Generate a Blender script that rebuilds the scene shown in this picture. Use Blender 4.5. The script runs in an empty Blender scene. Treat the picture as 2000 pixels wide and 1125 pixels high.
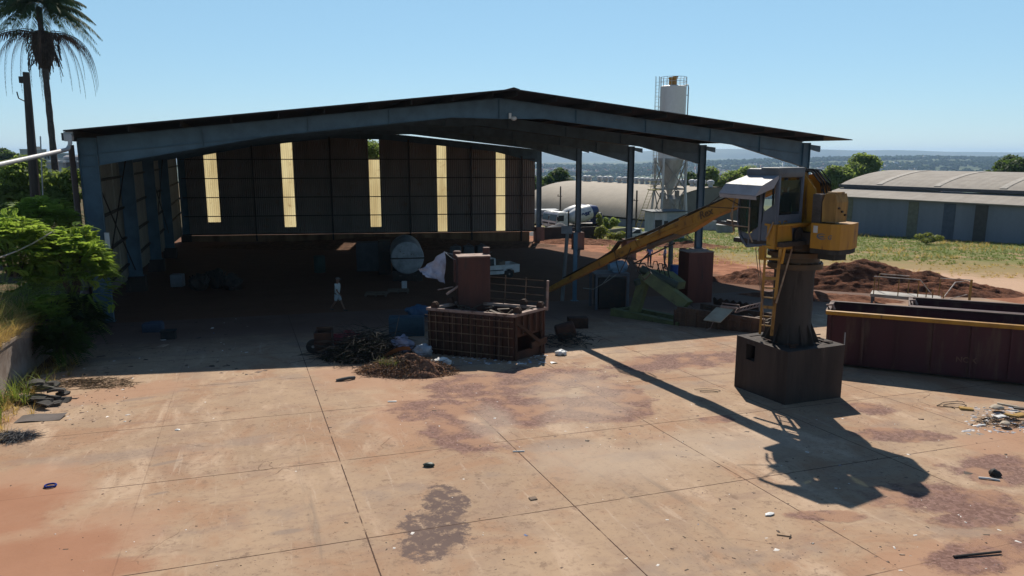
import bpy, bmesh, math, random
import numpy as np
from mathutils import Vector, Matrix, noise as mnoise

random.seed(7); rng = np.random.default_rng(11)
scene = bpy.context.scene
COL = scene.collection
R = math.radians

# ---------------------------------------------------------------- camera, sky, sun, exposure
CAM_H, FPX, PITCH = 6.3, 1431.3, 0.1807          # camera height, focal length for a 2000 px wide picture, tilt down
cam_d = bpy.data.cameras.new('camera'); cam = bpy.data.objects.new('camera', cam_d); COL.objects.link(cam)
cam_d.sensor_width = 36.0; cam_d.lens = 36.0 * FPX / 2000.0
cam_d.clip_start = 0.1; cam_d.clip_end = 60000
cam.location = (0, 0, CAM_H); cam.rotation_euler = (math.pi / 2 - PITCH, 0, 0)
scene.camera = cam

SUN = Vector((0.108, 1.09, 1.0)).normalized()   # direction towards the sun
SUN_EL = math.asin(SUN.z); SUN_AZ = math.atan2(SUN.x, SUN.y)
world = bpy.data.worlds.new('World'); scene.world = world; world.use_nodes = True
wn = world.node_tree; wn.nodes.clear()
wo = wn.nodes.new('ShaderNodeOutputWorld'); wb = wn.nodes.new('ShaderNodeBackground'); sk = wn.nodes.new('ShaderNodeTexSky')
sk.sky_type = 'NISHITA'; sk.sun_disc = False; sk.sun_elevation = SUN_EL; sk.sun_rotation = SUN_AZ
sk.altitude = 700; sk.air_density = 1.0; sk.dust_density = 0.05; sk.ozone_density = 2.6
wb.inputs['Strength'].default_value = 0.076
hs = wn.nodes.new('ShaderNodeHueSaturation'); hs.inputs['Saturation'].default_value = 1.05; hs.inputs['Hue'].default_value = .494; wn.links.new(sk.outputs[0], hs.inputs['Color']); 
wtc = wn.nodes.new('ShaderNodeTexCoord'); wsp = wn.nodes.new('ShaderNodeSeparateXYZ'); wn.links.new(wtc.outputs['Generated'], wsp.inputs[0])
wmr = wn.nodes.new('ShaderNodeMapRange'); wmr.interpolation_type = 'SMOOTHSTEP'; wn.links.new(wsp.outputs[2], wmr.inputs['Value'])
for k_, v_ in (('From Min', .16), ('From Max', .45), ('To Min', .55), ('To Max', 0)): wmr.inputs[k_].default_value = v_
wmx = wn.nodes.new('ShaderNodeMix'); wmx.data_type = 'RGBA'; wn.links.new(wmr.outputs[0], wmx.inputs[0]); wn.links.new(hs.outputs[0], wmx.inputs[6]); wmx.inputs[7].default_value = (4.1, 7.3, 9.8, 1)
wn.links.new(wmx.outputs[2], wb.inputs[0]); wn.links.new(wb.outputs[0], wo.inputs[0])
sl = bpy.data.lights.new('sun', 'SUN'); sl.energy = 5.0; sl.angle = R(0.53); sl.color = (1.0, 0.93, 0.82)
so = bpy.data.objects.new('sun', sl); COL.objects.link(so); so.rotation_euler = SUN.to_track_quat('Z', 'Y').to_euler()
so.location = (0, 0, 60)
vs = scene.view_settings; vs.view_transform = 'Standard'; vs.look = 'None'; vs.gamma = 1.0; vs.exposure = 0.3
cy = scene.cycles; cy.max_bounces = 6; cy.diffuse_bounces = 3; cy.glossy_bounces = 2; cy.transmission_bounces = 4
cy.transparent_max_bounces = 12; cy.volume_bounces = 0; cy.caustics_reflective = False; cy.caustics_refractive = False

# ---------------------------------------------------------------- the lie of the land
GX, GY = -0.0069, -0.0465                          # the yard falls gently away from the camera
def sstep(a, b, v):
    t = min(1.0, max(0.0, (v - a) / (b - a))); return t * t * (3 - 2 * t)
YAW = 0.3495                                       # the shed and the slabs are turned by this
BX, AX = Vector((math.cos(YAW), math.sin(YAW), 0)), Vector((-math.sin(YAW), math.cos(YAW), 0))
PL = BX * -6.016 + AX * 37.91                      # front left column of the shed
def plane(x, y): return GX * x + GY * y
def shed_xy(x, y): d = Vector((x, y, 0)) - PL; return d.dot(BX), d.dot(AX)
def from_shed(x, y): p = PL + BX * x + AX * y; return p.x, p.y
def gz(x, y):
    xc = max(-160, min(160, x))
    z = plane(xc, min(y, 135.0))
    z -= 0.55 * sstep(38.6, 41.5, shed_xy(x, y)[0]) * sstep(6, 20, shed_xy(x, y)[1]) * (1 - sstep(60, 75, y)) * 0.4
    if y > 135:
        z += -66 * sstep(135, 900, y)
        z += (18 + 40 * sstep(300, 1800, x)) * sstep(1500, 3600, y) - 25 * sstep(4200, 6000, y)
        z += 6.0 * sstep(300, 900, y) * mnoise.noise(Vector((x * .0016, y * .0016, 3)))
        z += 5 * sstep(2600, 3400, y) * mnoise.noise(Vector((x * .004, y * .001, 9)))
    return z
FW = Vector((0, math.cos(PITCH), -math.sin(PITCH))); UP = Vector((0, math.sin(PITCH), math.cos(PITCH)))
def ray(px, py): return FW + Vector((1, 0, 0)) * ((px - 1000) / FPX) - UP * ((py - 562.5) / FPX)
def spot(px, py):                                  # the yard point seen there in the photograph
    d = ray(px, py); t = -CAM_H / (d.z - GX * d.x - GY * d.y); return Vector((0, 0, CAM_H)) + d * t
def at(px, py, Y):                                 # the point seen there at a known distance
    d = ray(px, py); return Vector((0, 0, CAM_H)) + d * (Y / d.y)

# ---------------------------------------------------------------- helpers
def link(o): COL.objects.link(o); return o
def tag(o, label=None, cat=None, group=None, kind=None):
    if label: o['label'] = label
    if cat: o['category'] = cat
    if group: o['group'] = group
    if kind: o['kind'] = kind
    return o
def thing(name, label, cat, loc=(0, 0, 0), rz=0.0, group=None):
    o = bpy.data.objects.new(name, None); o.empty_display_size = 0.3; link(o)
    o.location = loc; o.rotation_euler = (0, 0, rz)
    return tag(o, label, cat, group)
def copy_tree(o, parent=None):
    c = o.copy(); link(c)
    if parent: c.parent = parent
    for ch in list(o.children): copy_tree(ch, c)
    return c

class MB:
    def __init__(s): s.bm = bmesh.new()
    def box(s, c, size, rot=None, bev=0.0, taper=1.0):
        b = bmesh.new(); bmesh.ops.create_cube(b, size=1.0)
        for v in b.verts:
            k = taper if v.co.z > 0 else 1.0
            v.co = Vector((v.co.x * size[0] * k, v.co.y * size[1] * k, v.co.z * size[2]))
        if bev: bmesh.ops.bevel(b, geom=b.edges[:], offset=bev, segments=2, affect='EDGES', profile=0.6)
        m = Matrix.Translation(Vector(c))
        if rot is not None: m = m @ (Matrix.Rotation(rot, 4, 'Z') if isinstance(rot, (int, float)) else rot.to_4x4())
        s._merge(b, m); return s
    def _merge(s, b, m=None):
        if m is not None: bmesh.ops.transform(b, matrix=m, verts=b.verts[:])
        me = bpy.data.meshes.new('t'); b.to_mesh(me); b.free(); s.bm.from_mesh(me); bpy.data.meshes.remove(me)
    def bar(s, p0, p1, w, h=None, bev=0.0):
        p0, p1 = Vector(p0), Vector(p1); d = p1 - p0; L = d.length
        if L < 1e-6: return s
        q = d.to_track_quat('Y', 'Z')
        return s.box((p0 + p1) / 2, (w, L, h or w), q.to_matrix(), bev)
    def path(s, pts, r, n=6, r1=None, cap=True):
        pts = [Vector(p) for p in pts]; N = len(pts); rings = []
        for i, p in enumerate(pts):
            d = (pts[min(i + 1, N - 1)] - pts[max(i - 1, 0)]).normalized()
            a = Vector((0, 0, 1)) if abs(d.z) < .9 else Vector((1, 0, 0))
            u = d.cross(a).normalized(); v = d.cross(u)
            rr = r if r1 is None else r + (r1 - r) * i / max(1, N - 1)
            if isinstance(r, (list, tuple)): rr = r[i]
            rings.append([s.bm.verts.new(p + u * rr * math.cos(k * 2 * math.pi / n) + v * rr * math.sin(k * 2 * math.pi / n)) for k in range(n)])
        for A, B in zip(rings, rings[1:]):
            for k in range(n): s.bm.faces.new((A[k], A[(k + 1) % n], B[(k + 1) % n], B[k]))
        if cap: s.bm.faces.new(rings[0][::-1]); s.bm.faces.new(rings[-1])
        return s
    def tube(s, p0, p1, r, r1=None, n=12, cap=True): return s.path([p0, p1], r, n, r1, cap)
    def lathe(s, prof, c=(0, 0, 0), n=20, mat=None):
        rings = []; c = Vector(c)
        for r, z in prof:
            rings.append([s.bm.verts.new((mat @ Vector((r * math.cos(k * 2 * math.pi / n), r * math.sin(k * 2 * math.pi / n), z)) if mat else Vector((r * math.cos(k * 2 * math.pi / n), r * math.sin(k * 2 * math.pi / n), z))) + c) for k in range(n)])
        for A, B in zip(rings, rings[1:]):
            for k in range(n): s.bm.faces.new((A[k], A[(k + 1) % n], B[(k + 1) % n], B[k]))
        s.bm.faces.new(rings[0][::-1]); s.bm.faces.new(rings[-1]); return s
    def prism(s, poly, ext):
        ext = Vector(ext); A = [s.bm.verts.new(Vector(p)) for p in poly]; B = [s.bm.verts.new(Vector(p) + ext) for p in poly]
        n = len(A); s.bm.faces.new(A[::-1]); s.bm.faces.new(B)
        for k in range(n): s.bm.faces.new((A[k], A[(k + 1) % n], B[(k + 1) % n], B[k]))
        return s
    def face(s, pts): s.bm.faces.new([s.bm.verts.new(Vector(p)) for p in pts]); return s
    def blob(s, c, rad, amp=.25, sub=2, freq=1.2, seed=0.0, flat=None):
        b = bmesh.new(); bmesh.ops.create_icosphere(b, subdivisions=sub, radius=1.0)
        for v in b.verts:
            k = 1 + amp * mnoise.noise(v.co * freq + Vector((seed, seed * 1.7, -seed)))
            v.co = Vector((v.co.x * rad[0] * k, v.co.y * rad[1] * k, v.co.z * rad[2] * k))
            if flat is not None: v.co.z = max(v.co.z, flat)
        s._merge(b, Matrix.Translation(Vector(c))); return s
    def grid(s, nx, ny, fn):
        V = [[s.bm.verts.new(Vector(fn(i / nx, j / ny))) for j in range(ny + 1)] for i in range(nx + 1)]
        for i in range(nx):
            for j in range(ny): s.bm.faces.new((V[i][j], V[i + 1][j], V[i + 1][j + 1], V[i][j + 1]))
        return s
    def build(s, name, mat, parent=None, loc=None, rz=0.0, angle=35):
        bmesh.ops.recalc_face_normals(s.bm, faces=s.bm.faces[:])
        me = bpy.data.meshes.new(name); s.bm.to_mesh(me); s.bm.free()
        me.materials.append(mat)
        if angle:
            me.polygons.foreach_set('use_smooth', [True] * len(me.polygons)); me.set_sharp_from_angle(angle=R(angle))
        o = bpy.data.objects.new(name, me); link(o)
        if parent: o.parent = parent
        if loc is not None: o.location = loc; o.rotation_euler = (0, 0, rz)
        return o

def raw_mesh(name, verts, faces, mat, parent=None, tint=None, smooth=False, loc=None):
    me = bpy.data.meshes.new(name); verts = np.asarray(verts, np.float32); faces = np.asarray(faces, np.int32)
    nf, k = faces.shape
    me.vertices.add(len(verts)); me.vertices.foreach_set('co', verts.ravel())
    me.loops.add(nf * k); me.loops.foreach_set('vertex_index', faces.ravel())
    me.polygons.add(nf); me.polygons.foreach_set('loop_start', np.arange(0, nf * k, k, dtype=np.int32))
    if smooth: me.polygons.foreach_set('use_smooth', np.ones(nf, bool))
    if tint is not None:
        at_ = me.attributes.new('tint', 'FLOAT', 'FACE'); at_.data.foreach_set('value', np.asarray(tint, np.float32))
    me.update(calc_edges=True); me.validate(); me.materials.append(mat)
    o = bpy.data.objects.new(name, me); link(o)
    if parent: o.parent = parent
    if loc is not None: o.location = loc
    return o

# ---------------------------------------------------------------- materials
class NT:
    def __init__(s, name):
        s.m = bpy.data.materials.new(name); s.m.use_nodes = True; s.t = s.m.node_tree; s.t.nodes.clear()
        s.out = s.n('ShaderNodeOutputMaterial'); s.co = s.n('ShaderNodeTexCoord').outputs['Object']
    def n(s, t): return s.t.nodes.new(t)
    def l(s, a, b): s.t.links.new(a, b)
    def val(s, sock, v):
        if hasattr(v, 'is_output'): s.l(v, sock)
        else: sock.default_value = v if not isinstance(v, tuple) or len(v) == 4 or sock.type != 'RGBA' else (*v, 1)
    def noise(s, scale, detail=4, rough=.55, co=None, dist=0.0, stretch=None):
        q = s.n('ShaderNodeTexNoise'); q.inputs['Scale'].default_value = scale; q.inputs['Detail'].default_value = detail
        q.inputs['Roughness'].default_value = rough; q.inputs['Distortion'].default_value = dist
        c = co or s.co
        if stretch:
            mp = s.n('ShaderNodeMapping'); s.l(c, mp.inputs[0]); mp.inputs['Scale'].default_value = stretch; c = mp.outputs[0]
        s.l(c, q.inputs['Vector']); return q.outputs['Fac']
    def ramp(s, f, a, b, inv=False):
        q = s.n('ShaderNodeMapRange'); q.interpolation_type = 'SMOOTHSTEP'
        s.l(f, q.inputs['Value']); q.inputs['From Min'].default_value = a; q.inputs['From Max'].default_value = b
        if inv: q.inputs['To Min'].default_value = 1; q.inputs['To Max'].default_value = 0
        return q.outputs[0]
    def math(s, op, a, b=None):
        q = s.n('ShaderNodeMath'); q.operation = op; s.val(q.inputs[0], a)
        if b is not None: s.val(q.inputs[1], b)
        return q.outputs[0]
    def mix(s, f, a, b, mode='MIX'):
        q = s.n('ShaderNodeMix'); q.data_type = 'RGBA'; q.blend_type = mode
        s.val(q.inputs[0], f); s.val(q.inputs[6], a); s.val(q.inputs[7], b); return q.outputs[2]
    def bsdf(s, col, rough=.7, metal=0.0, bump=None, bstr=.3, bdist=.02, spec=.3):
        q = s.n('ShaderNodeBsdfPrincipled'); s.val(q.inputs['Base Color'], col); s.val(q.inputs['Roughness'], rough)
        q.inputs['Metallic'].default_value = metal; q.inputs['Specular IOR Level'].default_value = spec
        if bump is not None:
            b = s.n('ShaderNodeBump'); b.inputs['Strength'].default_value = bstr; b.inputs['Distance'].default_value = bdist
            s.l(bump, b.inputs['Height']); s.l(b.outputs[0], q.inputs['Normal'])
        s.q = q; return q.outputs[0]
    def done(s, sh): s.l(sh, s.out.inputs['Surface']); return s.m

_mats = {}
def M(name, col, rough=.65, metal=0.0, col2=None, scale=2.0, lo=.35, hi=.7, rust=None, rlo=.58, rhi=.68, rscale=3.0, bump=.15, bscale=25, streak=False, spec=.3):
    if name in _mats: return _mats[name]
    t = NT(name); st = (1.6, 1.6, .25) if streak else None
    c2 = col2 or tuple(v * .72 for v in col)
    c = t.mix(t.ramp(t.noise(scale, 5, .6, stretch=st), lo, hi), (*col, 1), (*c2, 1))
    if rust: c = t.mix(t.ramp(t.noise(rscale, 6, .65, stretch=st), rlo, rhi), c, (*rust, 1))
    fine = t.noise(scale * 9, 3)
    c = t.mix(.28, c, t.mix(fine, (.35, .35, .35, 1), (1, 1, 1, 1)), 'MULTIPLY')
    sh = t.bsdf(c, t.math('ADD', t.math('MULTIPLY', fine, .25), rough - .12), metal, t.noise(bscale, 3) if bump else None, bump, .02, spec)
    _mats[name] = t.done(sh); return _mats[name]
def leafmat(name, dark, light, trans=.35, rough=.65, spec=.18):
    t = NT(name); a = t.n('ShaderNodeAttribute'); a.attribute_name = 'tint'
    c = t.mix(a.outputs['Fac'], (*dark, 1), (*light, 1))
    d = t.bsdf(c, rough, 0, spec=spec)
    tr = t.n('ShaderNodeBsdfTranslucent'); t.l(t.mix(.5, c, (light[0] * 1.5, light[1] * 1.5, light[2] * .7, 1)), tr.inputs[0])
    mx = t.n('ShaderNodeMixShader'); mx.inputs[0].default_value = trans; t.l(d, mx.inputs[1]); t.l(tr.outputs[0], mx.inputs[2])
    return t.done(mx.outputs[0])
def corrugated(name, col, col2, pitch=.25, axis=0, rough=.6, trans=0.0, metal=0.0, depth=.03, dirt=None, profile=.5):
    t = NT(name); sp = t.n('ShaderNodeSeparateXYZ'); t.l(t.co, sp.inputs[0])
    w = t.math('SINE', t.math('MULTIPLY', sp.outputs[axis], 2 * math.pi / pitch))
    c = t.mix(t.ramp(t.noise(.6, 5, .6, stretch=(1, 1, .2)), .3, .75), (*col, 1), (*col2, 1))
    if dirt: c = t.mix(t.ramp(t.noise(1.3, 6, .7), .55, .75), c, (*dirt, 1))
    c = t.mix(.35, c, t.mix(t.math('ADD', t.math('MULTIPLY', w, .5), .5), (.55, .55, .55, 1), (1, 1, 1, 1)), 'MULTIPLY') if profile and trans else c
    sh = t.bsdf(c, rough, metal, w, .8, depth)
    if trans:
        tr = t.n('ShaderNodeBsdfTranslucent'); t.l(c, tr.inputs[0]); mx = t.n('ShaderNodeMixShader'); mx.inputs[0].default_value = trans
        t.l(sh, mx.inputs[1]); t.l(tr.outputs[0], mx.inputs[2]); sh = mx.outputs[0]
    return t.done(sh)
def glassmat(name, col=(.02, .03, .03), alpha=.55):
    t = NT(name); sh = t.bsdf((*col, 1), .08, 0, spec=.6); tr = t.n('ShaderNodeBsdfTransparent'); tr.inputs[0].default_value = (.55, .7, .65, 1)
    mx = t.n('ShaderNodeMixShader'); mx.inputs[0].default_value = alpha; t.l(tr.outputs[0], mx.inputs[1]); t.l(sh, mx.inputs[2]); return t.done(mx.outputs[0])

STEEL_BLUE = M('blue_grey_paint', (.085, .16, .22), .55, .0, (.06, .115, .16), 1.2, rust=(.09, .06, .045), rlo=.68, rhi=.8, spec=.4)
GALV = M('galvanised', (.10, .10, .10), .5, .3, (.05, .045, .04), 1.5)
DARKSTEEL = M('dark_steel', (.035, .032, .03), .6, .2, (.06, .04, .03), 3)
RUSTRED = M('rust_red_paint', (.085, .034, .022), .7, 0, (.05, .024, .017), 1.8, rust=(.03, .02, .016), rlo=.6, rhi=.75, streak=True)
RUST = M('rust_brown', (.075, .036, .022), .8, 0, (.035, .02, .015), 3)
YELLOW = M('machine_yellow', (.42, .205, .022), .55, 0, (.31, .145, .022), 1.5, rust=(.10, .05, .022), rlo=.56, rhi=.72, streak=True)
YELLOWOLD = M('faded_yellow', (.36, .21, .06), .7, 0, (.20, .11, .035), 2.2, rust=(.07, .035, .02), rlo=.55, rhi=.68, streak=True)
CABGREY = M('cab_grey', (.10, .118, .155), .5, 0, (.07, .083, .11), 1.5, spec=.4)
WHITE = M('white_paint', (.72, .72, .70), .45, 0, (.55, .54, .52), 2)
PALE = M('pale_grey_paint', (.55, .56, .57), .55, 0, (.40, .40, .40), 1.2, streak=True)
BLACKRUB = M('black_rubber', (.02, .02, .021), .75, 0, (.04, .036, .032), 4)
CONC = M('old_concrete', (.30, .25, .215), .9, 0, (.18, .13, .10), 1.1, bump=.35, bscale=14)
CONCDARK = M('stained_concrete', (.058, .042, .035), .85, 0, (.03, .023, .02), 1.1, rust=(.10, .075, .06), rlo=.6, rhi=.75, streak=True, bump=.3, bscale=14)
WOOD = M('grey_wood', (.19, .14, .10), .85, 0, (.10, .07, .05), 2.0, streak=True)
POLEWOOD = M('pole_wood', (.085, .068, .058), .9, 0, (.05, .04, .034), 2.0, streak=True)
BLUEPL = M('blue_plastic', (.02, .06, .25), .5, 0, (.015, .04, .16), 2)
GREENPT = M('dull_green_paint', (.14, .15, .06), .65, 0, (.09, .095, .045), 1.6, rust=(.06, .035, .02), rlo=.6, rhi=.75)
TARP = M('white_fabric', (.48, .46, .53), .9, 0, (.30, .27, .30), 2.5)
GLASS = glassmat('tinted_glass')
DARKGLASS = M('dark_glass', (.012, .015, .018), .35, 0, (.016, .02, .025), 1, bump=0, spec=.35)

# ---------------------------------------------------------------- terrain, yard, far hills
def ground_mat():
    t = NT('earth'); sp = t.n('ShaderNodeSeparateXYZ'); t.l(t.co, sp.inputs[0]); X, Y = sp.outputs[0], sp.outputs[1]
    n1 = t.noise(.09, 6, .6); n2 = t.noise(.7, 6, .65); n3 = t.noise(6, 4)
    red = t.mix(t.ramp(n2, .35, .65), (.19, .07, .035, 1), (.34, .155, .085, 1))
    sand = t.mix(n3, (.40, .25, .165, 1), (.52, .36, .25, 1))
    grass = t.mix(t.ramp(n2, .35, .7), (.10, .13, .03, 1), (.21, .20, .07, 1))
    grass = t.mix(t.ramp(t.noise(.35, 5, .6), .50, .64), grass, (.30, .20, .11, 1))
    # grass field away from the yard, measured along the direction of the shed
    d = t.math('ADD', t.math('MULTIPLY', Y, .93), t.math('MULTIPLY', X, .36))
    d = t.math('ADD', d, t.math('MULTIPLY', t.math('SUBTRACT', n1, .5), 16)); d = t.math('ADD', d, t.math('MULTIPLY', t.math('SUBTRACT', n2, .5), 7))
    grass = t.mix(t.ramp(d, 68, 84), t.mix(n2, (.29, .185, .10, 1), (.24, .20, .08, 1)), grass)
    road = t.math('MULTIPLY', t.ramp(d, 53, 56), t.ramp(d, 63, 68, True))
    c = t.mix(t.ramp(d, 58, 66), red, grass); c = t.mix(road, c, sand)
    lx = t.math('ADD', t.math('MULTIPLY', t.math('ADD', X, 18.63), .9395), t.math('MULTIPLY', t.math('SUBTRACT', Y, 33.56), .3424))
    lx = t.math('ADD', lx, t.math('MULTIPLY', t.math('SUBTRACT', n2, .5), 8))
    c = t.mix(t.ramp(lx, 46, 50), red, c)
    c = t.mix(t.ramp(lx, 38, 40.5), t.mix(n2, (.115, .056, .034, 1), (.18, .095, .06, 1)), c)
    far = t.ramp(Y, 128, 170); farc = t.mix(t.ramp(t.noise(.004, 7, .65), .42, .6), (.045, .07, .03, 1), (.13, .14, .06, 1))
    farc = t.mix(t.ramp(t.noise(.0025, 5, .6), .6, .66), farc, (.26, .19, .12, 1))
    c = t.mix(far, c, farc)
    return t.done(t.bsdf(c, .95, 0, t.math('ADD', n2, t.math('MULTIPLY', n3, .4)), .7, .12, .1))
def axis_pts(parts):
    r = []
    for a, b, n in parts: r += [a + (b - a) * i / n for i in range(n)]
    return r + [parts[-1][1]]
xs = axis_pts([(-9000, -1000, 16), (-1000, -200, 10), (-200, -40, 16), (-40, 60, 50), (60, 200, 20), (200, 1000, 10), (1000, 9000, 20)])
ys = axis_pts([(-40, 0, 8), (0, 110, 60), (110, 200, 20), (200, 1000, 24), (1000, 4500, 44), (4500, 11000, 14)])
tv = [(x, y, gz(x, y)) for x in xs for y in ys]; ny = len(ys)
tf = [(i * ny + j, (i + 1) * ny + j, (i + 1) * ny + j + 1, i * ny + j + 1) for i in range(len(xs) - 1) for j in range(ny - 1)]
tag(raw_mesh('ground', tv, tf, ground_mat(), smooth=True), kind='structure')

GO = BX * -.128 + AX * 17.42; GO = Vector((BX.x * -0 - .128, 17.42, 0))     # a crossing of the slab joints
def to_yard(p): d = Vector(p) - GO; return d.dot(BX), d.dot(AX)
def yard_mat():
    t = NT('yard_concrete'); sp = t.n('ShaderNodeSeparateXYZ'); t.l(t.co, sp.inputs[0]); X, Y = sp.outputs[0], sp.outputs[1]
    big = t.noise(.16, 6, .6); mid = t.noise(.8, 7, .65); fine = t.noise(7, 6, .7); grit = t.noise(38, 3, .7)
    streak = t.noise(.9, 6, .65, stretch=(1, .35, 1), dist=.6)
    c = t.mix(t.ramp(big, .3, .7), (.405, .284, .188, 1), (.325, .224, .148, 1))
    c = t.mix(t.ramp(mid, .45, .7), c, (.31, .215, .15, 1))
    c = t.mix(t.math('MULTIPLY', t.ramp(t.noise(.33, 8, .66, dist=.8), .44, .64), .65), c, (.31, .165, .095, 1))
    c = t.mix(t.ramp(streak, .52, .72), c, (.46, .33, .23, 1))
    drag = t.noise(1.2, 8, .72, stretch=(.35, 1.5, 1), dist=.4); c = t.mix(t.math('MULTIPLY', t.ramp(drag, .54, .66), .55), c, (.27, .18, .13, 1))
    scuff = t.noise(2.2, 7, .7, stretch=(2.6, .22, 1), dist=.9); c = t.mix(t.math('MULTIPLY', t.ramp(scuff, .58, .68), .45), c, (.48, .37, .28, 1))
    c = t.mix(t.math('MULTIPLY', t.ramp(fine, .5, .72), .6), c, (.215, .14, .095, 1))
    c = t.mix(t.math('MULTIPLY', t.ramp(t.noise(2.6, 7, .7), .57, .68), .7), c, (.205, .135, .095, 1))
    c = t.mix(t.math('MULTIPLY', t.ramp(t.noise(14, 5, .75), .58, .68), t.math('MULTIPLY', t.ramp(big, .35, .6), .75)), c, (.15, .10, .072, 1))
    wv = t.n('ShaderNodeTexVoronoi'); wv.feature = 'F1'; wv.inputs['Scale'].default_value = 3.2; t.l(t.co, wv.inputs['Vector'])
    c = t.mix(t.math('MULTIPLY', t.ramp(wv.outputs['Distance'], .02, .04, True), t.ramp(mid, .55, .62)), c, (.10, .065, .05, 1))
    wv2 = t.n('ShaderNodeTexVoronoi'); wv2.feature = 'F1'; wv2.inputs['Scale'].default_value = 9; t.l(t.co, wv2.inputs['Vector'])
    c = t.mix(t.math('MULTIPLY', t.ramp(wv2.outputs['Distance'], .06, .12, True), t.ramp(t.noise(.5, 4), .5, .62)), c, (.12, .075, .055, 1))
    # tyre tracks: faint arcs
    tr = t.n('ShaderNodeTexWave'); tr.wave_type = 'RINGS'; tr.inputs['Scale'].default_value = .06; tr.inputs['Distortion'].default_value = 4; tr.inputs['Detail'].default_value = 3
    t.l(t.co, tr.inputs['Vector']); c = t.mix(t.math('MULTIPLY', t.ramp(tr.outputs['Fac'], .93, .99), t.math('MULTIPLY', t.ramp(mid, .4, .6), .35)), c, (.24, .19, .16, 1))
    def patch(lst, soft, nz, amp):
        acc = None
        for px, py, rx, ry, ang in lst:
            lx, ly = to_yard(spot(px, py)); mp = t.n('ShaderNodeMapping'); mp.vector_type = 'TEXTURE'
            mp.inputs['Location'].default_value = (lx, ly, 0); mp.inputs['Rotation'].default_value = (0, 0, ang); mp.inputs['Scale'].default_value = (rx, ry, 50)
            t.l(t.co, mp.inputs[0]); q = t.n('ShaderNodeVectorMath'); q.operation = 'LENGTH'; t.l(mp.outputs[0], q.inputs[0])
            v = q.outputs['Value']; acc = v if acc is None else t.math('MINIMUM', acc, v)
        acc = t.math('ADD', acc, t.math('MULTIPLY', t.math('SUBTRACT', nz, .5), amp))
        return t.ramp(acc, 1 - soft, 1 + soft, True)
    orange = patch([(60, 1075, 2.2, 1.2, .2), (-10, 960, 2.0, 1.5, 0), (740, 730, 2.2, 1.8, 0), (260, 765, 1.6, 1.0, .3), (1870, 1110, 1.6, .8, 0), (880, 800, 2.2, 2.6, 0), (1990, 860, 2, .8, 0)], .35, t.noise(.7, 7, .68), 2.0)
    c = t.mix(t.math('MULTIPLY', orange, .7), c, t.mix(mid, (.31, .165, .10, 1), (.42, .255, .165, 1)))
    soil = patch([(20, 1105, 1.7, 1.0, .2), (-60, 1010, 1.6, 1.4, 0), (150, 1125, 1.4, .5, 0)], .3, t.noise(.9, 7, .68), 1.4); c = t.mix(t.math('MULTIPLY', soil, .85), c, t.mix(mid, (.25, .115, .065, 1), (.38, .19, .115, 1)))
    gn = t.math('ADD', t.math('MULTIPLY', t.noise(1.3, 8, .7), .7), t.math('MULTIPLY', drag, .3)); gravel = patch([(1020, 745, 3.2, 1.7, .1), (900, 850, .95, 1.5, .2), (860, 800, 1.5, 1.0, -.3), (1120, 800, 2.0, 1.3, -.4), (1000, 800, 1.4, 1.6, 0), (1200, 770, 1.0, 1.5, 0),
                    (1330, 705, 3.0, 1.2, .1), (1620, 1008, .75, .26, -.35), (1760, 850, 1.3, .55, -.3), (1850, 975, 1.4, .8, -.3), (1960, 920, 1.3, .9, 0), (1900, 1015, .9, .35, -.2),
                    (1700, 800, .8, .6, 0), (1960, 1075, 1.6, .5, 0), (1400, 820, .5, .3, 0)], .16, gn, 2.6)
    wg = t.n('ShaderNodeTexVoronoi'); wg.inputs['Scale'].default_value = 16; t.l(t.co, wg.inputs['Vector'])
    gcol = t.mix(t.ramp(wg.outputs['Color'], .2, .9), (.125, .065, .056, 1), (.235, .135, .115, 1))
    gcol = t.mix(t.ramp(grit, .66, .74), gcol, (.62, .55, .52, 1)); gcol = t.mix(t.ramp(t.noise(1.1, 5), .45, .62), gcol, (.32, .18, .115, 1))
    c = t.mix(t.math('MULTIPLY', gravel, .85), c, gcol)
    stain = patch([(870, 985, .42, .95, -.1), (850, 1035, .62, .85, .1), (835, 1068, .5, .55, 0), (893, 975, .2, .4, .3)], .10, t.noise(2.6, 9, .8), 2.1)
    c = t.mix(t.math('MULTIPLY', stain, t.ramp(t.noise(5, 6, .75), .34, .5)), c, t.mix(mid, (.095, .065, .058, 1), (.16, .11, .092, 1)))
    grey = patch([(325, 905, .34, .09, .35), (310, 965, .2, .06, .2), (560, 1040, .3, .1, 0), (1090, 870, .9, .4, 0), (270, 780, .5, .15, .2)], .3, fine, 1.2)
    c = t.mix(t.math('MULTIPLY', grey, .5), c, (.21, .165, .14, 1))
    def track(p, q, w):
        a_, b_ = to_yard(spot(*p)), to_yard(spot(*q)); m_ = ((p[0] + q[0]) / 2, (p[1] + q[1]) / 2)
        return (m_[0], m_[1], math.hypot(b_[0] - a_[0], b_[1] - a_[1]) / 2, w, math.atan2(b_[1] - a_[1], b_[0] - a_[0]))
    trk = patch([track((1240, 925), (1370, 1000), .10), track((1340, 985), (1480, 1120), .11), track((1200, 950), (1320, 1020), .09), track((1300, 1010), (1420, 1125), .10), track((560, 830), (640, 1120), .09), track((950, 790), (1010, 850), .10), track((905, 790), (985, 860), .09), track((1040, 880), (1250, 960), .10)], .5, fine, .9)
    c = t.mix(t.math('MULTIPLY', trk, t.math('MULTIPLY', t.ramp(scuff, .4, .6), .5)), c, (.20, .15, .115, 1))
    light = patch([(1120, 760, 1.4, 2.2, -.6), (1150, 790, 1.1, 2.4, -.6), (1180, 900, 1.6, 1.2, -.6), (1400, 870, 2.2, 1, 0), (960, 830, .6, 1.5, -.2)], .5, mid, 1.6)
    c = t.mix(t.math('MULTIPLY', light, .4), c, (.44, .35, .27, 1))
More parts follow.
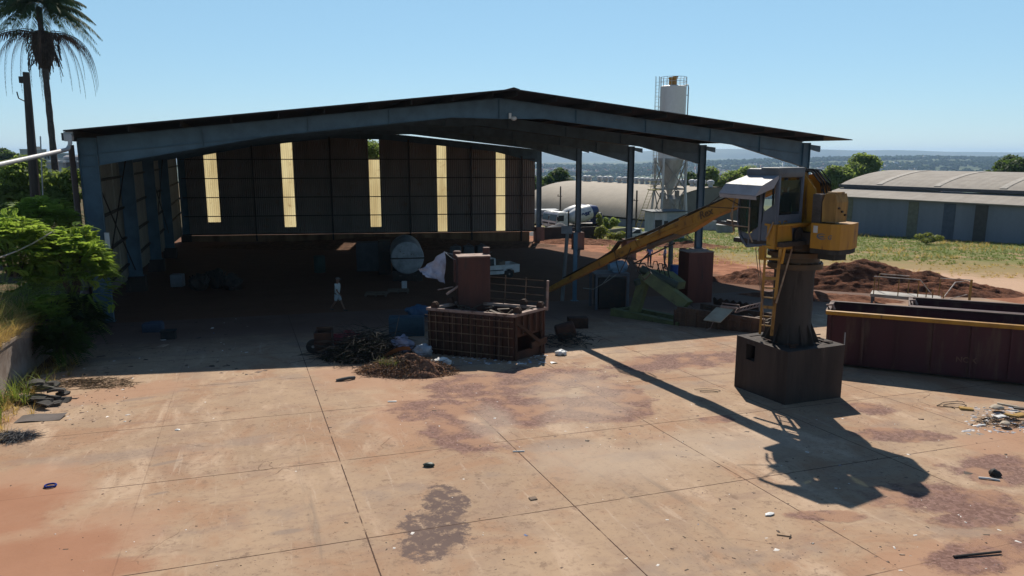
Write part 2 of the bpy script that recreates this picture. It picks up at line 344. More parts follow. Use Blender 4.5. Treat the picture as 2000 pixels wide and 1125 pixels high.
    # muddy floor towards and inside the shed, colour darkened to deepen the shade
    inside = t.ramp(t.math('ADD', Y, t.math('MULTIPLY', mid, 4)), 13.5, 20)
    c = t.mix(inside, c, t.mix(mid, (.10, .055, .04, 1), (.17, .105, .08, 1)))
    # slab joints
    jit = t.math('MULTIPLY', t.math('SUBTRACT', t.noise(9, 4, .7), .5), .022)
    def joint(v, step, w):
        f = t.math('FRACT', t.math('ADD', t.math('DIVIDE', t.math('ADD', v, jit), step), 100.5))
        return t.ramp(t.math('MULTIPLY', t.math('ABSOLUTE', t.math('SUBTRACT', f, .5)), step), w * .6, w * 1.3, True)
    jx = t.math('MULTIPLY', joint(X, 4.115, .013), t.math('ADD', t.math('MULTIPLY', t.ramp(X, -7.5, -5.5), .8), .2)); j = t.math('MAXIMUM', jx, joint(Y, 4.028, .013))
    cr = t.n('ShaderNodeTexVoronoi'); cr.feature = 'DISTANCE_TO_EDGE'; cr.inputs['Scale'].default_value = .22
    wv3 = t.n('ShaderNodeVectorMath'); wv3.operation = 'ADD'; nn = t.n('ShaderNodeTexNoise'); nn.inputs['Scale'].default_value = 1.2; t.l(t.co, nn.inputs['Vector'])
    t.l(t.co, wv3.inputs[0]); t.l(nn.outputs['Color'], wv3.inputs[1]); t.l(wv3.outputs[0], cr.inputs['Vector'])
    crack = t.math('MULTIPLY', t.ramp(cr.outputs['Distance'], .001, .003, True), t.math('MULTIPLY', t.ramp(t.noise(.45, 3), .5, .62), .55))
    hide = t.math('SUBTRACT', 1, t.math('MULTIPLY', t.math('MAXIMUM', gravel, orange), .75))
    j = t.math('MULTIPLY', t.math('MAXIMUM', t.math('MULTIPLY', j, t.ramp(t.noise(1.6, 4), .28, .45)), crack), hide)
    c = t.mix(j, c, (.075, .042, .03, 1))
    h = t.math('ADD', t.math('MULTIPLY', fine, .5), t.math('MULTIPLY', t.math('MULTIPLY', gravel, grit), 1.5)); h = t.math('SUBTRACT', h, j)
    return t.done(t.bsdf(c, .9, 0, h, .5, .02, .15))
def yard_pt(lx, ly): p = GO + BX * lx + AX * ly; return Vector((lx, ly, plane(p.x, p.y) + .015))
ym = MB(); ym.grid(6, 6, lambda u, v: yard_pt(-12.6 + (48 + 14 * 0) * u, -32 + 53 * v))
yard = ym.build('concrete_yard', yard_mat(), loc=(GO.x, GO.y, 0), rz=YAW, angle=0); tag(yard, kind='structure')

# distant mountains: ridges with real depth
HILL = M('far_hills', (.05, .075, .04), .95, 0, (.09, .10, .05), .002, bump=0)
def ridge(name, y0, y1, x0, x1, zfun, base=-90):
    m = MB(); n = 90
    prof = [(0, 0), (.3, .55), (.5, 1), (.7, .6), (1, 0)]
    m.grid(n, 4, lambda u, v: (x0 + (x1 - x0) * u, y0 + (y1 - y0) * prof[round(v * 4)][0] + 200 * mnoise.noise(Vector((u * 9, v * 3, 1))), base + (zfun(x0 + (x1 - x0) * u) - base) * prof[round(v * 4)][1]))
    o = m.build(name, HILL, angle=60); tag(o, kind='structure'); return o
ridge('mountains', 7600, 8600, -7000, 9000, lambda x: 8 + 48 * math.exp(-((x - 3100) / 2400) ** 2) + 14 * mnoise.noise(Vector((x * .0007, 0, 4))) + 9 * mnoise.noise(Vector((x * .002, 5, 4))))
ridge('hills', 3700, 4500, -2500, 6500, lambda x: -42 + 30 * sstep(500, 2300, x) + 14 * mnoise.noise(Vector((x * .0016, 2, 7))) + 8 * mnoise.noise(Vector((x * .006, 2, 7))))

# ---------------------------------------------------------------- the shed
W, BAY = 39.29, 11.16
zb = plane(PL.x, PL.y)
shed = thing('open_shed', 'big open fronted steel shed with blue grey frame and dark gabled roof', 'shed', (PL.x, PL.y, zb), YAW)
def S(x, y, z): return Vector((x, y, z - zb))                # shed-local from world height
def sgz(x, y): p = from_shed(x, y); return gz(*p)
RX = W / 2 - .55                                              # ridge line
def rz_top(x): return 7.28 + (9.525 - 7.28) * (x + .9) / (RX + .9) if x < RX else 9.525 - (9.525 - 7.16) * (x - RX) / (W + 1.9 - RX)
BK = Vector((-.973, .230, 0))                                 # the back wall runs askew
def back(t): return Vector((W, 4 * BAY, 0)) + BK * t
TB = (W + .6) / .973
ROOFM = corrugated('roof_sheet', (.045, .04, .038), (.03, .028, .027), .25, 1, .7)
def roof_y1(x): return 4 * BAY + .9 + (W - x) / .973 * .23
rf = MB()
for x0, x1 in ((-.85, RX), (RX, W + 1.75)):
    a, b, c, d = S(x0, -2.3, rz_top(x0)), S(x1, -2.3, rz_top(x1)), S(x1, roof_y1(x1), rz_top(x1)), S(x0, roof_y1(x0), rz_top(x0))
    rf.prism([a, b, c, d], (0, 0, -.05))
rf.build('roof', ROOFM, shed, angle=0)
rc = MB()
for i in range(13):
    y = -2.3 + i * 4.45
    rc.prism([S(RX - .35, y, rz_top(RX - .35) + .02), S(RX, y, 9.56), S(RX + .35, y, rz_top(RX + .35) + .02), S(RX, y, 9.60)], (0, 4.4, 0))
rc.build('ridge_cap', ROOFM, shed, angle=0)
PURL = M('purlin_steel', (.06, .052, .045), .65, .1, (.045, .035, .03), 2, rust=(.09, .045, .025), rlo=.6, rhi=.72)
for side in (0, 1):
    for k in range(10):
        x = -.5 + k * 2.06 if side == 0 else RX + .25 + k * 2.18
        if side == 0 and x > RX - .1: continue
        z = rz_top(x) - .055
        p = MB(); y0, y1 = -2.15, roof_y1(x) - .25
        p.box(S(x, (y0 + y1) / 2, z - .125), (.02, y1 - y0, .25)); p.box(S(x + .045, (y0 + y1) / 2, z - .008), (.07, y1 - y0, .012)); p.box(S(x + .045, (y0 + y1) / 2, z - .243), (.07, y1 - y0, .012))
        p.build('purlin', PURL, shed, angle=0)
def rafter_shape(x):   # top and bottom heights of a rafter
    top = rz_top(x) - .33
    dep = .72
    if x < 7.4: dep = .72 + .52 * (1 - x / 7.4)
    if x > W - 5.2: dep = .72 + .75 * (1 - (W - x) / 5.2)
    dc = abs(x - RX)
    if dc < 2.6: dep += .32 * (1 - dc / 2.6)
    return top, top - dep
def drop(x): return .22 * sstep(15, 22, x)       # the back frame sits lower on the right
xsR = [0, 2.4, 5, 7.4, 12, RX - 2.6, RX, RX + 2.6, 24, 29, W - 5.2, W - 2.6, W]
for n in range(5):
    def yy(x, n=n): return n * BAY if n < 4 else 4 * BAY + (W - x) / .973 * .23 - .15
    m = MB(); T = [(a_ - drop(x), b__ - drop(x)) if n == 4 else (a_, b__) for x, (a_, b__) in zip(xsR, map(rafter_shape, xsR))]
    for (xa, xb, ta, tb) in zip(xsR, xsR[1:], T, T[1:]):
        ya, yb = yy(xa), yy(xb)
        m.prism([S(xa, ya, ta[1]), S(xb, yb, tb[1]), S(xb, yb, tb[0]), S(xa, ya, ta[0])], (0, .02, 0))
        for zi, off in ((0, .012), (1, -.012)):
            za, z2 = ta[zi] + off, tb[zi] + off
            m.prism([S(xa, ya - .12, za), S(xb, yb - .12, z2), S(xb, yb - .12, z2 + .02), S(xa, ya - .12, za + .02)], (0, .26, 0))
        if xa in (0, 2.4, 5) or xb in (W, W - 2.6):
            za, z2 = ta[0] - .72, tb[0] - .72
            m.prism([S(xa, ya - .1, za), S(xb, yb - .1, z2), S(xb, yb - .1, z2 + .02), S(xa, ya - .1, za + .02)], (0, .22, 0))
    for x in (4.4, 9.2, 13.2, RX, 23.6, 28.0, 32.4, 36):
        tp, bt = rafter_shape(x); q_ = drop(x) if n == 4 else 0; m.box(S(x, yy(x), (tp + bt) / 2 - q_), (.025, .2, tp - bt - .03))
    m.prism([S(W + .5, yy(W), rz_top(W + .5) - .4), S(W + 1.45, yy(W), rz_top(W + 1.45) - .4), S(W + 1.45, yy(W), rz_top(W + 1.45) - .78), S(W + .5, yy(W), rz_top(W) - .72)], (0, .16, 0))
    m.build('rafter', STEEL_BLUE, shed, angle=0)
def column(x0, w, y, zfoot, ztop):
    m = MB(); h = ztop - zfoot; zc = (ztop + zfoot) / 2
    m.box(S(x0 + w / 2, y, zc), (w - .04, .03, h))
    for xf in (x0 + .012, x0 + w - .012): m.box(S(xf, y, zc), (.024, .3, h))
    for zz in (ztop - .03, ztop - .75, ztop - 1.25): m.box(S(x0 + w / 2, y, zz), (w - .05, .27, .025))
    m.box(S(x0 + w / 2, y, zfoot + .02), (w + .1, .4, .035))
    m.build('column', STEEL_BLUE, shed, angle=0)
for n in range(5):
    g = sgz(W + .25, n * BAY); ph = 0 if n == 0 else 1.78
    column(W, .55, n * BAY, g + ph, rz_top(W) - .36)
    if ph:
        m = MB(); m.box(S(W + .3, n * BAY, g + ph / 2 - .45), (1.05, 1.05, ph + .88), bev=.03)
        m.build('pedestal', M('pink_concrete', (.24, .15, .125), .9, 0, (.15, .09, .07), 1.0, bump=.3, bscale=12, streak=True), shed)
for y in (0, BAY, 2 * BAY, 3 * BAY, 4 * BAY + 9.2):
    g = sgz(-.4, y); ph = 0.0 if y == 0 else .9
    column(-.76, .74, y, g + ph, rz_top(0) - .36)
    if ph:
        m = MB(); m.box(S(-.4, y, g + ph / 2 - .2), (1.1, .9, ph + .38), bev=.03); m.build('pedestal', CONCDARK, shed)
# back wall of sheets between clear strips
BACKM = corrugated('back_sheet', (.30, .26, .23), (.215, .19, .17), .22, 0, .75, .05, dirt=(.25, .16, .12), depth=.05)
CLEARM = corrugated('clear_sheet', (.88, .82, .62), (.70, .62, .44), .22, 0, .5, .8, dirt=(.62, .52, .36))
strips = [(36.88, 38.28), (28.42, 29.72), (18.6, 19.85), (10.82, 11.95), (3.85, 4.95)]
def bpt(t, z, off=0.0): p = back(t); return S(p.x + .23 * off, p.y + .973 * off, z)
bz0 = -2.93
def btop(t): x = min(max(back(t).x, 0), W); return rafter_shape(x)[1] + .25 - drop(x)
cuts = sorted([0.25] + [v for s in strips for v in s] + [TB])
wl = MB(); girt_z = [5.71, 3.56, 1.40, -.75, bz0 + .08]
for t0, t1 in zip(cuts, cuts[1:]):
    if any(abs(t0 - s[0]) < .01 for s in strips): continue
    nn = max(1, int((t1 - t0) / 1.0)); 
    for i in range(nn):
        ta, tb = t0 + (t1 - t0) * i / nn, t0 + (t1 - t0) * (i + 1) / nn
        wl.prism([bpt(ta, bz0), bpt(tb, bz0), bpt(tb, btop(tb)), bpt(ta, btop(ta))], BK.cross(Vector((0, 0, 1))) * -.03)
bw = wl.build('back_wall', BACKM, shed, angle=0)
for i, (t0, t1) in enumerate(strips):
    m = MB(); za, zc = btop(t0), btop(t1)
    lo = bz0 + .08 if i in (3, 4) else bz0 + (1.5, .85, .75)[i]
    mm = MB(); mm.prism([bpt(t0, bz0), bpt(t1, bz0), bpt(t1, lo), bpt(t0, lo)], BK.cross(Vector((0, 0, 1))) * -.03); mm.build('strip_shade_patch', BACKM, shed, angle=0)  # opaque sheet added at the strip's foot, standing in for the shadow there
    if i == 2: za = zc = girt_z[0]
    m.prism([bpt(t0, lo), bpt(t1, lo), bpt(t1, zc), bpt(t0, za)], BK.cross(Vector((0, 0, 1))) * -.02)
    m.build('clear_panel', CLEARM, shed, angle=0)
for z in girt_z:
    m = MB(); m.bar(bpt(.3, z, -.16), bpt(TB - .2, z, -.16), .2, .1); m.build('girt', DARKSTEEL, shed, angle=0)
for t in (1.9, 7.9, 15.2, 24.2, 32.9):
    m = MB(); m.bar(bpt(t, sgz(*back(t).xy) + .1, -.3), bpt(t, btop(t), -.3), .16, .16); m.build('wind_post', DARKSTEEL, shed, angle=0)
m = MB(); ts = [0.9, 10, 20, 30, TB]
for ta, tb in zip(ts, ts[1:]):
    ga, gb = sgz(*back(ta).xy) - .5, sgz(*back(tb).xy) - .5
    m.prism([bpt(ta, ga, .05), bpt(tb, gb, .05), bpt(tb, bz0 - .02, .05), bpt(ta, bz0 - .02, .05)], BK.cross(Vector((0, 0, 1))) * -.2)
m.build('base_wall', M('brown_concrete', (.34, .20, .11), .9, 0, (.18, .10, .055), .5, bump=.3, bscale=9, streak=True), shed, angle=0)
# left wall
LEFTM = corrugated('side_sheet', (.42, .39, .33), (.30, .275, .235), .25, 1, .7, .5, dirt=(.2, .16, .12))
m = MB(); y = .15; LEN = 4 * BAY + 9.0; k = 0
while y < LEN:
    w = min([1.35, 1.0, 1.2, 1.1][k % 4], LEN - y); z0 = sgz(-.8, y) + .7; z1 = rz_top(-.8) - .35
    m.box(S(-.83, y + w / 2, (z0 + z1) / 2), (.03, w, z1 - z0)); y += w + ([.05, .05, .2, .05][k % 4]); k += 1
m.build('side_wall', LEFTM, shed, angle=0)
m = MB(); m.box(S(-.97, -.4, 3.0), (.04, 1.1, 7.4)); m.build('corner_flashing', corrugated('flashing', (.13, .10, .095), (.09, .07, .065), .25, 1, .7), shed, angle=0)
for n in range(5):
    for z in (5.0, 3.2, 1.4, -.2):
        m = MB(); y0 = n * BAY + .2; y1 = min(y0 + BAY - .4, LEN); m.bar(S(-.72, y0, z), S(-.72, y1, z), .16, .12); m.build('side_girt', DARKSTEEL, shed, angle=0)
for n in (0, 2):
    for a, b in ((0, 1), (1, 0)):
        m = MB(); m.path([S(-.4, (n + a) * BAY, 5.9), S(-.4, (n + b) * BAY, -.6)], .035, 6); m.build('brace', DARKSTEEL, shed)
# gutter, its drain pipe and the small lamp under the ridge
m = MB(); m.prism([S(-1.0, -1.95, 7.18), S(-.72, -1.95, 7.14), S(-.80, -1.95, 6.86), S(-1.0, -1.95, 6.86)], (0, LEN + 2, 0)); m.build('gutter', M('gutter_zinc', (.06, .065, .07), .5, .3), shed, angle=0)
m = MB(); m.box(S(-.72, -2.0, 7.05), (.36, .1, .36), bev=.02); m.box(S(-.72, -2.12, 6.98), (.3, .2, .3), bev=.02); m.build('gutter_end', PALE, shed)
pe = at(-140, 352, 22); ql = Vector((*shed_xy(pe.x, pe.y), pe.z - zb))
e0 = S(-.66, -2.15, 6.84)
m = MB(); m.path([e0 + Vector((0, 0, .05)), e0 + Vector((0, -.03, -.1)), e0 + Vector((-.05, -.1, -.24)), e0 + (ql - e0) * .03 + Vector((0, 0, -.3)), e0 + (ql - e0) * .06 + Vector((0, 0, -.3)), ql], .085, 12)
m.build('drain_pipe', M('white_pvc', (.60, .58, .56), .45, 0, (.45, .43, .42), 1.5), shed)
m = MB(); m.box(S(RX + .55, -.2, rafter_shape(RX)[1] + .15), (.14, .1, .3), bev=.02); m.blob(S(RX + .75, -.25, rafter_shape(RX)[1] + .02), (.16, .16, .13), 0); m.build('lamp', WHITE, shed)
m = MB(); m.box(S(.05, -.2, 2.4), (.2, .14, .75), bev=.02); m.build('switch_box', WHITE, shed)

# ---------------------------------------------------------------- lettering
def text_mesh(name, txt, size, mat, parent, m, extrude=.004, shear=0.0, sx=1.0, bold=.018):
    cu = bpy.data.curves.new('t', 'FONT'); cu.body = txt; cu.size = size; cu.extrude = extrude; cu.shear = shear; cu.align_x = 'CENTER'; cu.align_y = 'CENTER'; cu.offset = size * bold
    o = bpy.data.objects.new('t', cu); link(o); dg = bpy.context.evaluated_depsgraph_get(); dg.update()
    me = bpy.data.meshes.new_from_object(o.evaluated_get(dg)); bpy.data.objects.remove(o); bpy.data.curves.remove(cu)
    me.transform(m @ Matrix.Diagonal((sx, 1, 1, 1))); me.materials.clear(); me.materials.append(mat); me.name = name
    q = bpy.data.objects.new(name, me); link(q); q.parent = parent; return q
def frame(o, x, y):            # matrix with origin o, text running along x, upright along y
    x = Vector(x).normalized(); z = x.cross(Vector(y)).normalized(); y = z.cross(x)
    return Matrix(((x.x, y.x, z.x, o[0]), (x.y, y.y, z.y, o[1]), (x.z, y.z, z.z, o[2]), (0, 0, 0, 1)))

# ---------------------------------------------------------------- material handler on its pedestal
MC = Vector((8.65, 22.17, plane(8.65, 22.17))); MRZ = R(124)
mh = thing('material_handler', 'yellow stationary scrap crane with grey cab and long boom on a concrete block', 'crane', MC, MRZ)
MI = (Matrix.Translation(MC) @ Matrix.Rotation(MRZ, 4, 'Z')).inverted()
def ML(px, py, Y): return MI @ at(px, py, Y)
# pedestal block: four walls round an opening, one wall with a window
m = MB(); br = R(-11); Mb = Matrix.Rotation(br, 3, 'Z')
def bb_(c, s): m.box(Mb @ Vector(c), s, br)
HB = 1.70
bb_((0, -.98, HB / 2), (2.24, .26, HB)); bb_((-.99, 0, HB / 2), (.26, 1.70, HB)); bb_((.99, 0, HB / 2), (.26, 1.70, HB))
bb_((0, .98, .52), (2.24, .26, 1.04)); bb_((0, .98, HB - .08), (2.24, .26, .16)); bb_((-.43, .98, 1.29), (1.38, .26, .50)); bb_((.89, .98, 1.29), (.46, .26, .50))
bb_((.05, .2, HB - .12), (1.7, 1.2, .2)); bb_((-.3, -.5, HB - .13), (1.1, .6, .2)); bb_((0, 0, .2), (1.7, 1.7, .4))
m.build('base_block', CONCDARK, mh, angle=0)
m = MB(); m.lathe([(.66, HB - .1), (.66, HB + .12), (.585, HB + .5), (.585, 3.85), (.60, 3.9), (.60, 4.0)], n=28)
for k in range(12):
    a = k * math.pi / 6; m.prism([(math.cos(a) * .58, math.sin(a) * .58, HB), (math.cos(a) * .86, math.sin(a) * .86, HB), (math.cos(a) * .58, math.sin(a) * .58, HB + .62)], (-.02 * math.sin(a), .02 * math.cos(a), 0))
m.build('column', M('column_steel', (.055, .044, .038), .7, .1, (.03, .025, .022), .9, rust=(.03, .024, .02), rlo=.5, rhi=.65, streak=True), mh)
m = MB(); m.lathe([(.60, 3.98), (.80, 4.0), (.80, 4.16), (.70, 4.2), (.70, 4.34), (.82, 4.36), (.82, 4.5), (.66, 4.55), (.66, 4.8)], n=32)
for k in range(24):
    a = k * math.pi / 12; m.tube((math.cos(a) * .75, math.sin(a) * .75, 4.14), (math.cos(a) * .75, math.sin(a) * .75, 4.2), .025, n=6)
m.build('slewing_ring', M('greasy_steel', (.06, .045, .032), .5, .2, (.11, .06, .025), 2), mh)
m = MB(); m.box((-.3, 0, 4.98), (2.3, 1.3, .34), bev=.03); m.box((.1, 1.15, 4.86), (1.75, 1.15, .14), bev=.02)
m.build('deck', DARKSTEEL, mh)
# yellow frame under and behind the cab
m = MB(); m.prism([(-.58, 1.78, 4.72), (-.58, 1.78, 5.42), (-.58, 1.10, 5.44), (-.58, 1.02, 4.68)], (.05, 0, 0)); m.prism([(-.58, 1.78, 4.72), (-.58, 1.78, 5.42), (-.25, 1.78, 5.42), (-.25, 1.78, 4.72)], (0, -.05, 0))
m.box((-.52, .62, 5.36), (.14, 1.0, .12), bev=.01); m.box((-.52, .12, 5.05), (.14, .1, .6), bev=.01); m.box((-.40, .95, 5.40), (.55, 1.6, .06), bev=.01)
for yy_ in (1.62, 1.32): m.path([(-.5, yy_ + .09, 5.42), (-.5, yy_ + .06, 5.5), (-.5, yy_ - .06, 5.5), (-.5, yy_ - .09, 5.42)], .02, 6)
m.build('side_frame', YELLOW, mh)
m = MB(); m.prism([(-.62, .98, 4.66), (-.62, .98, 5.15), (-.62, .9, 5.27), (-.62, .78, 5.31), (-.62, .66, 5.27), (-.62, .58, 5.15), (-.62, .58, 4.66)], (.04, 0, 0)); m.tube((-.64, .8, 5.05), (-.56, .8, 5.05), .05)
m.build('step_plate', DARKSTEEL, mh)
# counterweight
m = MB(); cw = [(-.98, .78), (-1.60, .78), (-1.80, .62), (-1.84, .12), (-1.70, -.4), (-1.0, -.5)]
m.prism([(x, y, 4.74) for x, y in cw], (0, 0, .72)); cwb = m.build('counterweight', YELLOW, mh, angle=20)
m = MB(); m.prism([(x * .98, y * .95, 4.60) for x, y in cw], (0, 0, .135)); m.prism([(-1.1, .55, 4.42), (-1.6, .55, 4.42), (-1.7, .1, 4.42), (-1.1, -.3, 4.42)], (0, 0, .18)); m.build('belly_plate', BLACKRUB, mh)
LOGO = M('logo_blue_grey', (.09, .12, .16), .5, 0, (.07, .10, .14), 3)
m = MB(); n = 26; o_, i_ = [], []
for k in range(n + 1):
    a = R(38) + k / n * R(300); th = .035 * math.sin(math.pi * k / n) + .008
    o_.append((-1.33 - .155 * math.cos(a), .784, 5.10 + .085 * math.sin(a))); i_.append((-1.33 - (.155 - th * 1.4) * math.cos(a), .784, 5.10 + (.085 - th) * math.sin(a)))
for k in range(n): m.face([o_[k], o_[k + 1], i_[k + 1], i_[k]])
m.prism([(-1.25, .784, 5.075), (-1.36, .784, 5.075), (-1.44, .784, 5.10), (-1.36, .784, 5.12), (-1.27, .784, 5.11)], (0, .002, 0)); m.build('logo', LOGO, cwb, angle=0)
text_mesh('logo_letter', 'G', .17, LOGO, cwb, frame((-1.575, .784, 5.09), (-1, 0, 0), (0, 0, 1)), .002, .25)
m = MB(); m.box((-1.13, .785, 5.29), (.13, .02, .2)); m.build('warning_label', PALE, cwb, angle=0)
# engine hood, radiator, boom bracket
m = MB(); m.prism([(-1.22, .66, 5.50), (-1.60, .62, 5.50), (-1.62, .62, 6.06), (-1.54, .60, 6.30), (-1.26, .62, 6.30), (-1.20, .66, 6.06)], (0, -.55, 0)); m.box((-1.40, .35, 6.32), (.3, .4, .05), bev=.02)
m.build('engine_hood', YELLOWOLD, mh, angle=20)
for k in range(3):
    m = MB(); m.tube((-1.60, .52 - k * .16, 5.9 - .1 * k), (-1.66, .52 - k * .16, 5.9 - .1 * k), .03); m.build('bolt', DARKSTEEL, mh)
m = MB(); m.box((-1.02, .40, 5.85), (.28, .5, .85), bev=.02); 
for k in range(9): m.box((-1.02, .66, 5.5 + k * .085), (.24, .03, .03))
m.build('radiator', M('radiator_grey', (.12, .10, .09), .7, 0, (.06, .05, .045), 2), mh)
m = MB()
for y in (.34, -.38): m.prism([(-.95, y, 5.1), (-.25, y, 5.1), (.15, y, 6.2), (.1, y, 6.75), (-.3, y, 6.85), (-.72, y, 6.4)], (0, -.07, 0))
m.tube((-.05, .36, 6.55), (-.05, -.47, 6.55), .11); m.box((-.4, -.05, 5.3), (.5, .7, .3)); m.build('boom_bracket', YELLOW, mh, angle=20)
m = MB()
for k in range(8):
    y = .26 - k * .07; q = random.uniform(-.06, .06)
    m.path([(.15, y, 6.7 + q), (-.15, y + .02, 6.95 + q), (-.5, y, 6.93 + q), (-.85, y + .04, 6.6 + q), (-.95 + q, y + .05, 6.1), (-.9, y, 5.6)], .022, 6)
m.path([(-.9, .3, 6.4), (-1.15, .45, 6.25), (-1.1, .5, 5.95), (-.95, .4, 6.0)], .018, 6); m.build('hoses', BLACKRUB, mh)
# cab
def cab_profile(y):   # side outline, front towards +x
    return [(-.50, y, 4.86), (.48, y, 4.70), (.74, y, 5.0), (.86, y, 5.55), (.80, y, 6.2), (.64, y, 6.66), (.50, y, 6.80), (-.50, y, 6.80)]
YL, YR = 1.74, .60
m = MB(); side = cab_profile(YL)
def pillar(a, b, w=.07): m.bar(a, b, w, w, .012)
for y in (YL - .035, YR + .035):
    P = [Vector((p[0], y, p[2])) for p in side]
    for a, b in zip(P, P[1:] + P[:1]): pillar(a, b)
    pillar((.05, y, 4.9), (.05, y, 6.78), .09); pillar((-.46, y, 4.9), (-.46, y, 6.8), .10); pillar((.42, y, 4.75), (.48, y, 6.76), .05)
for q in (0, 1, 2, 3, 4, 5): pillar((side[q][0], YL - .03, side[q][2]), (side[q][0], YR + .03, side[q][2]), .06)
m.prism([(-.50, YL - .03, 4.86), (-.50, YL - .03, 5.68), (-.50, YR + .03, 5.68), (-.50, YR + .03, 4.86)], (.05, 0, 0))
m.prism([(-.48, YL - .02, 4.86), (.46, YL - .02, 4.72), (.46, YL - .02, 5.02), (-.02, YL - .02, 5.42), (-.05, YL - .02, 5.75), (-.48, YL - .02, 6.05)], (0, -.04, 0))
m.prism([(-.48, YR + .02, 4.86), (.46, YR + .02, 4.72), (.46, YR + .02, 5.3), (-.48, YR + .02, 5.9)], (0, .04, 0))
m.box((.1, (YL + YR) / 2, 4.80), (1.2, 1.0, .10), bev=.02); m.prism([(.44, YL - .05, 4.70), (.74, YL - .05, 5.0), (.77, YL - .05, 5.15), (.44, YL - .05, 5.05)], (0, -.05, 0))
m.prism([(.48, YL - .05, 4.70), (.74, YL - .05, 5.0), (.74, YR + .05, 5.0), (.48, YR + .05, 4.70)], (-.03, 0, .03))
cab = m.build('cab', CABGREY, mh, angle=25)
m = MB(); m.box((.03, (YL + YR) / 2, 6.86), (1.15, 1.22, .26), bev=.09); m.box((-.22, (YL + YR) / 2, 6.96), (.62, 1.24, .12), bev=.05); m.build('cab_roof', M('cab_roof_grey', (.13, .137, .145), .6, 0, (.09, .095, .10), 1.6), cab)
m = MB(); m.prism([(-.505, YL - .10, 5.76), (-.505, YL - .10, 6.66), (-.505, YR + .12, 6.66), (-.505, YR + .12, 5.76)], (.01, 0, 0)); m.build('rear_window', GLASS, cab, angle=0)
m = MB(); m.prism([(.46, YL - .03, 5.06), (0, YL - .03, 5.46), (-.02, YL - .03, 6.70), (.46, YL - .03, 6.70)], (0, -.01, 0)); m.build('door_window', GLASS, cab, angle=0)
m = MB(); fr = [(.76, 5.16), (.85, 5.55), (.83, 5.95), (.79, 6.2), (.63, 6.64)]
for a, b in zip(fr, fr[1:]): m.prism([(a[0], YL - .06, a[1]), (b[0], YL - .06, b[1]), (b[0], YR + .06, b[1]), (a[0], YR + .06, a[1])], (-.01, 0, 0))
m.prism([(.50, YL - .035, 5.1), (.75, YL - .035, 5.16), (.83, YL - .035, 5.55), (.77, YL - .035, 6.2), (.62, YL - .035, 6.62), (.50, YL - .035, 6.68)], (0, -.01, 0)); m.build('windscreen', glassmat('green_glass', (.03, .09, .075), .7), cab, angle=20)
m = MB()
for k in range(6): x = .50 + k * .05; m.path([(x, YL + .02, 5.12), (x + .05, YL + .03, 5.6), (x + .02, YL + .03, 6.1), (x - .05, YL + .02, 6.5)], .010, 5)
m.build('window_guard', DARKSTEEL, cab)
m = MB(); OLDY = M('worn_rail', (.30, .22, .15), .7, 0, (.16, .10, .07), 4)
for z in (5.30, 5.86): m.path([(.94, YL + .12, z), (.30, YL + .16, z)], .018, 6)
m.path([(.30, YL + .16, 5.86), (.30, YL + .16, 5.15), (.18, YL + .10, 4.86)], .022, 6); m.path([(.90, YL + .05, 6.3), (1.02, YL + .08, 5.6), (.90, YL + .05, 5.1)], .03, 6); m.path([(.94, YL + .12, 5.86), (.94, YL + .12, 5.30)], .018, 6); m.path([(-.45, YL + .05, 5.5), (-.28, YL + .12, 5.0)], .022, 6)
m.build('guard_rail', OLDY, cab)
m = MB(); m.box((-.18, 1.2, 5.35), (.5, .5, .16), bev=.05); m.box((-.36, 1.2, 5.75), (.14, .48, .75), bev=.05); m.box((-.36, 1.2, 6.2), (.1, .28, .2), bev=.04); m.build('seat', BLACKRUB, cab)
# sun flap hinged out over the cab side
m = MB(); u0, u1 = -.52, .72
m.prism([(u0, YL - .05, 6.80), (u1 - .2, YL - .1, 6.80), (u1 + .12, YL + .62, 6.52), (u0 + .06, YL + .66, 6.50)], (0, 0, .03))
m.prism([(u0 + .06, YL + .66, 6.50), (u1 + .12, YL + .62, 6.52), (u1 + .18, YL + .80, 6.26), (u0 + .10, YL + .84, 6.24)], (0, .02, .02)); m.prism([(u0 + .10, YL + .84, 6.24), (u1 + .18, YL + .80, 6.26), (u1 + .16, YL + .77, 6.16), (u0 + .10, YL + .81, 6.14)], (0, .02, 0))
m.prism([(u0, YL - .05, 6.80), (u0 + .06, YL + .66, 6.50), (u0 + .10, YL + .84, 6.24), (u0 + .02, YL + .2, 6.45)], (.02, 0, 0))
m.build('sun_flap', M('flap_grey', (.27, .27, .295), .6, 0, (.19, .19, .21), 1.5, spec=.4), cab, angle=0)
m = MB(); m.path([(u1 + .1, YL + .78, 6.2), (.8, YL, 5.9)], .014, 5); m.path([(u1 + .1, YL + .7, 6.3), (1.4, YL + .75, 5.85), (.9, YL + .1, 5.8)], .014, 5); m.build('flap_stay', DARKSTEEL, cab)
m = MB(); m.prism([(.75, YL - .25, 6.78), (1.5, YL - .2, 6.46), (1.5, YR, 6.46), (.75, YR, 6.78)], (0, 0, .03))
for k in range(6): m.tube((1.5 - .1 * k, YL - .2, 6.56 + .05 * k), (1.5 - .1 * k, YL - .2, 6.6 + .05 * k), .03, n=6)
m.build('front_guard', RUST, cab)
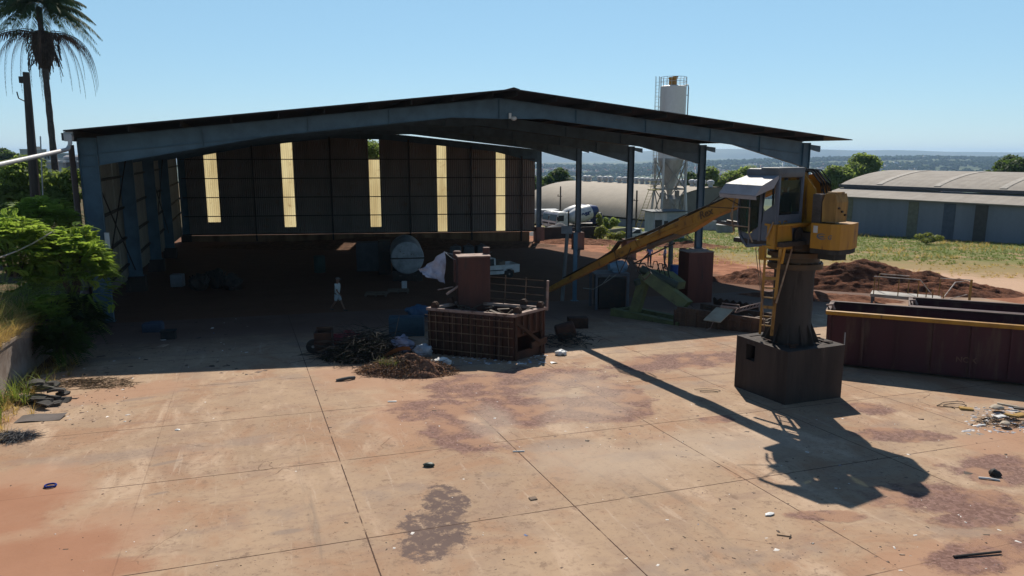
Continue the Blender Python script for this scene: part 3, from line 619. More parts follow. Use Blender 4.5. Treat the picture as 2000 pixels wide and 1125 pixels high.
# boom
def bc(x): return Vector((x, -.10 - .05 * (x - 2.38), 5.86 - .40 * (x - 2.38) if x < 7.6 else 3.772 - .455 * (x - 7.6)))
BN = Vector((.40, 0, .92)).normalized()
def box_boom(m, xs_, hs, w):
    rings = []
    for x, h in zip(xs_, hs):
        c = bc(x); rings.append([m.bm.verts.new(c + BN * sz * h / 2 + Vector((0, sy * w / 2, 0))) for sy, sz in ((-1, -1), (1, -1), (1, 1), (-1, 1))])
    for A, B in zip(rings, rings[1:]):
        for k in range(4): m.bm.faces.new((A[k], A[(k + 1) % 4], B[(k + 1) % 4], B[k]))
    m.bm.faces.new(rings[0][::-1]); m.bm.faces.new(rings[-1])
m = MB(); box_boom(m, [-.1, 1.2, 2.4, 4.2, 6.4, 7.7], [.34, .42, .42, .36, .29, .25], .38)
for x in (1.9, 4.6, 6.9):
    c = bc(x); m.box(c + BN * .205, (.3, .44, .05), Matrix.Rotation(R(22), 3, 'Y'))
m.prism([bc(3.4) + BN * -.2 + Vector((0, .18, 0)), bc(5.2) + BN * -.17 + Vector((0, .18, 0)), bc(4.9) + BN * -.34 + Vector((0, .18, 0)), bc(4.5) + BN * -.36 + Vector((0, .18, 0))], (0, -.36, 0))
BOOMY = M('boom_yellow', (.33, .17, .026), .6, 0, (.24, .115, .022), 1.2, rust=(.10, .05, .02), rlo=.54, rhi=.7)
boom = m.build('boom', BOOMY, mh, angle=20)
m = MB(); box_boom(m, [7.2, 7.5, 8.6, 10.5, 12.4, 13.4], [.22, .28, .28, .25, .21, .18], .26)
m.tube(bc(7.5) + Vector((0, .27, .02)), bc(7.5) + Vector((0, -.27, .02)), .11); m.prism([bc(7.0) + BN * -.15 + Vector((0, .24, 0)), bc(8.0) + BN * -.22 + Vector((0, .24, 0)), bc(8.7) + BN * -.1 + Vector((0, .24, 0)), bc(8.3) + BN * .12 + Vector((0, .24, 0)), bc(7.1) + BN * .16 + Vector((0, .24, 0))], (0, -.04, 0))
stick = m.build('stick', BOOMY, mh, angle=20)
m = MB(); 
for k in range(5):
    y = .12 - k * .06
    m.path([bc(x) + BN * (.27 + .03 * math.sin(x * 2 + k)) + Vector((0, y, 0)) for x in (.2, 1.5, 3, 4.5, 6, 7.2)] + [bc(7.9) + BN * .38 + Vector((0, y + .2, 0)), bc(8.6) + BN * .23 + Vector((0, y, 0))] + [bc(x) + BN * .18 + Vector((0, y, 0)) for x in (9.5, 10.5, 12)], .02, 5)
m.path([bc(7.3) + Vector((0, .3, -.1)), bc(7.6) + Vector((0, .34, -.6)), bc(7.9) + Vector((0, .34, -.9)), bc(8.1) + Vector((0, .3, -.5)), bc(8.3) + Vector((0, .28, .1))], .02, 6); m.build('boom_hoses', BLACKRUB, boom)
CYL = M('cylinder_grey', (.13, .105, .085), .5, .2, (.08, .06, .05), 2)
m = MB(); c0, c1 = bc(4.7) + BN * -.27, bc(9.0) + BN * -.13; d = c1 - c0
m.tube(c0, c0 + d * .42, .115, n=14); m.tube(c0 + d * .41, c0 + d * .45, .14, n=14); m.tube(c0 + d * .42, c1, .05, n=10); m.build('stick_cylinder', CYL, mh)
m = MB(); c0, c1 = Vector((.5, -.05, 5.0)), bc(3.2) + BN * -.42; d = c1 - c0
for s_ in (-.3, .2): m.tube(c0 + Vector((0, s_, 0)), c0 + d * .6 + Vector((0, s_, 0)), .12, n=12); m.tube(c0 + d * .6 + Vector((0, s_, 0)), c1 + Vector((0, s_, 0)), .055)
m.build('lift_cylinder', CYL, mh)
m = MB(); q = bc(6.3) + Vector((0, .35, -1.3))
m.path([bc(5.4) + BN * -.5, q + Vector((.7, 0, .25)), q + Vector((.1, 0, .32)), q + Vector((-.25, 0, 0)), q + Vector((.1, 0, -.3)), q + Vector((.5, 0, 0)), q + Vector((.3, 0, .4)), q + Vector((-.1, 0, .75))], .03, 6); m.build('hose_loop', BLACKRUB, boom)
LET = M('boom_lettering', (.07, .045, .025), .7, 0, (.12, .07, .03), 8)
bt = (bc(4) - bc(6)).normalized()
text_mesh('boom_word', 'Rex', .36, LET, boom, frame(bc(3.55) + Vector((0, .216, -.0)), bt, BN), .003, .12, 1.1)
text_mesh('boom_letter', 'T', .34, M('boom_lettering_worn', (.24, .12, .03), .7, 0, (.28, .14, .03), 8), boom, frame(bc(4.2) + Vector((0, .217, 0)), bt, BN), .003, .12)
m = MB()
for k, w in enumerate((.09, .05, .10, .08, .03, .11, .07, .10, .09, .04, .08, .10)):
    c = bc(4.9 + k * .125) + Vector((0, .215, 0)); m.bar(c - bt * w / 2, c + bt * w / 2, .12 if k not in (4, 9) else .03, .004)
m.build('worn_marking', M('boom_marking_worn', (.22, .115, .03), .7, 0, (.26, .13, .03), 6), boom, angle=0)
# access ladder and platform
LT0, LB0 = Vector((-.30, 1.86, 4.75)), MI @ at(1484, 652, 22.15)
LT1, LB1 = Vector((-.62, 1.62, 4.75)), MI @ at(1507, 655, 21.85)
m = MB(); m.bar(LT0, LB0, .07, .04); m.bar(LT1, LB1, .09, .05)
for k in range(1, 9):
    f = k / 9; m.bar(LT0.lerp(LB0, f), LT1.lerp(LB1, f), .03, .09 if k % 3 == 0 else .04)
m.build('ladder', YELLOWOLD, mh)
m = MB(); m.bar((-.2, 1.9, 4.78), (-.70, 1.55, 4.78), .06); m.bar((-.2, 1.9, 4.78), (-.2, 1.9, 4.4), .16, .05); m.bar((-.2, 1.9, 4.42), (-.6, 1.6, 4.42), .04); m.bar((-.70, 1.55, 4.78), (-.6, 1.5, 4.3), .07, .05); m.build('step_frame', YELLOW, mh)
m = MB(); m.path([Vector((-.66, 1.15, 4.7)), MI @ at(1516, 592, 21.2)], .025, 6); m.path([(.1, 1.8, 4.7), MI @ at(1489, 600, 21.6)], .012, 5); m.path([(-.05, 1.85, 4.7), MI @ at(1493, 640, 21.9)], .015, 5); m.build('hand_rail', OLDY, mh)
m = MB()
for k in range(16):
    p = Mb @ Vector((random.uniform(-.9, .5), random.uniform(-.95, -.6) if k % 2 else random.uniform(.3, .9), HB + .03)); a = random.uniform(0, 6.3); l = random.uniform(.15, .5)
    m.bar(p, p + Vector((math.cos(a) * l, math.sin(a) * l, random.uniform(0, .1))), .04, .03)
m.build('scrap_bits', RUST, mh)['kind'] = 'stuff'

# ---------------------------------------------------------------- left press: ribbed hopper with a tall ram box
A, B, C_ = Vector((-3.2, 27.32, 0)), Vector((.06, 26.06, 0)), Vector((1.27, 27.46, 0))
ha = math.atan2((B - A).y, (B - A).x); HI = Matrix.Rotation(-ha, 3, 'Z')
hz = plane(A.x, A.y)
hop = thing('scrap_press', 'rusty red brown scrap press with ribbed hopper and tall ram box', 'press', (A.x, A.y, hz), ha)
b_, c_ = HI @ (B - A), HI @ (C_ - A); d_ = c_ - b_; HH = 1.80
P4 = [Vector((0, 0, 0)), b_.copy(), c_.copy(), d_.copy()]
def hw(m, p, q, z0, z1, th=.1):
    n = (q - p).normalized(); n = Vector((-n.y, n.x, 0)); m.prism([p + Vector((0, 0, z0)), q + Vector((0, 0, z0)), q + Vector((0, 0, z1)), p + Vector((0, 0, z1))], n * th)
m = MB(); hw(m, P4[0], P4[1], -.2, HH - .1); m.build('front_wall', RUSTRED, hop, angle=0)
m = MB(); hw(m, P4[3], P4[0], -.2, HH - .1); hw(m, P4[2], P4[3], -.2, HH - .1); m.build('back_wall', RUSTRED, hop, angle=0)
m = MB(); hw(m, P4[1], P4[2], .9, HH - .1); hw(m, P4[1], P4[1].lerp(P4[2], .12), -.2, .9); hw(m, P4[1].lerp(P4[2], .86), P4[2], -.2, .9); hw(m, P4[1], P4[2], -.2, .35); m.build('side_wall', RUSTRED, hop, angle=0)
RIM = M('rim_steel', (.34, .24, .20), .75, 0, (.24, .15, .115), 3, rust=(.10, .05, .035), rlo=.56, rhi=.7)
m = MB(); cen = sum(P4, Vector()) / 4
for k in range(4):
    p, q = P4[k], P4[(k + 1) % 4]; ip, iq = p.lerp(cen, .09), q.lerp(cen, .09); po, qo = p.lerp(cen, -.03), q.lerp(cen, -.03)
    zz = HH - .1 + .001 * (k % 2)
    m.prism([po + Vector((0, 0, zz)), qo + Vector((0, 0, zz)), iq + Vector((0, 0, zz)), ip + Vector((0, 0, zz))], (0, 0, .1))
m.build('rim', RIM, hop, angle=0)
for f in range(13):
    p = P4[0].lerp(P4[1], (f + .3) / 13); m = MB(); m.box(p + Vector((0, -.06, .78)), (.07, .12, 1.75)); m.build('rib', RUST, hop, angle=0)
ROD = M('bare_rod', (.19, .125, .08), .75, 0, (.10, .055, .035), 3)
for k in range(11):
    p = P4[0].lerp(P4[1], (k + .5) / 11 + .022 * math.sin(k * 5.3)); m = MB(); m.bar(p + Vector((0, -.16, .05 + .3 * (k % 3 == 1))), p + Vector((.05 * math.sin(k * 3.1), -.17, HH - .15 - .25 * (k % 4 == 2))), .02, .02); m.build('mesh_rod', ROD, hop, angle=0)
for z in (.25, .6, .95, 1.3, 1.55):
    m = MB(); m.bar(P4[0] + Vector((-.05, -.14, z)), P4[1] + Vector((.02, -.14, z)), .03, .03); m.build('cross_bar', ROD, hop, angle=0)
for f in range(5):
    p = P4[1].lerp(P4[2], (f + .2) / 5); m = MB(); m.bar(p + Vector((.06, -.03, 1.0 if 0 < f < 4 else -.1)), p + Vector((.06, -.03, HH - .12)), .06, .08); m.build('rib', RUST, hop, angle=0)
m = MB(); m.bar(P4[1].lerp(P4[2], .12) + Vector((-.05, -.1, 1.5)), P4[1].lerp(P4[2], .75) + Vector((.1, -.1, .55)), .2, .12); m.bar(P4[1].lerp(P4[2], .5) + Vector((.1, -.15, .5)), P4[2] + Vector((.08, -.1, .55)), .1, .25); m.build('chute', RUST, hop, angle=0)
for p in (P4[0].lerp(P4[1], .06), P4[1].lerp(P4[2], .12), P4[1].lerp(P4[2], .85), P4[3].lerp(P4[2], .75), P4[0].lerp(P4[3], .6)):
    p = p.lerp(cen, .02); m = MB(); m.prism([p + Vector((-.13, 0, HH)), p + Vector((.13, 0, HH)), p + Vector((.13, 0, HH + .12)), p + Vector((.06, 0, HH + .22)), p + Vector((-.06, 0, HH + .22)), p + Vector((-.13, 0, HH + .12))], (0, .06, 0)); m.prism([p + Vector((-.13, .12, HH)), p + Vector((.13, .12, HH)), p + Vector((.13, .12, HH + .12)), p + Vector((.06, .12, HH + .22)), p + Vector((-.06, .12, HH + .22)), p + Vector((-.13, .12, HH + .12))], (0, .06, 0)); m.build('lug', RUST, hop, angle=0)
PI_ = (Matrix.Translation(Vector((A.x, A.y, hz))) @ Matrix.Rotation(ha, 4, 'Z')).inverted()
tb = PI_ @ at(924, 575, 28.6)
BRICKRED = M('ram_box_paint', (.105, .042, .03), .75, 0, (.065, .028, .022), .9, rust=(.06, .035, .028), rlo=.55, rhi=.7, streak=True)
m = MB(); m.box((tb.x, tb.y, 1.85), (1.26, .75, 3.5), R(33), .02); m.build('ram_box', BRICKRED, hop)
m = MB(); m.box((tb.x, tb.y, 3.625), (1.30, .79, .05), R(33)); m.build('ram_top', RIM, hop, angle=0)
m = MB(); m.lathe([(.16, 2.5), (.16, 3.72), (.13, 3.75)], (tb.x - .75, tb.y + .15, 0), 16); m.lathe([(.14, 3.6), (.14, 3.9)], (tb.x + .35, tb.y + .55, 0), 14); m.build('ram_cylinder', BRICKRED, hop)
m = MB(); m.path([PI_ @ at(872, 575, 28.2), PI_ @ at(905, 552, 28.4)], .05, 6); m.bar(PI_ @ at(855, 566, 28.4), PI_ @ at(885, 560, 28.6), .06, .04); m.build('steel_offcut', RIM, hop)
for (x0, y0, x1, y1, w_) in ((950, 540, 1062, 548, .02), (950, 553, 1062, 562, .02), (950, 567, 1062, 577, .02), (988, 538, 985, 606, .025), (1028, 542, 1025, 606, .025), (955, 582, 1062, 590, .02)):
    m = MB(); m.path([PI_ @ at(x0, y0, 28.9), PI_ @ at(x1, y1, 28.9)], w_, 5); m.build('mesh_rod', M('bare_rod', (.32, .25, .18), .7), hop)
m = MB(); m.tube(PI_ @ at(1070, 548, 28.2), PI_ @ at(1068, 606, 28.2), .055); m.build('stanchion', RIM, hop)
rg = random.Random(12); m = MB()
for k in range(120):
    u, v = rg.uniform(.08, .92), rg.uniform(.1, .9); p = P4[0].lerp(P4[1], u).lerp(P4[3].lerp(P4[2], u), v) + Vector((0, 0, rg.uniform(.9, 1.75))); a = rg.uniform(0, 6.28); l = rg.uniform(.15, .6); d = Vector((math.cos(a) * l, math.sin(a) * l, rg.uniform(-.2, .3)))
    m.bar(p - d * .5, p + d * .5, rg.uniform(.03, .16), rg.uniform(.02, .05))
o = m.build('scrap_load', M('mixed_scrap', (.12, .085, .06), .75, .1, (.05, .035, .03), 4), None, (A.x, A.y, hz), ha, angle=0); tag(o, 'tangled scrap metal lying inside the hopper of the rusty press', 'scrap', None, 'stuff')
# fabric thrown over the left of the press, and cables strung above it
t0, t1, t2, t3 = at(868, 490, 29.5), at(870, 553, 29.3), at(845, 548, 29.0), at(813, 526, 29.6)
m = MB(); m.grid(14, 12, lambda u, v: (t0.lerp(t3, u)).lerp(t1.lerp(t2, u), v * (1 - .35 * u)) + Vector((.05 * math.sin(u * 19 + v * 5), .10 * math.sin(u * 13) * math.cos(v * 7), .03 * math.sin(v * 17 + u * 6) - .10 * math.sin(math.pi * u))))
tp_ = m.build('fabric_sheet', TARP, None, angle=80); tag(tp_, 'white lilac fabric sheet draped from the tall ram box of the press', 'fabric')
m = MB()
for (pa, pb) in (((870, 492, 29.3), (925, 498, 28.8)), ((868, 492, 29.3), (905, 508, 28.5)), ((870, 494, 29.3), (960, 492, 36))):
    p, q = at(*pa), at(*pb); m.path([p.lerp(q, k / 6) - Vector((0, 0, .12 * math.sin(math.pi * k / 6))) for k in range(7)], .012, 5)
tag(m.build('cable', M('pale_cable', (.3, .32, .34), .6), None), 'thin pale cables strung from fabric sheet to the press top', 'cable')

# ---------------------------------------------------------------- right press: green arms, red tower, feed bed
gp0 = spot(1262, 626); gr = math.atan2(spot(1325, 648).y - spot(1197, 618).y, spot(1325, 648).x - spot(1197, 618).x)
gp = thing('baling_shear', 'dull green hydraulic scrap shear with tall red tower and long feed bed', 'shear', gp0, gr)
GI = (Matrix.Translation(gp0) @ Matrix.Rotation(gr, 4, 'Z')).inverted()
def gq(px, py, Y): return GI @ at(px, py, Y)
YG = gp0.y
m = MB(); a, b = gq(1196, 612, YG + 1.3), gq(1328, 640, YG - 1.3)
m.bar(a, b, .35, .55); m.bar(a + Vector((0, 1.1, 0)), b + Vector((0, 1.1, 0)), .3, .5); m.bar(a, a + Vector((0, 1.1, 0)), .3, .4)
m.build('base_frame', GREENPT, gp, angle=0)
def poly3(m, pts, Y0s, ext): m.prism([gq(x, y, yy) for (x, y), yy in zip(pts, Y0s)], ext)
m = MB(); poly3(m, [(1228, 610), (1245, 610), (1262, 552), (1268, 536), (1248, 536)], [YG + .6, YG + .4, YG + .3, YG + .3, YG + .5], (0, .25, 0)); m.build('arm_leg', GREENPT, gp, angle=0)
m = MB(); poly3(m, [(1250, 545), (1266, 530), (1345, 590), (1330, 604)], [YG + .2, YG + .2, YG - .9, YG - .9], (0, .3, 0)); poly3(m, [(1258, 527), (1300, 532), (1325, 552), (1322, 566), (1282, 548)], [YG + .8, YG + .8, YG + .2, YG + .2, YG + .5], (0, .5, 0)); m.build('press_arm', GREENPT, gp, angle=0)
m = MB(); m.tube(gq(1252, 525, YG + .6), gq(1322, 558, YG - .2), .2, n=14); m.tube(gq(1243, 546, YG + .1), gq(1246, 556, YG + .1), .16, n=14); m.build('arm_cylinder', M('green_grey', (.05, .065, .05), .6, .1), gp)
m = MB()
for k, (x0, y0) in enumerate(((1274, 524), (1284, 528), (1292, 530))):
    p = gq(x0, y0, YG + .6); m.path([p, p + Vector((.1, 0, .35)), p + Vector((.3, 0, .38)), p + Vector((.45, 0, .05)), p + Vector((.5, .1, -.3))], .03, 6)
m.build('hydraulic_hoses', BLACKRUB, gp)
# power pack: dark tank in a frame with the pale blue motor on top
pp = spot(1195, 606); pw = thing('power_pack', 'dark hydraulic power pack with light blue electric motor on top', 'power pack', (pp.x, pp.y, plane(pp.x, pp.y)), R(8))
m = MB(); m.box((.05, .7, .85), (1.45, 1.1, 1.6), bev=.03); m.build('oil_tank', DARKSTEEL, pw)
m = MB(); 
for x in (-.85, .85): m.box((x, .05, .95), (.12, .12, 1.9)); m.box((x, 1.3, .95), (.12, .12, 1.9))
m.box((0, .05, 1.86), (1.8, .1, .1)); m.box((0, 1.3, 1.86), (1.8, .1, .1)); m.box((0, .67, 1.93), (1.85, 1.4, .04)); m.build('frame', M('frame_grey', (.12, .125, .14), .6, .1), pw, angle=0)
MOTB = M('motor_blue', (.17, .27, .36), .5, 0, (.12, .19, .26), 3)
mx = Matrix.Rotation(R(90), 3, 'Y')
m = MB(); m.lathe([(.10, -.52), (.25, -.5), (.27, -.36), (.27, .30), (.25, .34), (.25, .44), (.12, .5)], (.45, .6, 2.25), 20, mx); 
for k in range(14):
    a = k * math.pi / 7; m.box((.42, .6 + math.cos(a) * .28, 2.25 + math.sin(a) * .28), (.6, .02, .05), Matrix.Rotation(a + math.pi / 2, 3, 'X'))
m.box((.45, .35, 2.4), (.22, .16, .2), bev=.02); m.box((.45, .6, 1.99), (.6, .4, .08)); m.build('motor', MOTB, pw)
m = MB(); m.path([(-.15, -.05, 1.9), (-.6, -.2, 1.45), (-1.1, -.25, 1.2), (-1.6, -.1, 1.25)], .02, 6); m.path([(.2, .02, 1.9), (-.1, -.15, 1.75), (-.5, -.2, 1.5)], .02, 6); m.build('cable', M('pale_cable2', (.3, .28, .24), .6), pw)
# red tower
tw = spot(1365, 592)
m = MB(); tl = GI @ Vector((tw.x - .1, tw.y + .7, plane(tw.x, tw.y))); m.box(tl + Vector((0, 0, 1.42)), (1.52, 1.25, 2.86), R(14) - gr, .02)
m.build('tower', M('tower_red', (.15, .045, .030), .7, 0, (.10, .033, .024), .8, rust=(.07, .035, .026), rlo=.58, rhi=.72, streak=True), gp)
m = MB(); m.box(tl + Vector((0, 0, 2.87)), (1.56, 1.29, .05), R(14) - gr); m.build('tower_top', RIM, gp, angle=0)
m = MB(); m.box(tl + Vector((-.95, -.1, 2.7)), (.3, .3, .45), bev=.02); m.build('tower_box', RUST, gp)
# feed bed
m = MB(); a, b = gq(1322, 622, YG - 1.2), gq(1492, 648, YG - 3.2); dd = (b - a)
for f, w_ in ((0, 1.15), (1, 1.15)):
    m.bar(a + Vector((0, f * 1.5, 0)), b + Vector((0, f * 1.5, 0)), .18, w_)
m.bar(a + Vector((0, .75, -.1)), b + Vector((0, .75, -.1)), 1.3, .12)
for k in range(9): m.bar(a + dd * (k / 8) + Vector((0, -.12, -.45)), a + dd * (k / 8) + Vector((0, -.12, .45)), .1, .1)
for k in range(3): m.bar(a + Vector((0, -.13, -.3 + .3 * k)), b + Vector((0, -.13, -.3 + .3 * k)), .06, .06)
m.build('feed_bed', M('bed_brown', (.13, .075, .048), .8, 0, (.07, .04, .028), 2, streak=True), gp, angle=0)
m = MB(); rg = random.Random(77)
for k in range(60):
    p = a + dd * rg.random() + Vector((0, rg.uniform(.1, 1.4), rg.uniform(.0, .5))); q_ = rg.uniform(0, 6.28); l = rg.uniform(.2, .7); v = Vector((math.cos(q_) * l, math.sin(q_) * l, rg.uniform(-.2, .25))); m.bar(p - v / 2, p + v / 2, rg.uniform(.03, .2), rg.uniform(.02, .06))
m.build('bed_scrap', M('mixed_scrap', (.12, .085, .06), .75, .1, (.05, .035, .03), 4), gp, angle=0)['kind'] = 'stuff'
m = MB(); e0, e1 = gq(1392, 582, YG + 1.5), gq(1480, 596, YG - .2); n = 32
for k in range(n):
    f0, f1 = k / n, (k + 1) / n; z0_, z1_ = .06 * math.sin(k / n * 2 * math.pi * 7), .06 * math.sin((k + 1) / n * 2 * math.pi * 7)
    m.prism([e0.lerp(e1, f0) + Vector((0, 0, z0_)), e0.lerp(e1, f1) + Vector((0, 0, z1_)), e0.lerp(e1, f1) + Vector((0, .2, z1_ - .9)), e0.lerp(e1, f0) + Vector((0, .2, z0_ - .9))], (0, .05, 0))
m.build('corrugated_guard', RUST, gp, angle=0)
m = MB(); w0, w1, w2, w3 = gq(1399, 600, YG - 2.0), gq(1433, 604, YG - 2.4), gq(1407, 629, YG - 3.1), gq(1374, 624, YG - 2.7); m.prism([w0, w1, w2, w3], (0, 0, -.04)); m.build('tilted_plate', M('pale_plate', (.46, .40, .29), .7, 0, (.36, .30, .21), 2), gp, angle=0)
m = MB(); m.bar(w0 + Vector((.15, .12, .05)), w1 + Vector((.1, .12, .05)), .1, .1); m.path([w0 + Vector((.1, .25, .05)), w0 + Vector((.1, .25, .18)), w1 + Vector((.1, .25, .18)), w1 + Vector((.1, .25, .05))], .03, 6); m.path([w2.lerp(w3, .4), w2.lerp(w3, .4) + Vector((-.05, -.1, -.3)), w2.lerp(w3, .5) + Vector((-.25, -.1, -.5))], .025, 5); m.build('roller', RIM, gp)
m = MB(); r0, r1 = gq(1440, 603, YG - 2.5), gq(1486, 591, YG - 1.6); off = Vector((.05, -.2, -.14))
m.bar(r0, r1, .05); m.bar(r0 + off, r1 + off, .05)
for k in range(8): m.bar(r0.lerp(r1, k / 7), r0.lerp(r1, k / 7) + off, .035)
m.build('rung_rail', RIM, gp, angle=0)
br_ = spot(1316, 560); m = MB()
m.lathe([(.27, 0), (.29, .04), (.29, .28), (.305, .30), (.29, .32), (.29, .58), (.305, .6), (.29, .62), (.29, .86), (.27, .9), (.24, .9), (.24, .88)], n=22)
tag(m.build('barrel', BLUEPL, None, (br_.x, br_.y, plane(br_.x, br_.y) + .55)), 'blue plastic barrel standing beside the red tower', 'barrel')
m = MB(); m.box((0, 0, .26), (.8, .8, .58), bev=.02); tag(m.build('wooden_crate', WOOD, None, (br_.x, br_.y, plane(br_.x, br_.y))), 'grey crate that the blue barrel stands on', 'crate')
# posts near the presses
p0 = spot(1098, 588); m = MB(); q = at(1108, 456, p0.y + .2); m.tube(p0, q, .11, .10); ps = m.build('leaning_post', M('post_grey', (.20, .195, .185), .8, 0, (.13, .125, .12), 2, streak=True), None); tag(ps, 'grey leaning concrete post with a small board on top', 'post')
m = MB(); q2 = at(1107, 449, p0.y + .1); m.box(q2, (.62, .04, .44), R(-8)); m.build('board', M('board_grey', (.22, .22, .225), .7), ps, angle=0)
p0 = spot(1122, 588); m = MB(); zt = at(1127, 455, p0.y).z; m.box((0, 0, (zt - p0.z) / 2), (.22, .12, zt - p0.z)); m.box((0, 0, .02), (.4, .4, .04)); m.box((0, 0, zt - p0.z), (.3, .2, .03)); tag(m.build('steel_post', STEEL_BLUE, None, p0, R(15), angle=0), 'slim blue grey steel post beside the leaning post', 'post')
p0 = spot(1308, 545); m = MB(); zt = at(1311, 452, p0.y).z; m.tube((0, 0, -.1), (0, 0, zt - p0.z), .19, .16); m.box((0, 0, zt - p0.z), (.36, .36, .05)); tag(m.build('concrete_post', M('post_grey2', (.16, .16, .145), .85, 0, (.11, .11, .10), 2), None, p0), 'grey upright concrete post behind the blue barrel', 'post')

# ---------------------------------------------------------------- containers and platform
MAROON = M('maroon_paint', (.06, .014, .019), .6, 0, (.042, .011, .014), .8, rust=(.085, .045, .034), rlo=.5, rhi=.68, rscale=1.6, streak=True)
def container(name, label, a, b, wid, h, rimmat, group):
    a, b = Vector(a), Vector(b); L = (b - a).to_2d().length; rz = math.atan2((b - a).y, (b - a).x); za = plane(a.x, a.y)
    tilt = math.atan2(plane(b.x, b.y) - za, L)
    t = thing('scrap_container', label, 'container', (a.x, a.y, za), rz, group); t.rotation_euler = (0, -tilt, rz)
    m = MB(); th = .08
    m.box((L / 2, .04, h / 2 + .12), (L, th, h - .12)); m.box((L / 2, wid - .04, h / 2 + .12), (L, th, h - .12)); m.box((.04, wid / 2, h / 2 + .12), (th, wid - .17, h - .12)); m.box((L - .04, wid / 2, h / 2 + .12), (th, wid - .17, h - .12)); m.box((L / 2, wid / 2, .16), (L - .17, wid - .17, .1))
    m.build('body', MAROON, t, angle=0)
    for k in range(int(L / 1.1) + 1):
        m = MB(); m.box((min(L - .06, .08 + k * 1.1), -.035, h / 2 + .1), (.1, .07, h - .25)); m.build('rib', MAROON, t, angle=0)
    m = MB(); m.box((L / 2, -.03, h + .04), (L + .1, .18, .14), bev=.015); m.build('front_rim', rimmat, t)
    m = MB(); m.box((L / 2, wid, h + .04), (L + .1, .16, .12), bev=.015); m.box((0, wid / 2, h + .035), (.16, wid - .2, .11), bev=.015); m.box((L, wid / 2, h + .035), (.16, wid - .2, .11), bev=.015); m.build('back_rim', M('worn_rim', (.12, .075, .06), .7, 0, (.07, .035, .03), 2), t)
    for y in (.45, wid - .45):
        m = MB(); m.box((L / 2, y, .05), (L, .18, .14)); m.build('skid', DARKSTEEL, t, angle=0)
    m = MB(); m.path([(.02, .25, h + .1), (-.04, .25, h + .25), (.12, .25, h + .28), (.2, .25, h + .1)], .05, 7); m.build('lifting_lug', RIM, t)
    return t
ca, cb = spot(1610, 714), spot(2010, 758)
cb2 = ca + (cb - ca).normalized() * 7.2
ct = container('scrap_container', 'long maroon scrap container with a yellow front rim', ca, cb2, 2.0, 1.95, YELLOW, 'open scrap containers')
text_mesh('stencil', 'NOX', .26, M('faint_stencil', (.16, .10, .07), .8, 0, (.11, .05, .045), 8), ct, frame((4.35, -.005, .72), (1, 0, 0), (0, 0, 1)), .002)
m = MB(); m.box((.62, -.01, 1.05), (.03, .03, .5)); m.build('handle', PALE, ct, angle=0)
cd = (cb - ca).normalized(); cn = Vector((-cd.y, cd.x, 0)); a2 = ca + cn * 3.6 + cd * 2.65
container('scrap_container', 'dark maroon open container standing behind the yellow rimmed one', a2, a2 + cd * 7, 2.0, 1.85, MAROON, 'open scrap containers')
pl0 = spot(1702, 596); pd = (spot(1800, 604) - spot(1702, 590)).normalized(); prz = R(-30)
pf = thing('steel_platform', 'steel access platform with worn yellow handrails and steps by the containers', 'platform', (pl0.x, pl0.y, plane(pl0.x, pl0.y)), prz)
m = MB(); m.box((1.6, .6, .62), (3.4, 1.2, .05)); m.box((1.6, .02, .55), (3.4, .05, .14)); m.box((1.6, 1.18, .55), (3.4, .05, .14)); m.build('deck', M('platform_plate', (.33, .31, .28), .6, .2, (.22, .18, .15), 2), pf, angle=0)
for x in (0, 3.25):
    for y in (.06, 1.14): m = MB(); m.box((x, y, .28), (.12, .1, .62)); m.build('leg', M('leg_dark', (.07, .075, .085), .6), pf, angle=0)
RAILP = M('pale_rail', (.46, .40, .36), .6, 0, (.30, .18, .10), 4)
m = MB(); m.path([(0, .05, 1.62), (2.25, .05, 1.62), (2.25, .05, 1.62), (2.9, -.75, .95)], .028, 7); m.path([(.2, 1.15, 1.62), (1.7, 1.15, 1.62)], .028, 7); m.path([(3.2, 1.15, 1.62), (4.6, 1.35, 1.62)], .028, 7); m.path([(3.9, .6, 1.55), (3.4, -.6, .85)], .028, 7); m.path([(3.9, .6, 1.55), (4.6, 1.2, 1.6)], .022, 7); m.path([(3.5, -.3, .7), (4.5, .8, .9)], .022, 7); m.build('handrail', RAILP, pf)
for (x, y, z1) in ((.05, .05, 1.6), (1.25, .05, 1.6), (2.2, .05, 1.6), (.2, 1.15, 1.6), (1.7, 1.15, 1.6), (2.9, -.75, .95), (3.4, -.6, .85), (3.2, 1.15, 1.6), (2.6, .2, 1.0)):
    m = MB(); m.box((x, y, z1 / 2 + .3), (.05, .05, z1 - .6 if z1 > 1 else z1)); m.build('stanchion', YELLOWOLD, pf, angle=0)
m = MB(); m.box((4.65, 1.3, .95), (.12, .12, 1.4)); m.build('yellow_post', YELLOWOLD, pf, angle=0)
m = MB()
for k in range(4): m.box((3.1 + .0 * k, -.35 - .28 * k, .5 - .14 * k), (.7, .24, .03))
m.build('steps', RIM, pf, angle=0)

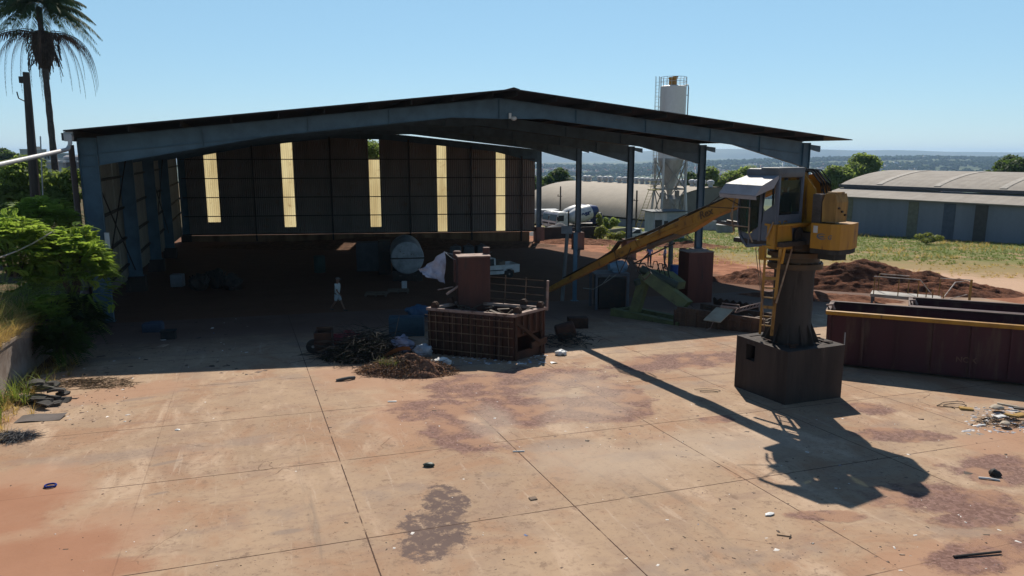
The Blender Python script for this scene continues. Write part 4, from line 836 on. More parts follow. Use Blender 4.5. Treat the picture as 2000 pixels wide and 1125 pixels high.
# ---------------------------------------------------------------- warehouses beyond the yard
ROOFSH = corrugated('old_roof', (.30, .265, .225), (.23, .20, .17), 1.1, 0, .85, depth=.008, dirt=(.22, .17, .13))
WALLG = M('render_grey', (.20, .22, .26), .85, 0, (.16, .18, .215), .25, bump=.1, streak=True)
wa = Vector((50.57, 107.7, 0)); wu = Vector((.55, -.83, 0)).normalized(); w0 = wa - wu * 5.5
wrz = math.atan2(wu.y, wu.x); wz = -5.5
wh = thing('warehouse', 'long grey walled warehouse with a double pale roof behind the grass', 'warehouse', (w0.x, w0.y, wz), wrz)
LW = 72
SL = -.012
m = MB()
segs = [0, LW]
m.prism([(0, 0, -1), (LW, 0, -1), (LW, 0, 5.55 + SL * 0), (0, 0, 5.55)], (0, .25, 0)); m.prism([(0, .25, -1), (0, 34, -1), (0, 34, 6.2), (0, 4.5, 6.2), (0, .25, 5.5)], (.25, 0, 0)); m.prism([(LW, .25, -1), (LW, 34, -1), (LW, 34, 6.2), (LW, .25, 5.5)], (-.25, 0, 0)); m.build('wall', WALLG, wh, angle=0)
for x, w_, mt in ((17.7, 1.5, M('panel_blue', (.085, .105, .14), .8)), (21.6, 1.5, M('panel_brown', (.075, .07, .065), .8)), (29.2, 1.5, M('panel_brown', (.075, .07, .065), .8)), (13.0, 1.4, M('panel_ochre', (.17, .17, .125), .85)), (3.2, 1.6, M('panel_ochre', (.17, .17, .125), .85)), (37.5, 1.5, M('panel_brown', (.075, .07, .065), .8)), (45, 1.5, M('panel_blue', (.085, .105, .14), .8))):
    m = MB(); m.box((x + w_ / 2, -.02, 2.2), (w_, .06, 6.4)); m.build('wall_panel', mt, wh, angle=0)
m = MB(); m.prism([(-.5, -.6, 5.55), (LW, -.6, 5.55), (LW, 5.0, 6.55), (-.5, 5.0, 6.55)], (0, 0, .12)); m.build('lower_roof', ROOFSH, wh, angle=0)
m = MB(); m.prism([(-.6, 4.9, 6.75), (LW, 4.9, 6.75), (LW, 4.5, 6.75), (-.6, 4.5, 6.75)], (0, 0, .45)); m.build('gutter', M('gutter_dark', (.085, .085, .09), .6), wh, angle=0)
m = MB()
def arc(y): f = (y - 4.9) / 29; return 7.2 + 2.0 * math.sin(math.pi * f) ** .8
m.grid(24, 26, lambda u, v: (-.5 + (LW + .5) * u + 0, 4.9 + 29 * v, arc(4.9 + 29 * v)))
m.build('vault_roof', ROOFSH, wh, angle=50)
m = MB(); pts = [(0, 4.9 + 29 * k / 20, arc(4.9 + 29 * k / 20) - .05) for k in range(21)]; m.prism([(0, 33.9, 6.2), (0, 4.9, 6.2)] + pts, (.2, 0, 0)); m.build('gable', WALLG, wh, angle=0)
for k in range(8):
    m = MB(); x = 5 + k * 8.4; q = [(x + (yy_ - 5) * .0, yy_, arc(yy_) + .05) for yy_ in np.linspace(5.2, 19, 10)]
    for a, b in zip(q, q[1:]): m.prism([a, (a[0] + .9, a[1], a[2]), (b[0] + .9, b[1], b[2]), b], (0, 0, .012))
    m.build('roof_strip', M('strip_pale', (.42, .38, .33), .8), wh, angle=0)

ra, rb = Vector((14.5, 160, 0)), Vector((35.6, 130, 0)); ru = (rb - ra).normalized(); LB = (rb - ra).length + 2; rn = Vector((-ru.y, ru.x, 0))
r0 = ra - ru * 2; bzz = -7.4; HB2 = 8.0
bh = thing('vault_warehouse', 'wide barrel vaulted warehouse with a row of roof vents', 'warehouse', (r0.x, r0.y, bzz), math.atan2(ru.y, ru.x))
BARREL = corrugated('vault_sheet', (.30, .25, .19), (.25, .21, .16), .9, 0, .8, depth=.004, dirt=(.24, .19, .14))
def bar_(y): return 2.2 + (HB2 - 2.2) * math.sqrt(max(0, 1 - (y / 15.2) ** 2)) ** 1.15
m = MB(); m.grid(12, 30, lambda u, v: (LB * u, -15 + 30 * v, bar_(-15 + 30 * v))); m.build('vault_roof', BARREL, bh, angle=50)
m = MB(); arcp = [(LB - .3, -15 + 30 * k / 24, bar_(-15 + 30 * k / 24) - .1) for k in range(25)]; m.prism([(LB - .3, 15, -1.5), (LB - .3, -15, -1.5)] + arcp, (-.2, 0, 0)); GABM = M('gable_grey', (.17, .165, .145), .85, 0, (.13, .125, .11), .3); m.build('gable', GABM, bh, angle=0); m = MB(); arcp = [(.3, p[1], p[2]) for p in arcp]; m.prism([(.3, 15, -1.5), (.3, -15, -1.5)] + arcp, (.2, 0, 0)); m.build('gable', M('gable_grey', (.17, .165, .145), .85, 0, (.13, .125, .11), .3), bh, angle=0)
m = MB(); m.box((LB / 2, -14.9, .5), (LB, .25, 4.2)); m.box((LB / 2, 14.9, .5), (LB, .25, 4.2)); m.build('wall', WALLG, bh, angle=0)
for x in (4, 5.3, 8.6, 10.4, 11.9, 14.6, 16.2, 19.4, 21.0, 22.4, 23.9, 25.2, 27.0, 28.8, 30.2, 31.5, 33.6, 34.9, 36.0, 37.8):
    m = MB(); m.lathe([(.4, HB2 - .1), (.4, HB2 + .45), (.62, HB2 + .5), (.66, HB2 + .95), (.5, HB2 + 1.15), (.1, HB2 + 1.22)], (x, 0, 0), 10); m.build('roof_vent', PALE, bh)

# silo with its ladder, legs and pipe
sp0 = at(1305, 440, 104); sz = plane(sp0.x, sp0.y)
si = thing('cement_silo', 'tall white cement silo on braced legs with caged ladder and yellow top unit', 'silo', (sp0.x, sp0.y, sz), R(10))
zt = at(1305, 168, 104).z - sz; zc = at(1305, 312, 104).z - sz; RS = 1.78
m = MB(); m.lathe([(RS, zc), (RS, zt - 4), (RS + .02, zt - 4), (RS + .02, zt - 3.9), (RS, zt - 3.9), (RS, zt - .1), (RS * .9, zt), (.2, zt + .15)], n=32); m.build('drum', M('silo_white', (.72, .71, .69), .5, 0, (.62, .60, .57), .3, streak=True), si)
m = MB(); m.lathe([(RS + .03, zc + .2), (RS + .03, zc - .1), (RS, zc - .1), (.35, zc - 4.6), (.3, zc - 5.2)], n=28); m.build('cone', M('cone_grey', (.42, .41, .40), .55, 0, (.30, .28, .26), .8, streak=True), si)
m = MB()
LEGS = [(-1.65, -1.65), (1.65, -1.65), (1.65, 1.65), (-1.65, 1.65)]; SPL = 1.25
for x, y in LEGS:
    m2 = MB(); m2.bar((x * SPL, y * SPL, -.2), (x, y, zc - 4), .26); m2.bar((x, y, zc - 4), (x, y, zc + .3), .24); m2.build('leg', PALE, si, angle=0)
for k in range(4):
    p, q = LEGS[k], LEGS[(k + 1) % 4]
    for z0_, z1_, s0, s1 in ((zc - 4, zc - .1, 1, 1), (1.4, zc - 4, 1.2, 1.0)):
        m.bar((p[0] * s0, p[1] * s0, z0_), (q[0] * s1, q[1] * s1, z1_), .12); m.bar((q[0] * s0, q[1] * s0, z0_), (p[0] * s1, p[1] * s1, z1_), .12)
    m.bar((p[0], p[1], zc - 4), (q[0], q[1], zc - 4), .2)
m.build('bracing', M('brace_grey', (.30, .30, .30), .6, 0, (.2, .18, .16), 1), si, angle=0)
m = MB(); m.lathe([(.9, zc - 7.4), (1.15, zc - 7.2), (1.15, zc - 5.4), (.5, zc - 4.9)], (.2, 0, 0), 20); m.box((-.9, .2, zc - 5), (.7, .7, .9), bev=.05); m.box((1.0, -.3, zc - 4.8), (.5, .6, 1.1), bev=.05); m.build('weigh_hopper', M('hopper_grey', (.36, .35, .34), .6, 0, (.25, .23, .21), 1), si)
m = MB()
for x in (-2.25, -2.75):
    m.bar((x, -.4, zc - 4), (x, -.4, zt + 1.2), .05)
for k in range(int((zt + 1 - zc + 4) / .45)): m.bar((-2.25, -.4, zc - 4 + k * .45), (-2.75, -.4, zc - 4 + k * .45), .03)
for k in range(int((zt - zc + 3) / 1.3)):
    z = zc - 2 + k * 1.3; m.path([(-2.2, -.4, z), (-2.15, -1.0, z), (-2.5, -1.25, z), (-2.85, -1.0, z), (-2.8, -.4, z)], .025, 5)
for x, y in ((-2.15, -1.0), (-2.5, -1.25), (-2.85, -1.0)): m.bar((x, y, zc - 2), (x, y, zt + 1.1), .03)
m.build('ladder', M('ladder_grey', (.40, .38, .33), .6), si, angle=0)
m = MB(); 
for x in (-2.9, -3.6):
    m.bar((x - 1.8, -.6, .3), (x + .3, -.6, zc - 4.2), .06)
for k in range(16): f = k / 15; x = -1.8 + 2.1 * f; z = .3 + (zc - 4.5) * f; m.bar((-2.9 + x, -.6, z), (-3.6 + x, -.6, z), .04)
m.box((-2.4, -.5, zc - 4.1), (1.6, 1.3, .15)); 
for z in (zc - 3.6, zc - 3.0): m.path([(-3.2, -1.1, z), (-1.7, -1.1, z)], .04, 5); m.path([(-3.2, -1.1, z), (-3.2, .1, z)], .04, 5)
for x in (-3.2, -2.5, -1.7): m.bar((x, -1.1, zc - 4), (x, -1.1, zc - 3), .05)
m.build('stair', M('stair_yellow', (.42, .34, .08), .6), si, angle=0)
m = MB(); n = 18
for z in (zt + .55, zt + 1.15): m.path([(RS * math.cos(k * 2 * math.pi / n), RS * math.sin(k * 2 * math.pi / n), z) for k in range(n + 1)], .03, 5)
for k in range(n): a = k * 2 * math.pi / n; m.bar((RS * math.cos(a), RS * math.sin(a), zt - .1), (RS * math.cos(a), RS * math.sin(a), zt + 1.15), .04)
m.build('top_rail', PALE, si, angle=0)
m = MB(); m.lathe([(.55, zt), (.55, zt + .9), (.62, zt + .95), (.62, zt + 1.15), (.2, zt + 1.2)], (-.1, 0, 0), 16); m.box((.25, 0, zt + 1.25), (.7, .3, .12)); m.build('filter_unit', YELLOW, si)
m = MB(); m.path([(1.6, 0, zt + .1), (2.1, 0, zt + .2), (2.15, -.1, zt - .2), (2.15, -.1, zc - 5), (2.3, -.1, .4)], .09, 8)
for z in (zt - 1.2, zt - 4, zc): m.bar((1.7, 0, z), (2.2, -.1, z), .1)
m.build('fill_pipe', M('pipe_grey', (.36, .37, .38), .5, .2), si)

# site office
oz = at(1298, 440, 97); ozz = plane(oz.x, oz.y)
of = thing('site_office', 'pale blue flat roofed cabin office standing under the silo', 'cabin', (oz.x, oz.y, ozz), R(12))
m = MB(); m.box((0, 0, 1.75), (4.4, 3.0, 3.5)); m.build('body', M('office_panel', (.36, .42, .46), .6, 0, (.30, .35, .39), 1), of, angle=0)
m = MB(); m.box((-.2, -.1, 3.62), (5.0, 3.6, .12)); m.build('roof', M('office_roof', (.10, .11, .12), .7), of, angle=0)
m = MB(); m.box((-1.25, -1.52, 1.8), (1.7, .06, 3.3)); m.build('white_front', PALE, of, angle=0)
m = MB(); m.box((-1.55, -1.56, 1.9), (.95, .05, 1.3)); m.build('window', DARKGLASS, of, angle=0)
m = MB(); m.box((-.5, -1.56, 1.3), (.55, .05, 2.2)); m.build('door', DARKGLASS, of, angle=0)
m = MB()
for k in range(7): m.box((1.0, -1.53, .5 + k * .42), (2.2, .05, .03))
m.build('cladding_lines', M('clad_line', (.20, .25, .29), .6), of, angle=0)
# water tank and low walls by the grass
q = spot(1415, 454); m = MB(); m.lathe([(1.2, -.4), (1.25, 1.05), (1.34, 1.08), (1.32, 1.16), (.85, 1.42), (.3, 1.5), (.3, 1.58), (.1, 1.6)], n=24)
tk = m.build('water_tank', M('tank_grey', (.24, .25, .26), .6, 0, (.2, .21, .22), 1), None, (q.x, q.y, plane(q.x, q.y) + .05)); tag(tk, 'round grey water tank with a pale lid in the grass', 'tank')
q = spot(1390, 450); m = MB(); m.box((0, 0, .6), (5.0, .2, 2.0)); m.box((0, -.02, 1.66), (5.2, .3, .12)); tag(m.build('low_wall', M('wall_white', (.42, .43, .44), .8, 0, (.3, .3, .3), 1), None, (q.x, q.y, plane(q.x, q.y) - .2), R(-8), angle=0), 'short white block wall behind the water tank', 'wall')
lw0, lw1 = spot(1056, 468), spot(1166, 466); m = MB(); Lw = (lw1 - lw0).length; m.box((Lw / 2, 0, .55), (Lw, .2, 1.7)); m.box((Lw * .22, -.01, 1.45), (Lw * .42, .22, .15)); tag(m.build('low_wall', M('wall_dark', (.055, .048, .042), .85, 0, (.035, .03, .028), 1), None, lw0, math.atan2((lw1 - lw0).y, (lw1 - lw0).x), angle=0), 'low dark wall in front of the gravel heaps', 'wall')
lw0, lw1 = spot(1170, 462), spot(1232, 458); m = MB(); Lw = (lw1 - lw0).length; m.box((Lw / 2, 0, .3), (Lw, .2, 1.0)); tag(m.build('low_wall', M('wall_pale', (.26, .25, .22), .85, 0, (.2, .18, .16), 1), None, lw0, math.atan2((lw1 - lw0).y, (lw1 - lw0).x), angle=0), 'low pale wall beside the shrub and white pickup', 'wall')
GRAV = M('gravel_grey', (.13, .13, .137), .95, 0, (.085, .085, .09), .8, bump=.6, bscale=6)
for (px, py, Y, rx, ry, h, lab) in ((1072, 452, 101, 3.0, 2.6, 1.3, 'grey gravel heap behind the low dark wall, leftmost'), (1090, 452, 102, 2.6, 2.4, 1.75, 'grey gravel heap in front of the truck cabs'), (1113, 454, 100, 2.9, 2.4, 1.1, 'smooth grey gravel heap behind the leaning post'), (1140, 456, 101, 3.6, 2.4, .9, 'low grey gravel heap beside the mixer truck wheels')):
    q = at(px, py, Y); m = MB(); sd = px * .1
    m.grid(22, 22, lambda u, v: ((u - .5) * 2 * rx * 1.2, (v - .5) * 2 * ry * 1.2, h * max(0, 1 - math.hypot(u - .5, v - .5) * 2.0) ** .9 * (1 + .3 * mnoise.noise(Vector((u * 4, v * 4, sd)))) - .05))
    tag(m.build('gravel_heap', GRAV, None, (q.x, q.y, plane(q.x, q.y)), angle=80), lab, 'gravel heap')

# ---------------------------------------------------------------- mixer trucks and other vehicles far off
TBLUE = M('truck_blue', (.015, .035, .14), .4, 0, (.012, .03, .11), 2)
def wheel(parent, c, r, w, axis='y'):
    mt = Matrix.Rotation(R(90), 3, 'X'); m = MB(); m.lathe([(r * .62, -w / 2), (r * .93, -w / 2), (r, -w * .35), (r, w * .35), (r * .93, w / 2), (r * .62, w / 2)], c, 18, mt); o = m.build('wheel', BLACKRUB, parent)
    m = MB(); m.lathe([(r * .1, -w * .52), (r * .55, -w * .45), (r * .62, -w * .3), (r * .62, w * .3), (r * .55, w * .45), (r * .1, w * .52)], c, 14, mt); m.build('rim', M('rim_grey', (.3, .3, .3), .5, .3), o)
def mixer(label, loc, rz, logo):
    t = thing('mixer_truck', label, 'truck', loc, rz, 'concrete mixer trucks')      # front towards +x
    for x in (3.3, -1.6, -2.9):
        for y in (-1.05, 1.05): wheel(t, (x, y, .5), .5, .34)
    m = MB(); m.box((-.1, 0, .85), (7.6, .9, .3)); m.box((.9, -1.0, .8), (1.1, .5, .5), bev=.05); m.box((-2.2, 0, 1.12), (3.2, 2.3, .06)); m.build('chassis', DARKSTEEL, t)
    m = MB(); m.prism([(2.4, -1.2, .75), (4.3, -1.2, .75), (4.35, -1.2, 1.6), (4.1, -1.2, 2.75), (3.95, -1.2, 2.95), (2.4, -1.2, 2.95)], (0, 2.4, 0)); m.box((3.2, 0, 3.0), (1.3, 2.0, .16), bev=.06); c = m.build('cab', WHITE, t, angle=25)
    m = MB(); m.prism([(4.345, -1.05, 1.75), (4.12, -1.05, 2.7), (4.12, 1.05, 2.7), (4.345, 1.05, 1.75)], (.03, 0, 0)); m.build('windscreen', DARKGLASS, c, angle=0)
    for y in (-1.215, 1.19): m = MB(); m.prism([(3.05, y, 1.75), (4.1, y, 1.75), (3.95, y, 2.6), (3.05, y, 2.6)], (0, .025, 0)); m.build('side_window', DARKGLASS, c, angle=0)
    for y in (-1.35, 1.35): m = MB(); m.box((4.2, y, 2.2), (.12, .2, .55), bev=.03); m.build('mirror', DARKSTEEL, c)
    for y in (-.85, .85): m = MB(); m.box((4.36, y, 1.05), (.06, .35, .2), bev=.02); m.build('headlight', PALE, c)
    m = MB(); m.box((4.36, 0, 1.35), (.04, 1.9, .25)); m.build('grille', DARKSTEEL, c, angle=0)
    ax = Vector((-.97, 0, .24)).normalized(); q = ax.to_track_quat('Z', 'Y').to_matrix()
    m = MB(); m.lathe([(.45, 0), (.75, .3), (1.12, 1.3), (1.25, 2.2), (1.25, 2.9), (1.12, 3.9)], (1.75, 0, 1.95), 28, q); d = m.build('drum', WHITE, t)
    m = MB(); m.box((2.15, 0, 1.9), (.34, 1.9, 2.1), bev=.04); m.tube((2.15, 1.0, 1.2), (2.15, 1.0, 3.3), .09); m.build('water_tank', DARKSTEEL, t)
    m = MB(); m.lathe([(1.125, 3.9), (.95, 4.5), (.62, 5.2), (.55, 5.2)], (1.75, 0, 1.95), 28, q); m.build('drum_end', TBLUE, d)
    m = MB(); m.box((-3.4, 0, 1.9), (.5, 1.9, 1.7)); m.prism([(-2.0, 1.1, 1.15), (-3.7, 1.1, 1.15), (-3.7, 1.1, 2.4), (-3.0, 1.1, 2.2)], (0, .06, 0)); m.path([(-3.7, 0, 2.6), (-4.4, -.2, 1.6)], .22, 8); m.build('rear_frame', TBLUE, t, angle=0)
    m = MB(); m.box((-2.75, 1.18, 1.65), (.35, .04, .6), Matrix.Rotation(R(25), 3, 'Y')); m.build('mudguard_mark', WHITE, t, angle=0)
    if logo:
        o = text_mesh('drum_lettering', 'asr', 1.0, TBLUE, t, Matrix.Identity(4), 0, 0, 1.3, .05)
        cx = Vector((1.75, 0, 1.95)) + ax * 2.6
        for v in o.data.vertices:                 # wrap the letters round the drum
            u, w_ = v.co.x, v.co.y; a = w_ / 1.27 + .15; s_ = -ax
            along = cx + ax * (u); rad = 1.275; v.co = along + Vector((0, math.cos(a), 0)) * rad + (Vector((0, 0, 1)) - ax * ax.z).normalized() * math.sin(a) * rad
    return t
q = at(1128, 450, 111); mixer('white concrete mixer truck with dark blue drum lettering and blue rear', (q.x, q.y, plane(q.x, q.y)), R(205), True)
q = at(1113, 447, 115); mixer('white mixer truck mostly hidden behind the lettered one', (q.x, q.y, plane(q.x, q.y)), R(205), False)
q = at(1060, 446, 118); tr = thing('box_truck', 'pale box truck at the edge of the shed back corner', 'truck', (q.x, q.y, plane(q.x, q.y)), R(190))
m = MB(); m.box((-.6, 0, 2.0), (3.6, 2.4, 2.2), bev=.05); m.build('cargo_box', M('box_grey', (.22, .25, .28), .6, 0, (.33, .36, .4), 1), tr)
m = MB(); m.prism([(1.6, -1.15, .7), (3.3, -1.15, .7), (3.3, -1.15, 1.6), (3.0, -1.15, 2.5), (1.6, -1.15, 2.5)], (0, 2.3, 0)); m.build('cab', WHITE, tr, angle=25)
m = MB(); m.box((-.5, 1.21, 2.3), (3.6, .03, .35)); m.build('side_stripe', M('stripe_blue', (.08, .16, .24), .6), tr, angle=0)
for x in (2.3, -2.4):
    for y in (-1.0, 1.0): wheel(tr, (x, y, .45), .45, .3)
m = MB(); m.box((0, 0, .7), (6.2, .9, .3)); m.build('chassis', DARKSTEEL, tr)
def pickup(label, loc, rz, body, load=False):
    t = thing('pickup_truck', label, 'pickup', loc, rz, None)          # front towards +x
    for x in (1.35, -1.35):
        for y in (-.75, .75): wheel(t, (x, y, .31), .31, .2)
    m = MB()
    prof = [(-2.15, .42), (-1.75, .38), (-1.72, .55), (-1.55, .70), (-1.15, .70), (-.98, .55), (-.95, .34), (.95, .34), (.98, .55), (1.15, .70), (1.55, .70), (1.72, .55), (1.75, .36), (2.1, .40), (2.15, .62), (2.0, .82), (1.1, .93), (-.25, .95), (-.3, .98), (-2.15, .98)]
    m.prism([(x, -.82, z) for x, z in prof], (0, .06, 0)); m.prism([(x, .76, z) for x, z in prof], (0, .06, 0))
    m.prism([(2.0, -.76, .82), (1.1, -.76, .93), (1.1, .76, .93), (2.0, .76, .82)], (0, 0, -.04)); m.box((2.06, 0, .58), (.12, 1.5, .36), bev=.03); m.box((-2.12, 0, .7), (.06, 1.5, .52)); m.box((-1.2, 0, .58), (1.8, 1.5, .05)); m.box((-.3, 0, .78), (.05, 1.5, .4)); m.box((.5, 0, .4), (1.6, 1.5, .08))
    b = m.build('body', body, t, angle=25)
    m = MB(); m.prism([(.25, -.70, 1.44), (-.28, -.70, 1.44), (-.28, .70, 1.44), (.25, .70, 1.44)], (0, 0, .05))
    for y in (-.76, .70): m.bar((1.08, y + .03, .93), (.25, y * .93 + .03, 1.46), .07); m.bar((-.28, y + .03, .95), (-.28, y * .93 + .03, 1.46), .12, .09)
    m.build('cab_roof', body, b)
    for y in (-.78, .76): m = MB(); m.prism([(1.0, y, .95), (-.22, y, .97), (-.22, y * .94, 1.42), (.24, y * .94, 1.42)], (0, .015, 0)); m.build('side_window', DARKGLASS, b, angle=0)
    m = MB(); m.prism([(1.07, -.70, .95), (.27, -.66, 1.44), (.27, .66, 1.44), (1.07, .70, .95)], (.015, 0, .01)); m.build('windscreen', DARKGLASS, b, angle=0)
    m = MB(); m.box((-.325, 0, 1.2), (.015, 1.2, .36)); m.build('rear_window', DARKGLASS, b, angle=0)
    for y in (-.83, .82): m = MB(); m.box((.3, y, .62), (2.4, .02, .07)); m.build('side_moulding', DARKSTEEL, b, angle=0)
    for y in (-.6, .6): m = MB(); m.box((2.1, y, .66), (.08, .32, .16), bev=.03); m.build('headlight', PALE, b); m = MB(); m.box((-2.155, y * 1.15, .75), (.04, .14, .3)); m.build('tail_light', M('tail_red', (.25, .02, .015), .4), b)
    if load:
        m = MB(); m.blob((-.85, 0, .95), (.5, .6, .38), .35, 2, 1.5, 4); m.build('load_cover', M('load_tan', (.20, .15, .11), .9), b)
    return t
q = spot(985, 541); pickup('white pickup parked inside the shed behind the scrap press', (q.x - 1.2, q.y - .3, plane(q.x, q.y)), R(203), WHITE, True)
q = at(1244, 450, 92); pickup('white pickup parked far off beside the office cabin', (q.x, q.y, plane(q.x, q.y)), R(190), WHITE)

# ---------------------------------------------------------------- utility poles
for (px, pyb, pyt, Y, lab, r) in ((1094, 440, 364, 121, 'dark wooden utility pole in front of the vaulted warehouse, left one', .15), (1242, 440, 372, 117, 'brown wooden utility pole left of the silo with short crossarm', .17)):
    q = at(px, pyb, Y); z0_ = plane(q.x, q.y) - .3; zt_ = at(px + 1, pyt, Y).z
    m = MB(); m.tube((0, 0, 0), (0, 0, zt_ - z0_), r, r * .75, 10); u = m.build('utility_pole', POLEWOOD, None, (q.x, q.y, z0_)); tag(u, lab, 'pole')
    m = MB(); m.bar((-.5, 0, zt_ - z0_ - 1.6), (.25, 0, zt_ - z0_ - 1.6), .1); m.tube((-.4, 0, zt_ - z0_ - 1.55), (-.4, 0, zt_ - z0_ - 1.3), .06); m.build('crossarm', POLEWOOD, u)

# ---------------------------------------------------------------- embankment and retaining wall on the left
def emb_z(lx, ly):
    x, y = from_shed(lx, ly); b = plane(max(-30, x), min(y, 100))
    h = 1.42 + 1.1 * sstep(-2, -14, lx) + .035 * max(0, ly - 10) * sstep(-3, -12, lx) + .5 * mnoise.noise(Vector((lx * .25, ly * .25, 2))) * sstep(-1.4, -4, lx)
    if y > 100: h += .05 * (y - 100)
    return b + h
em = MB(); ex = [-1.32, -2, -3, -4.5, -7, -10, -14, -20, -30, -50, -90]
em.grid(10, 60, lambda u, v: (lambda lx, ly: (*from_shed(lx, ly), emb_z(lx, ly)))(ex[round(u * 10)], -26 + 150 * v))
def soil_mat():
    t = NT('weedy_soil'); n = t.noise(1.4, 6, .65); c = t.mix(t.ramp(n, .4, .65), (.05, .055, .02, 1), (.16, .10, .06, 1)); return t.done(t.bsdf(c, .95, 0, n, .6, .1, .1))
tag(em.build('embankment', soil_mat(), None, angle=80), kind='structure')
rw = MB(); n = 26
for k in range(n):
    y0, y1 = -26 + k * 1.0, -26 + (k + 1) * 1.0 - .012
    if y0 > -.6: break
    (x0, yy0), (x1, yy1) = from_shed(-1.3, y0), from_shed(-1.3, y1); zt_ = plane(x0, yy0) + 1.42
    a = [from_shed(xx, yy_) for xx, yy_ in ((-1.3, y0), (-1.3, y1), (-1.12, y1), (-1.12, y0))]
    rw.prism([(p[0], p[1], plane(p[0], p[1]) - .3) for p in a], (0, 0, 1.72)); a = [from_shed(xx, yy_) for xx, yy_ in ((-1.36, y0), (-1.36, y1 + .012), (-1.06, y1 + .012), (-1.06, y0))]
    rw.prism([(p[0], p[1], plane(p[0], p[1]) + 1.425) for p in a], (0, 0, .1))
rwo = rw.build('retaining_wall', CONC, None, angle=0); tag(rwo, 'weathered concrete retaining wall below the weeds at the yard edge', 'wall')

# ---------------------------------------------------------------- foliage
def leaves_from(P, N, size, jitter, seed, aspect=.5):
    r = np.random.default_rng(seed); n = len(P)
    d = N + r.normal(0, jitter, (n, 3)); d /= np.linalg.norm(d, axis=1, keepdims=True) + 1e-9
    a = r.normal(0, 1, (n, 3)); u = np.cross(d, a); u /= np.linalg.norm(u, axis=1, keepdims=True) + 1e-9; v = np.cross(d, u)
    s = size * r.uniform(.6, 1.35, (n, 1))
    V = np.stack([P - u * s, P - v * s * aspect, P + u * s, P + v * s * aspect], 1).reshape(-1, 3)
    F = np.arange(n * 4).reshape(n, 4); return V, F
def clump_leaves(clumps, per, seed, shell=.55):
    r = np.random.default_rng(seed); Ps, Ns = [], []
    for (c, rad) in clumps:
        n = int(per * (rad[0] * rad[1] + rad[0] * rad[2] + rad[1] * rad[2]) / 3)
        d = r.normal(0, 1, (n, 3)); d /= np.linalg.norm(d, axis=1, keepdims=True)
        k = r.uniform(shell, 1.08, (n, 1)) ; Ps.append(np.array(c) + d * k * np.array(rad)); Ns.append(d * .7 + np.array([0, 0, .5]))
    return np.concatenate(Ps), np.concatenate(Ns)
LEAF_A = leafmat('leaf_mid', (.05, .09, .022), (.26, .33, .11), .6)
LEAF_B = leafmat('leaf_dark', (.025, .052, .016), (.10, .155, .04), .42)
LEAF_C = leafmat('leaf_fern', (.06, .125, .024), (.33, .44, .10), .58, .6)
LEAF_Y = leafmat('leaf_yellow', (.09, .12, .025), (.24, .26, .06), .4)
DRY = leafmat('dry_grass', (.24, .15, .06), (.56, .41, .19), .5)
GRASSB = leafmat('green_blade', (.07, .11, .025), (.20, .25, .06), .4)
BARK = M('bark', (.10, .075, .055), .9, 0, (.055, .04, .032), 3, bump=.5, bscale=9)
def crown_clumps(c, rad, n, k, seed):
    r = random.Random(seed); out = []
    for i in range(n):
        while True:
            p = Vector((r.uniform(-1, 1), r.uniform(-1, 1), r.uniform(-.75, 1)))
            if .35 < p.length < 1: break
        s = k * r.uniform(.65, 1.25); out.append(((c[0] + p.x * rad[0] * .8, c[1] + p.y * rad[1] * .8, c[2] + p.z * rad[2] * .8), (rad[0] * s, rad[1] * s, rad[2] * s * .8)))
    return out
def tree(name, label, loc, h, crown_c, rad, ncl, per, leaf, mat, seed, k=.34, trunk=.25, group=None, cat='tree'):
    t = thing(name, label, cat, loc, 0, group); cl = crown_clumps(crown_c, rad, ncl, k, seed)
    P, N = clump_leaves(cl, per * 1.6, seed); V, F = leaves_from(P, N, leaf, .55, seed); r = np.random.default_rng(seed)
    raw_mesh('crown', V, F, mat, t, r.beta(1.6, 1.6, len(F)))
    m = MB(); top = Vector(crown_c); m.path([(0, 0, -.4), (top.x * .3 + .1, top.y * .3, top.z * .35), (top.x * .8, top.y * .8, top.z * .8), (top.x, top.y, top.z + rad[2] * .3)], [trunk, trunk * .8, trunk * .55, trunk * .2], 8)
    for c, rr in cl[:max(4, len(cl) // 2)]: m.path([(top.x * .6, top.y * .6, top.z * .62), ((top.x * .6 + c[0]) / 2, (top.y * .6 + c[1]) / 2, (top.z * .62 + c[2]) / 2 + .2), c], [trunk * .45, trunk * .3, trunk * .08], 5)
    m.build('trunk', BARK, t); return t
def tree_px(name, label, px0, px1, pytop, Y, seed, mat=None, zbase=None, per=230, leaf=.22, ncl=18, k=.46, **kw):
    """a tree whose crown fills those columns at that distance"""
    a, b = at(px0, pytop, Y), at(px1, pytop, Y); x = (a.x + b.x) / 2; z0_ = zbase if zbase is not None else plane(x, min(Y, 135)); h = a.z - z0_; rx = (b.x - a.x) / 2 * 1.05; rzv = min(h * .5, max(rx * .95, 1.2))
    return tree(name, label, (x, Y, z0_), h, (0, 0, h - rzv * (.9 if kw.get('cat') != 'shrub' else 1.0)), (rx, rx * .9, rzv), ncl, per, leaf, mat or LEAF_B, seed, k=k, **kw)
tree_px('broad_tree', 'dark green tree behind the left end of the vaulted warehouse', 1030, 1086, 342, 175, 1, zbase=-9, per=110, leaf=.4, group='trees behind the warehouses')
tree_px('broad_tree', 'wide dark tree behind the vaulted warehouse left of its vents', 1064, 1130, 335, 178, 2, zbase=-9, per=110, leaf=.4, group='trees behind the warehouses')
tree_px('broad_tree', 'small dark tree just right of the silo top frame', 1326, 1366, 338, 172, 3, zbase=-9, per=120, leaf=.36, group='trees behind the warehouses')
tree_px('broad_tree', 'large rounded tree between the shed columns and the crane cab', 1376, 1450, 322, 150, 4, LEAF_A, zbase=-8, per=130, leaf=.34, ncl=20, group='trees behind the warehouses')
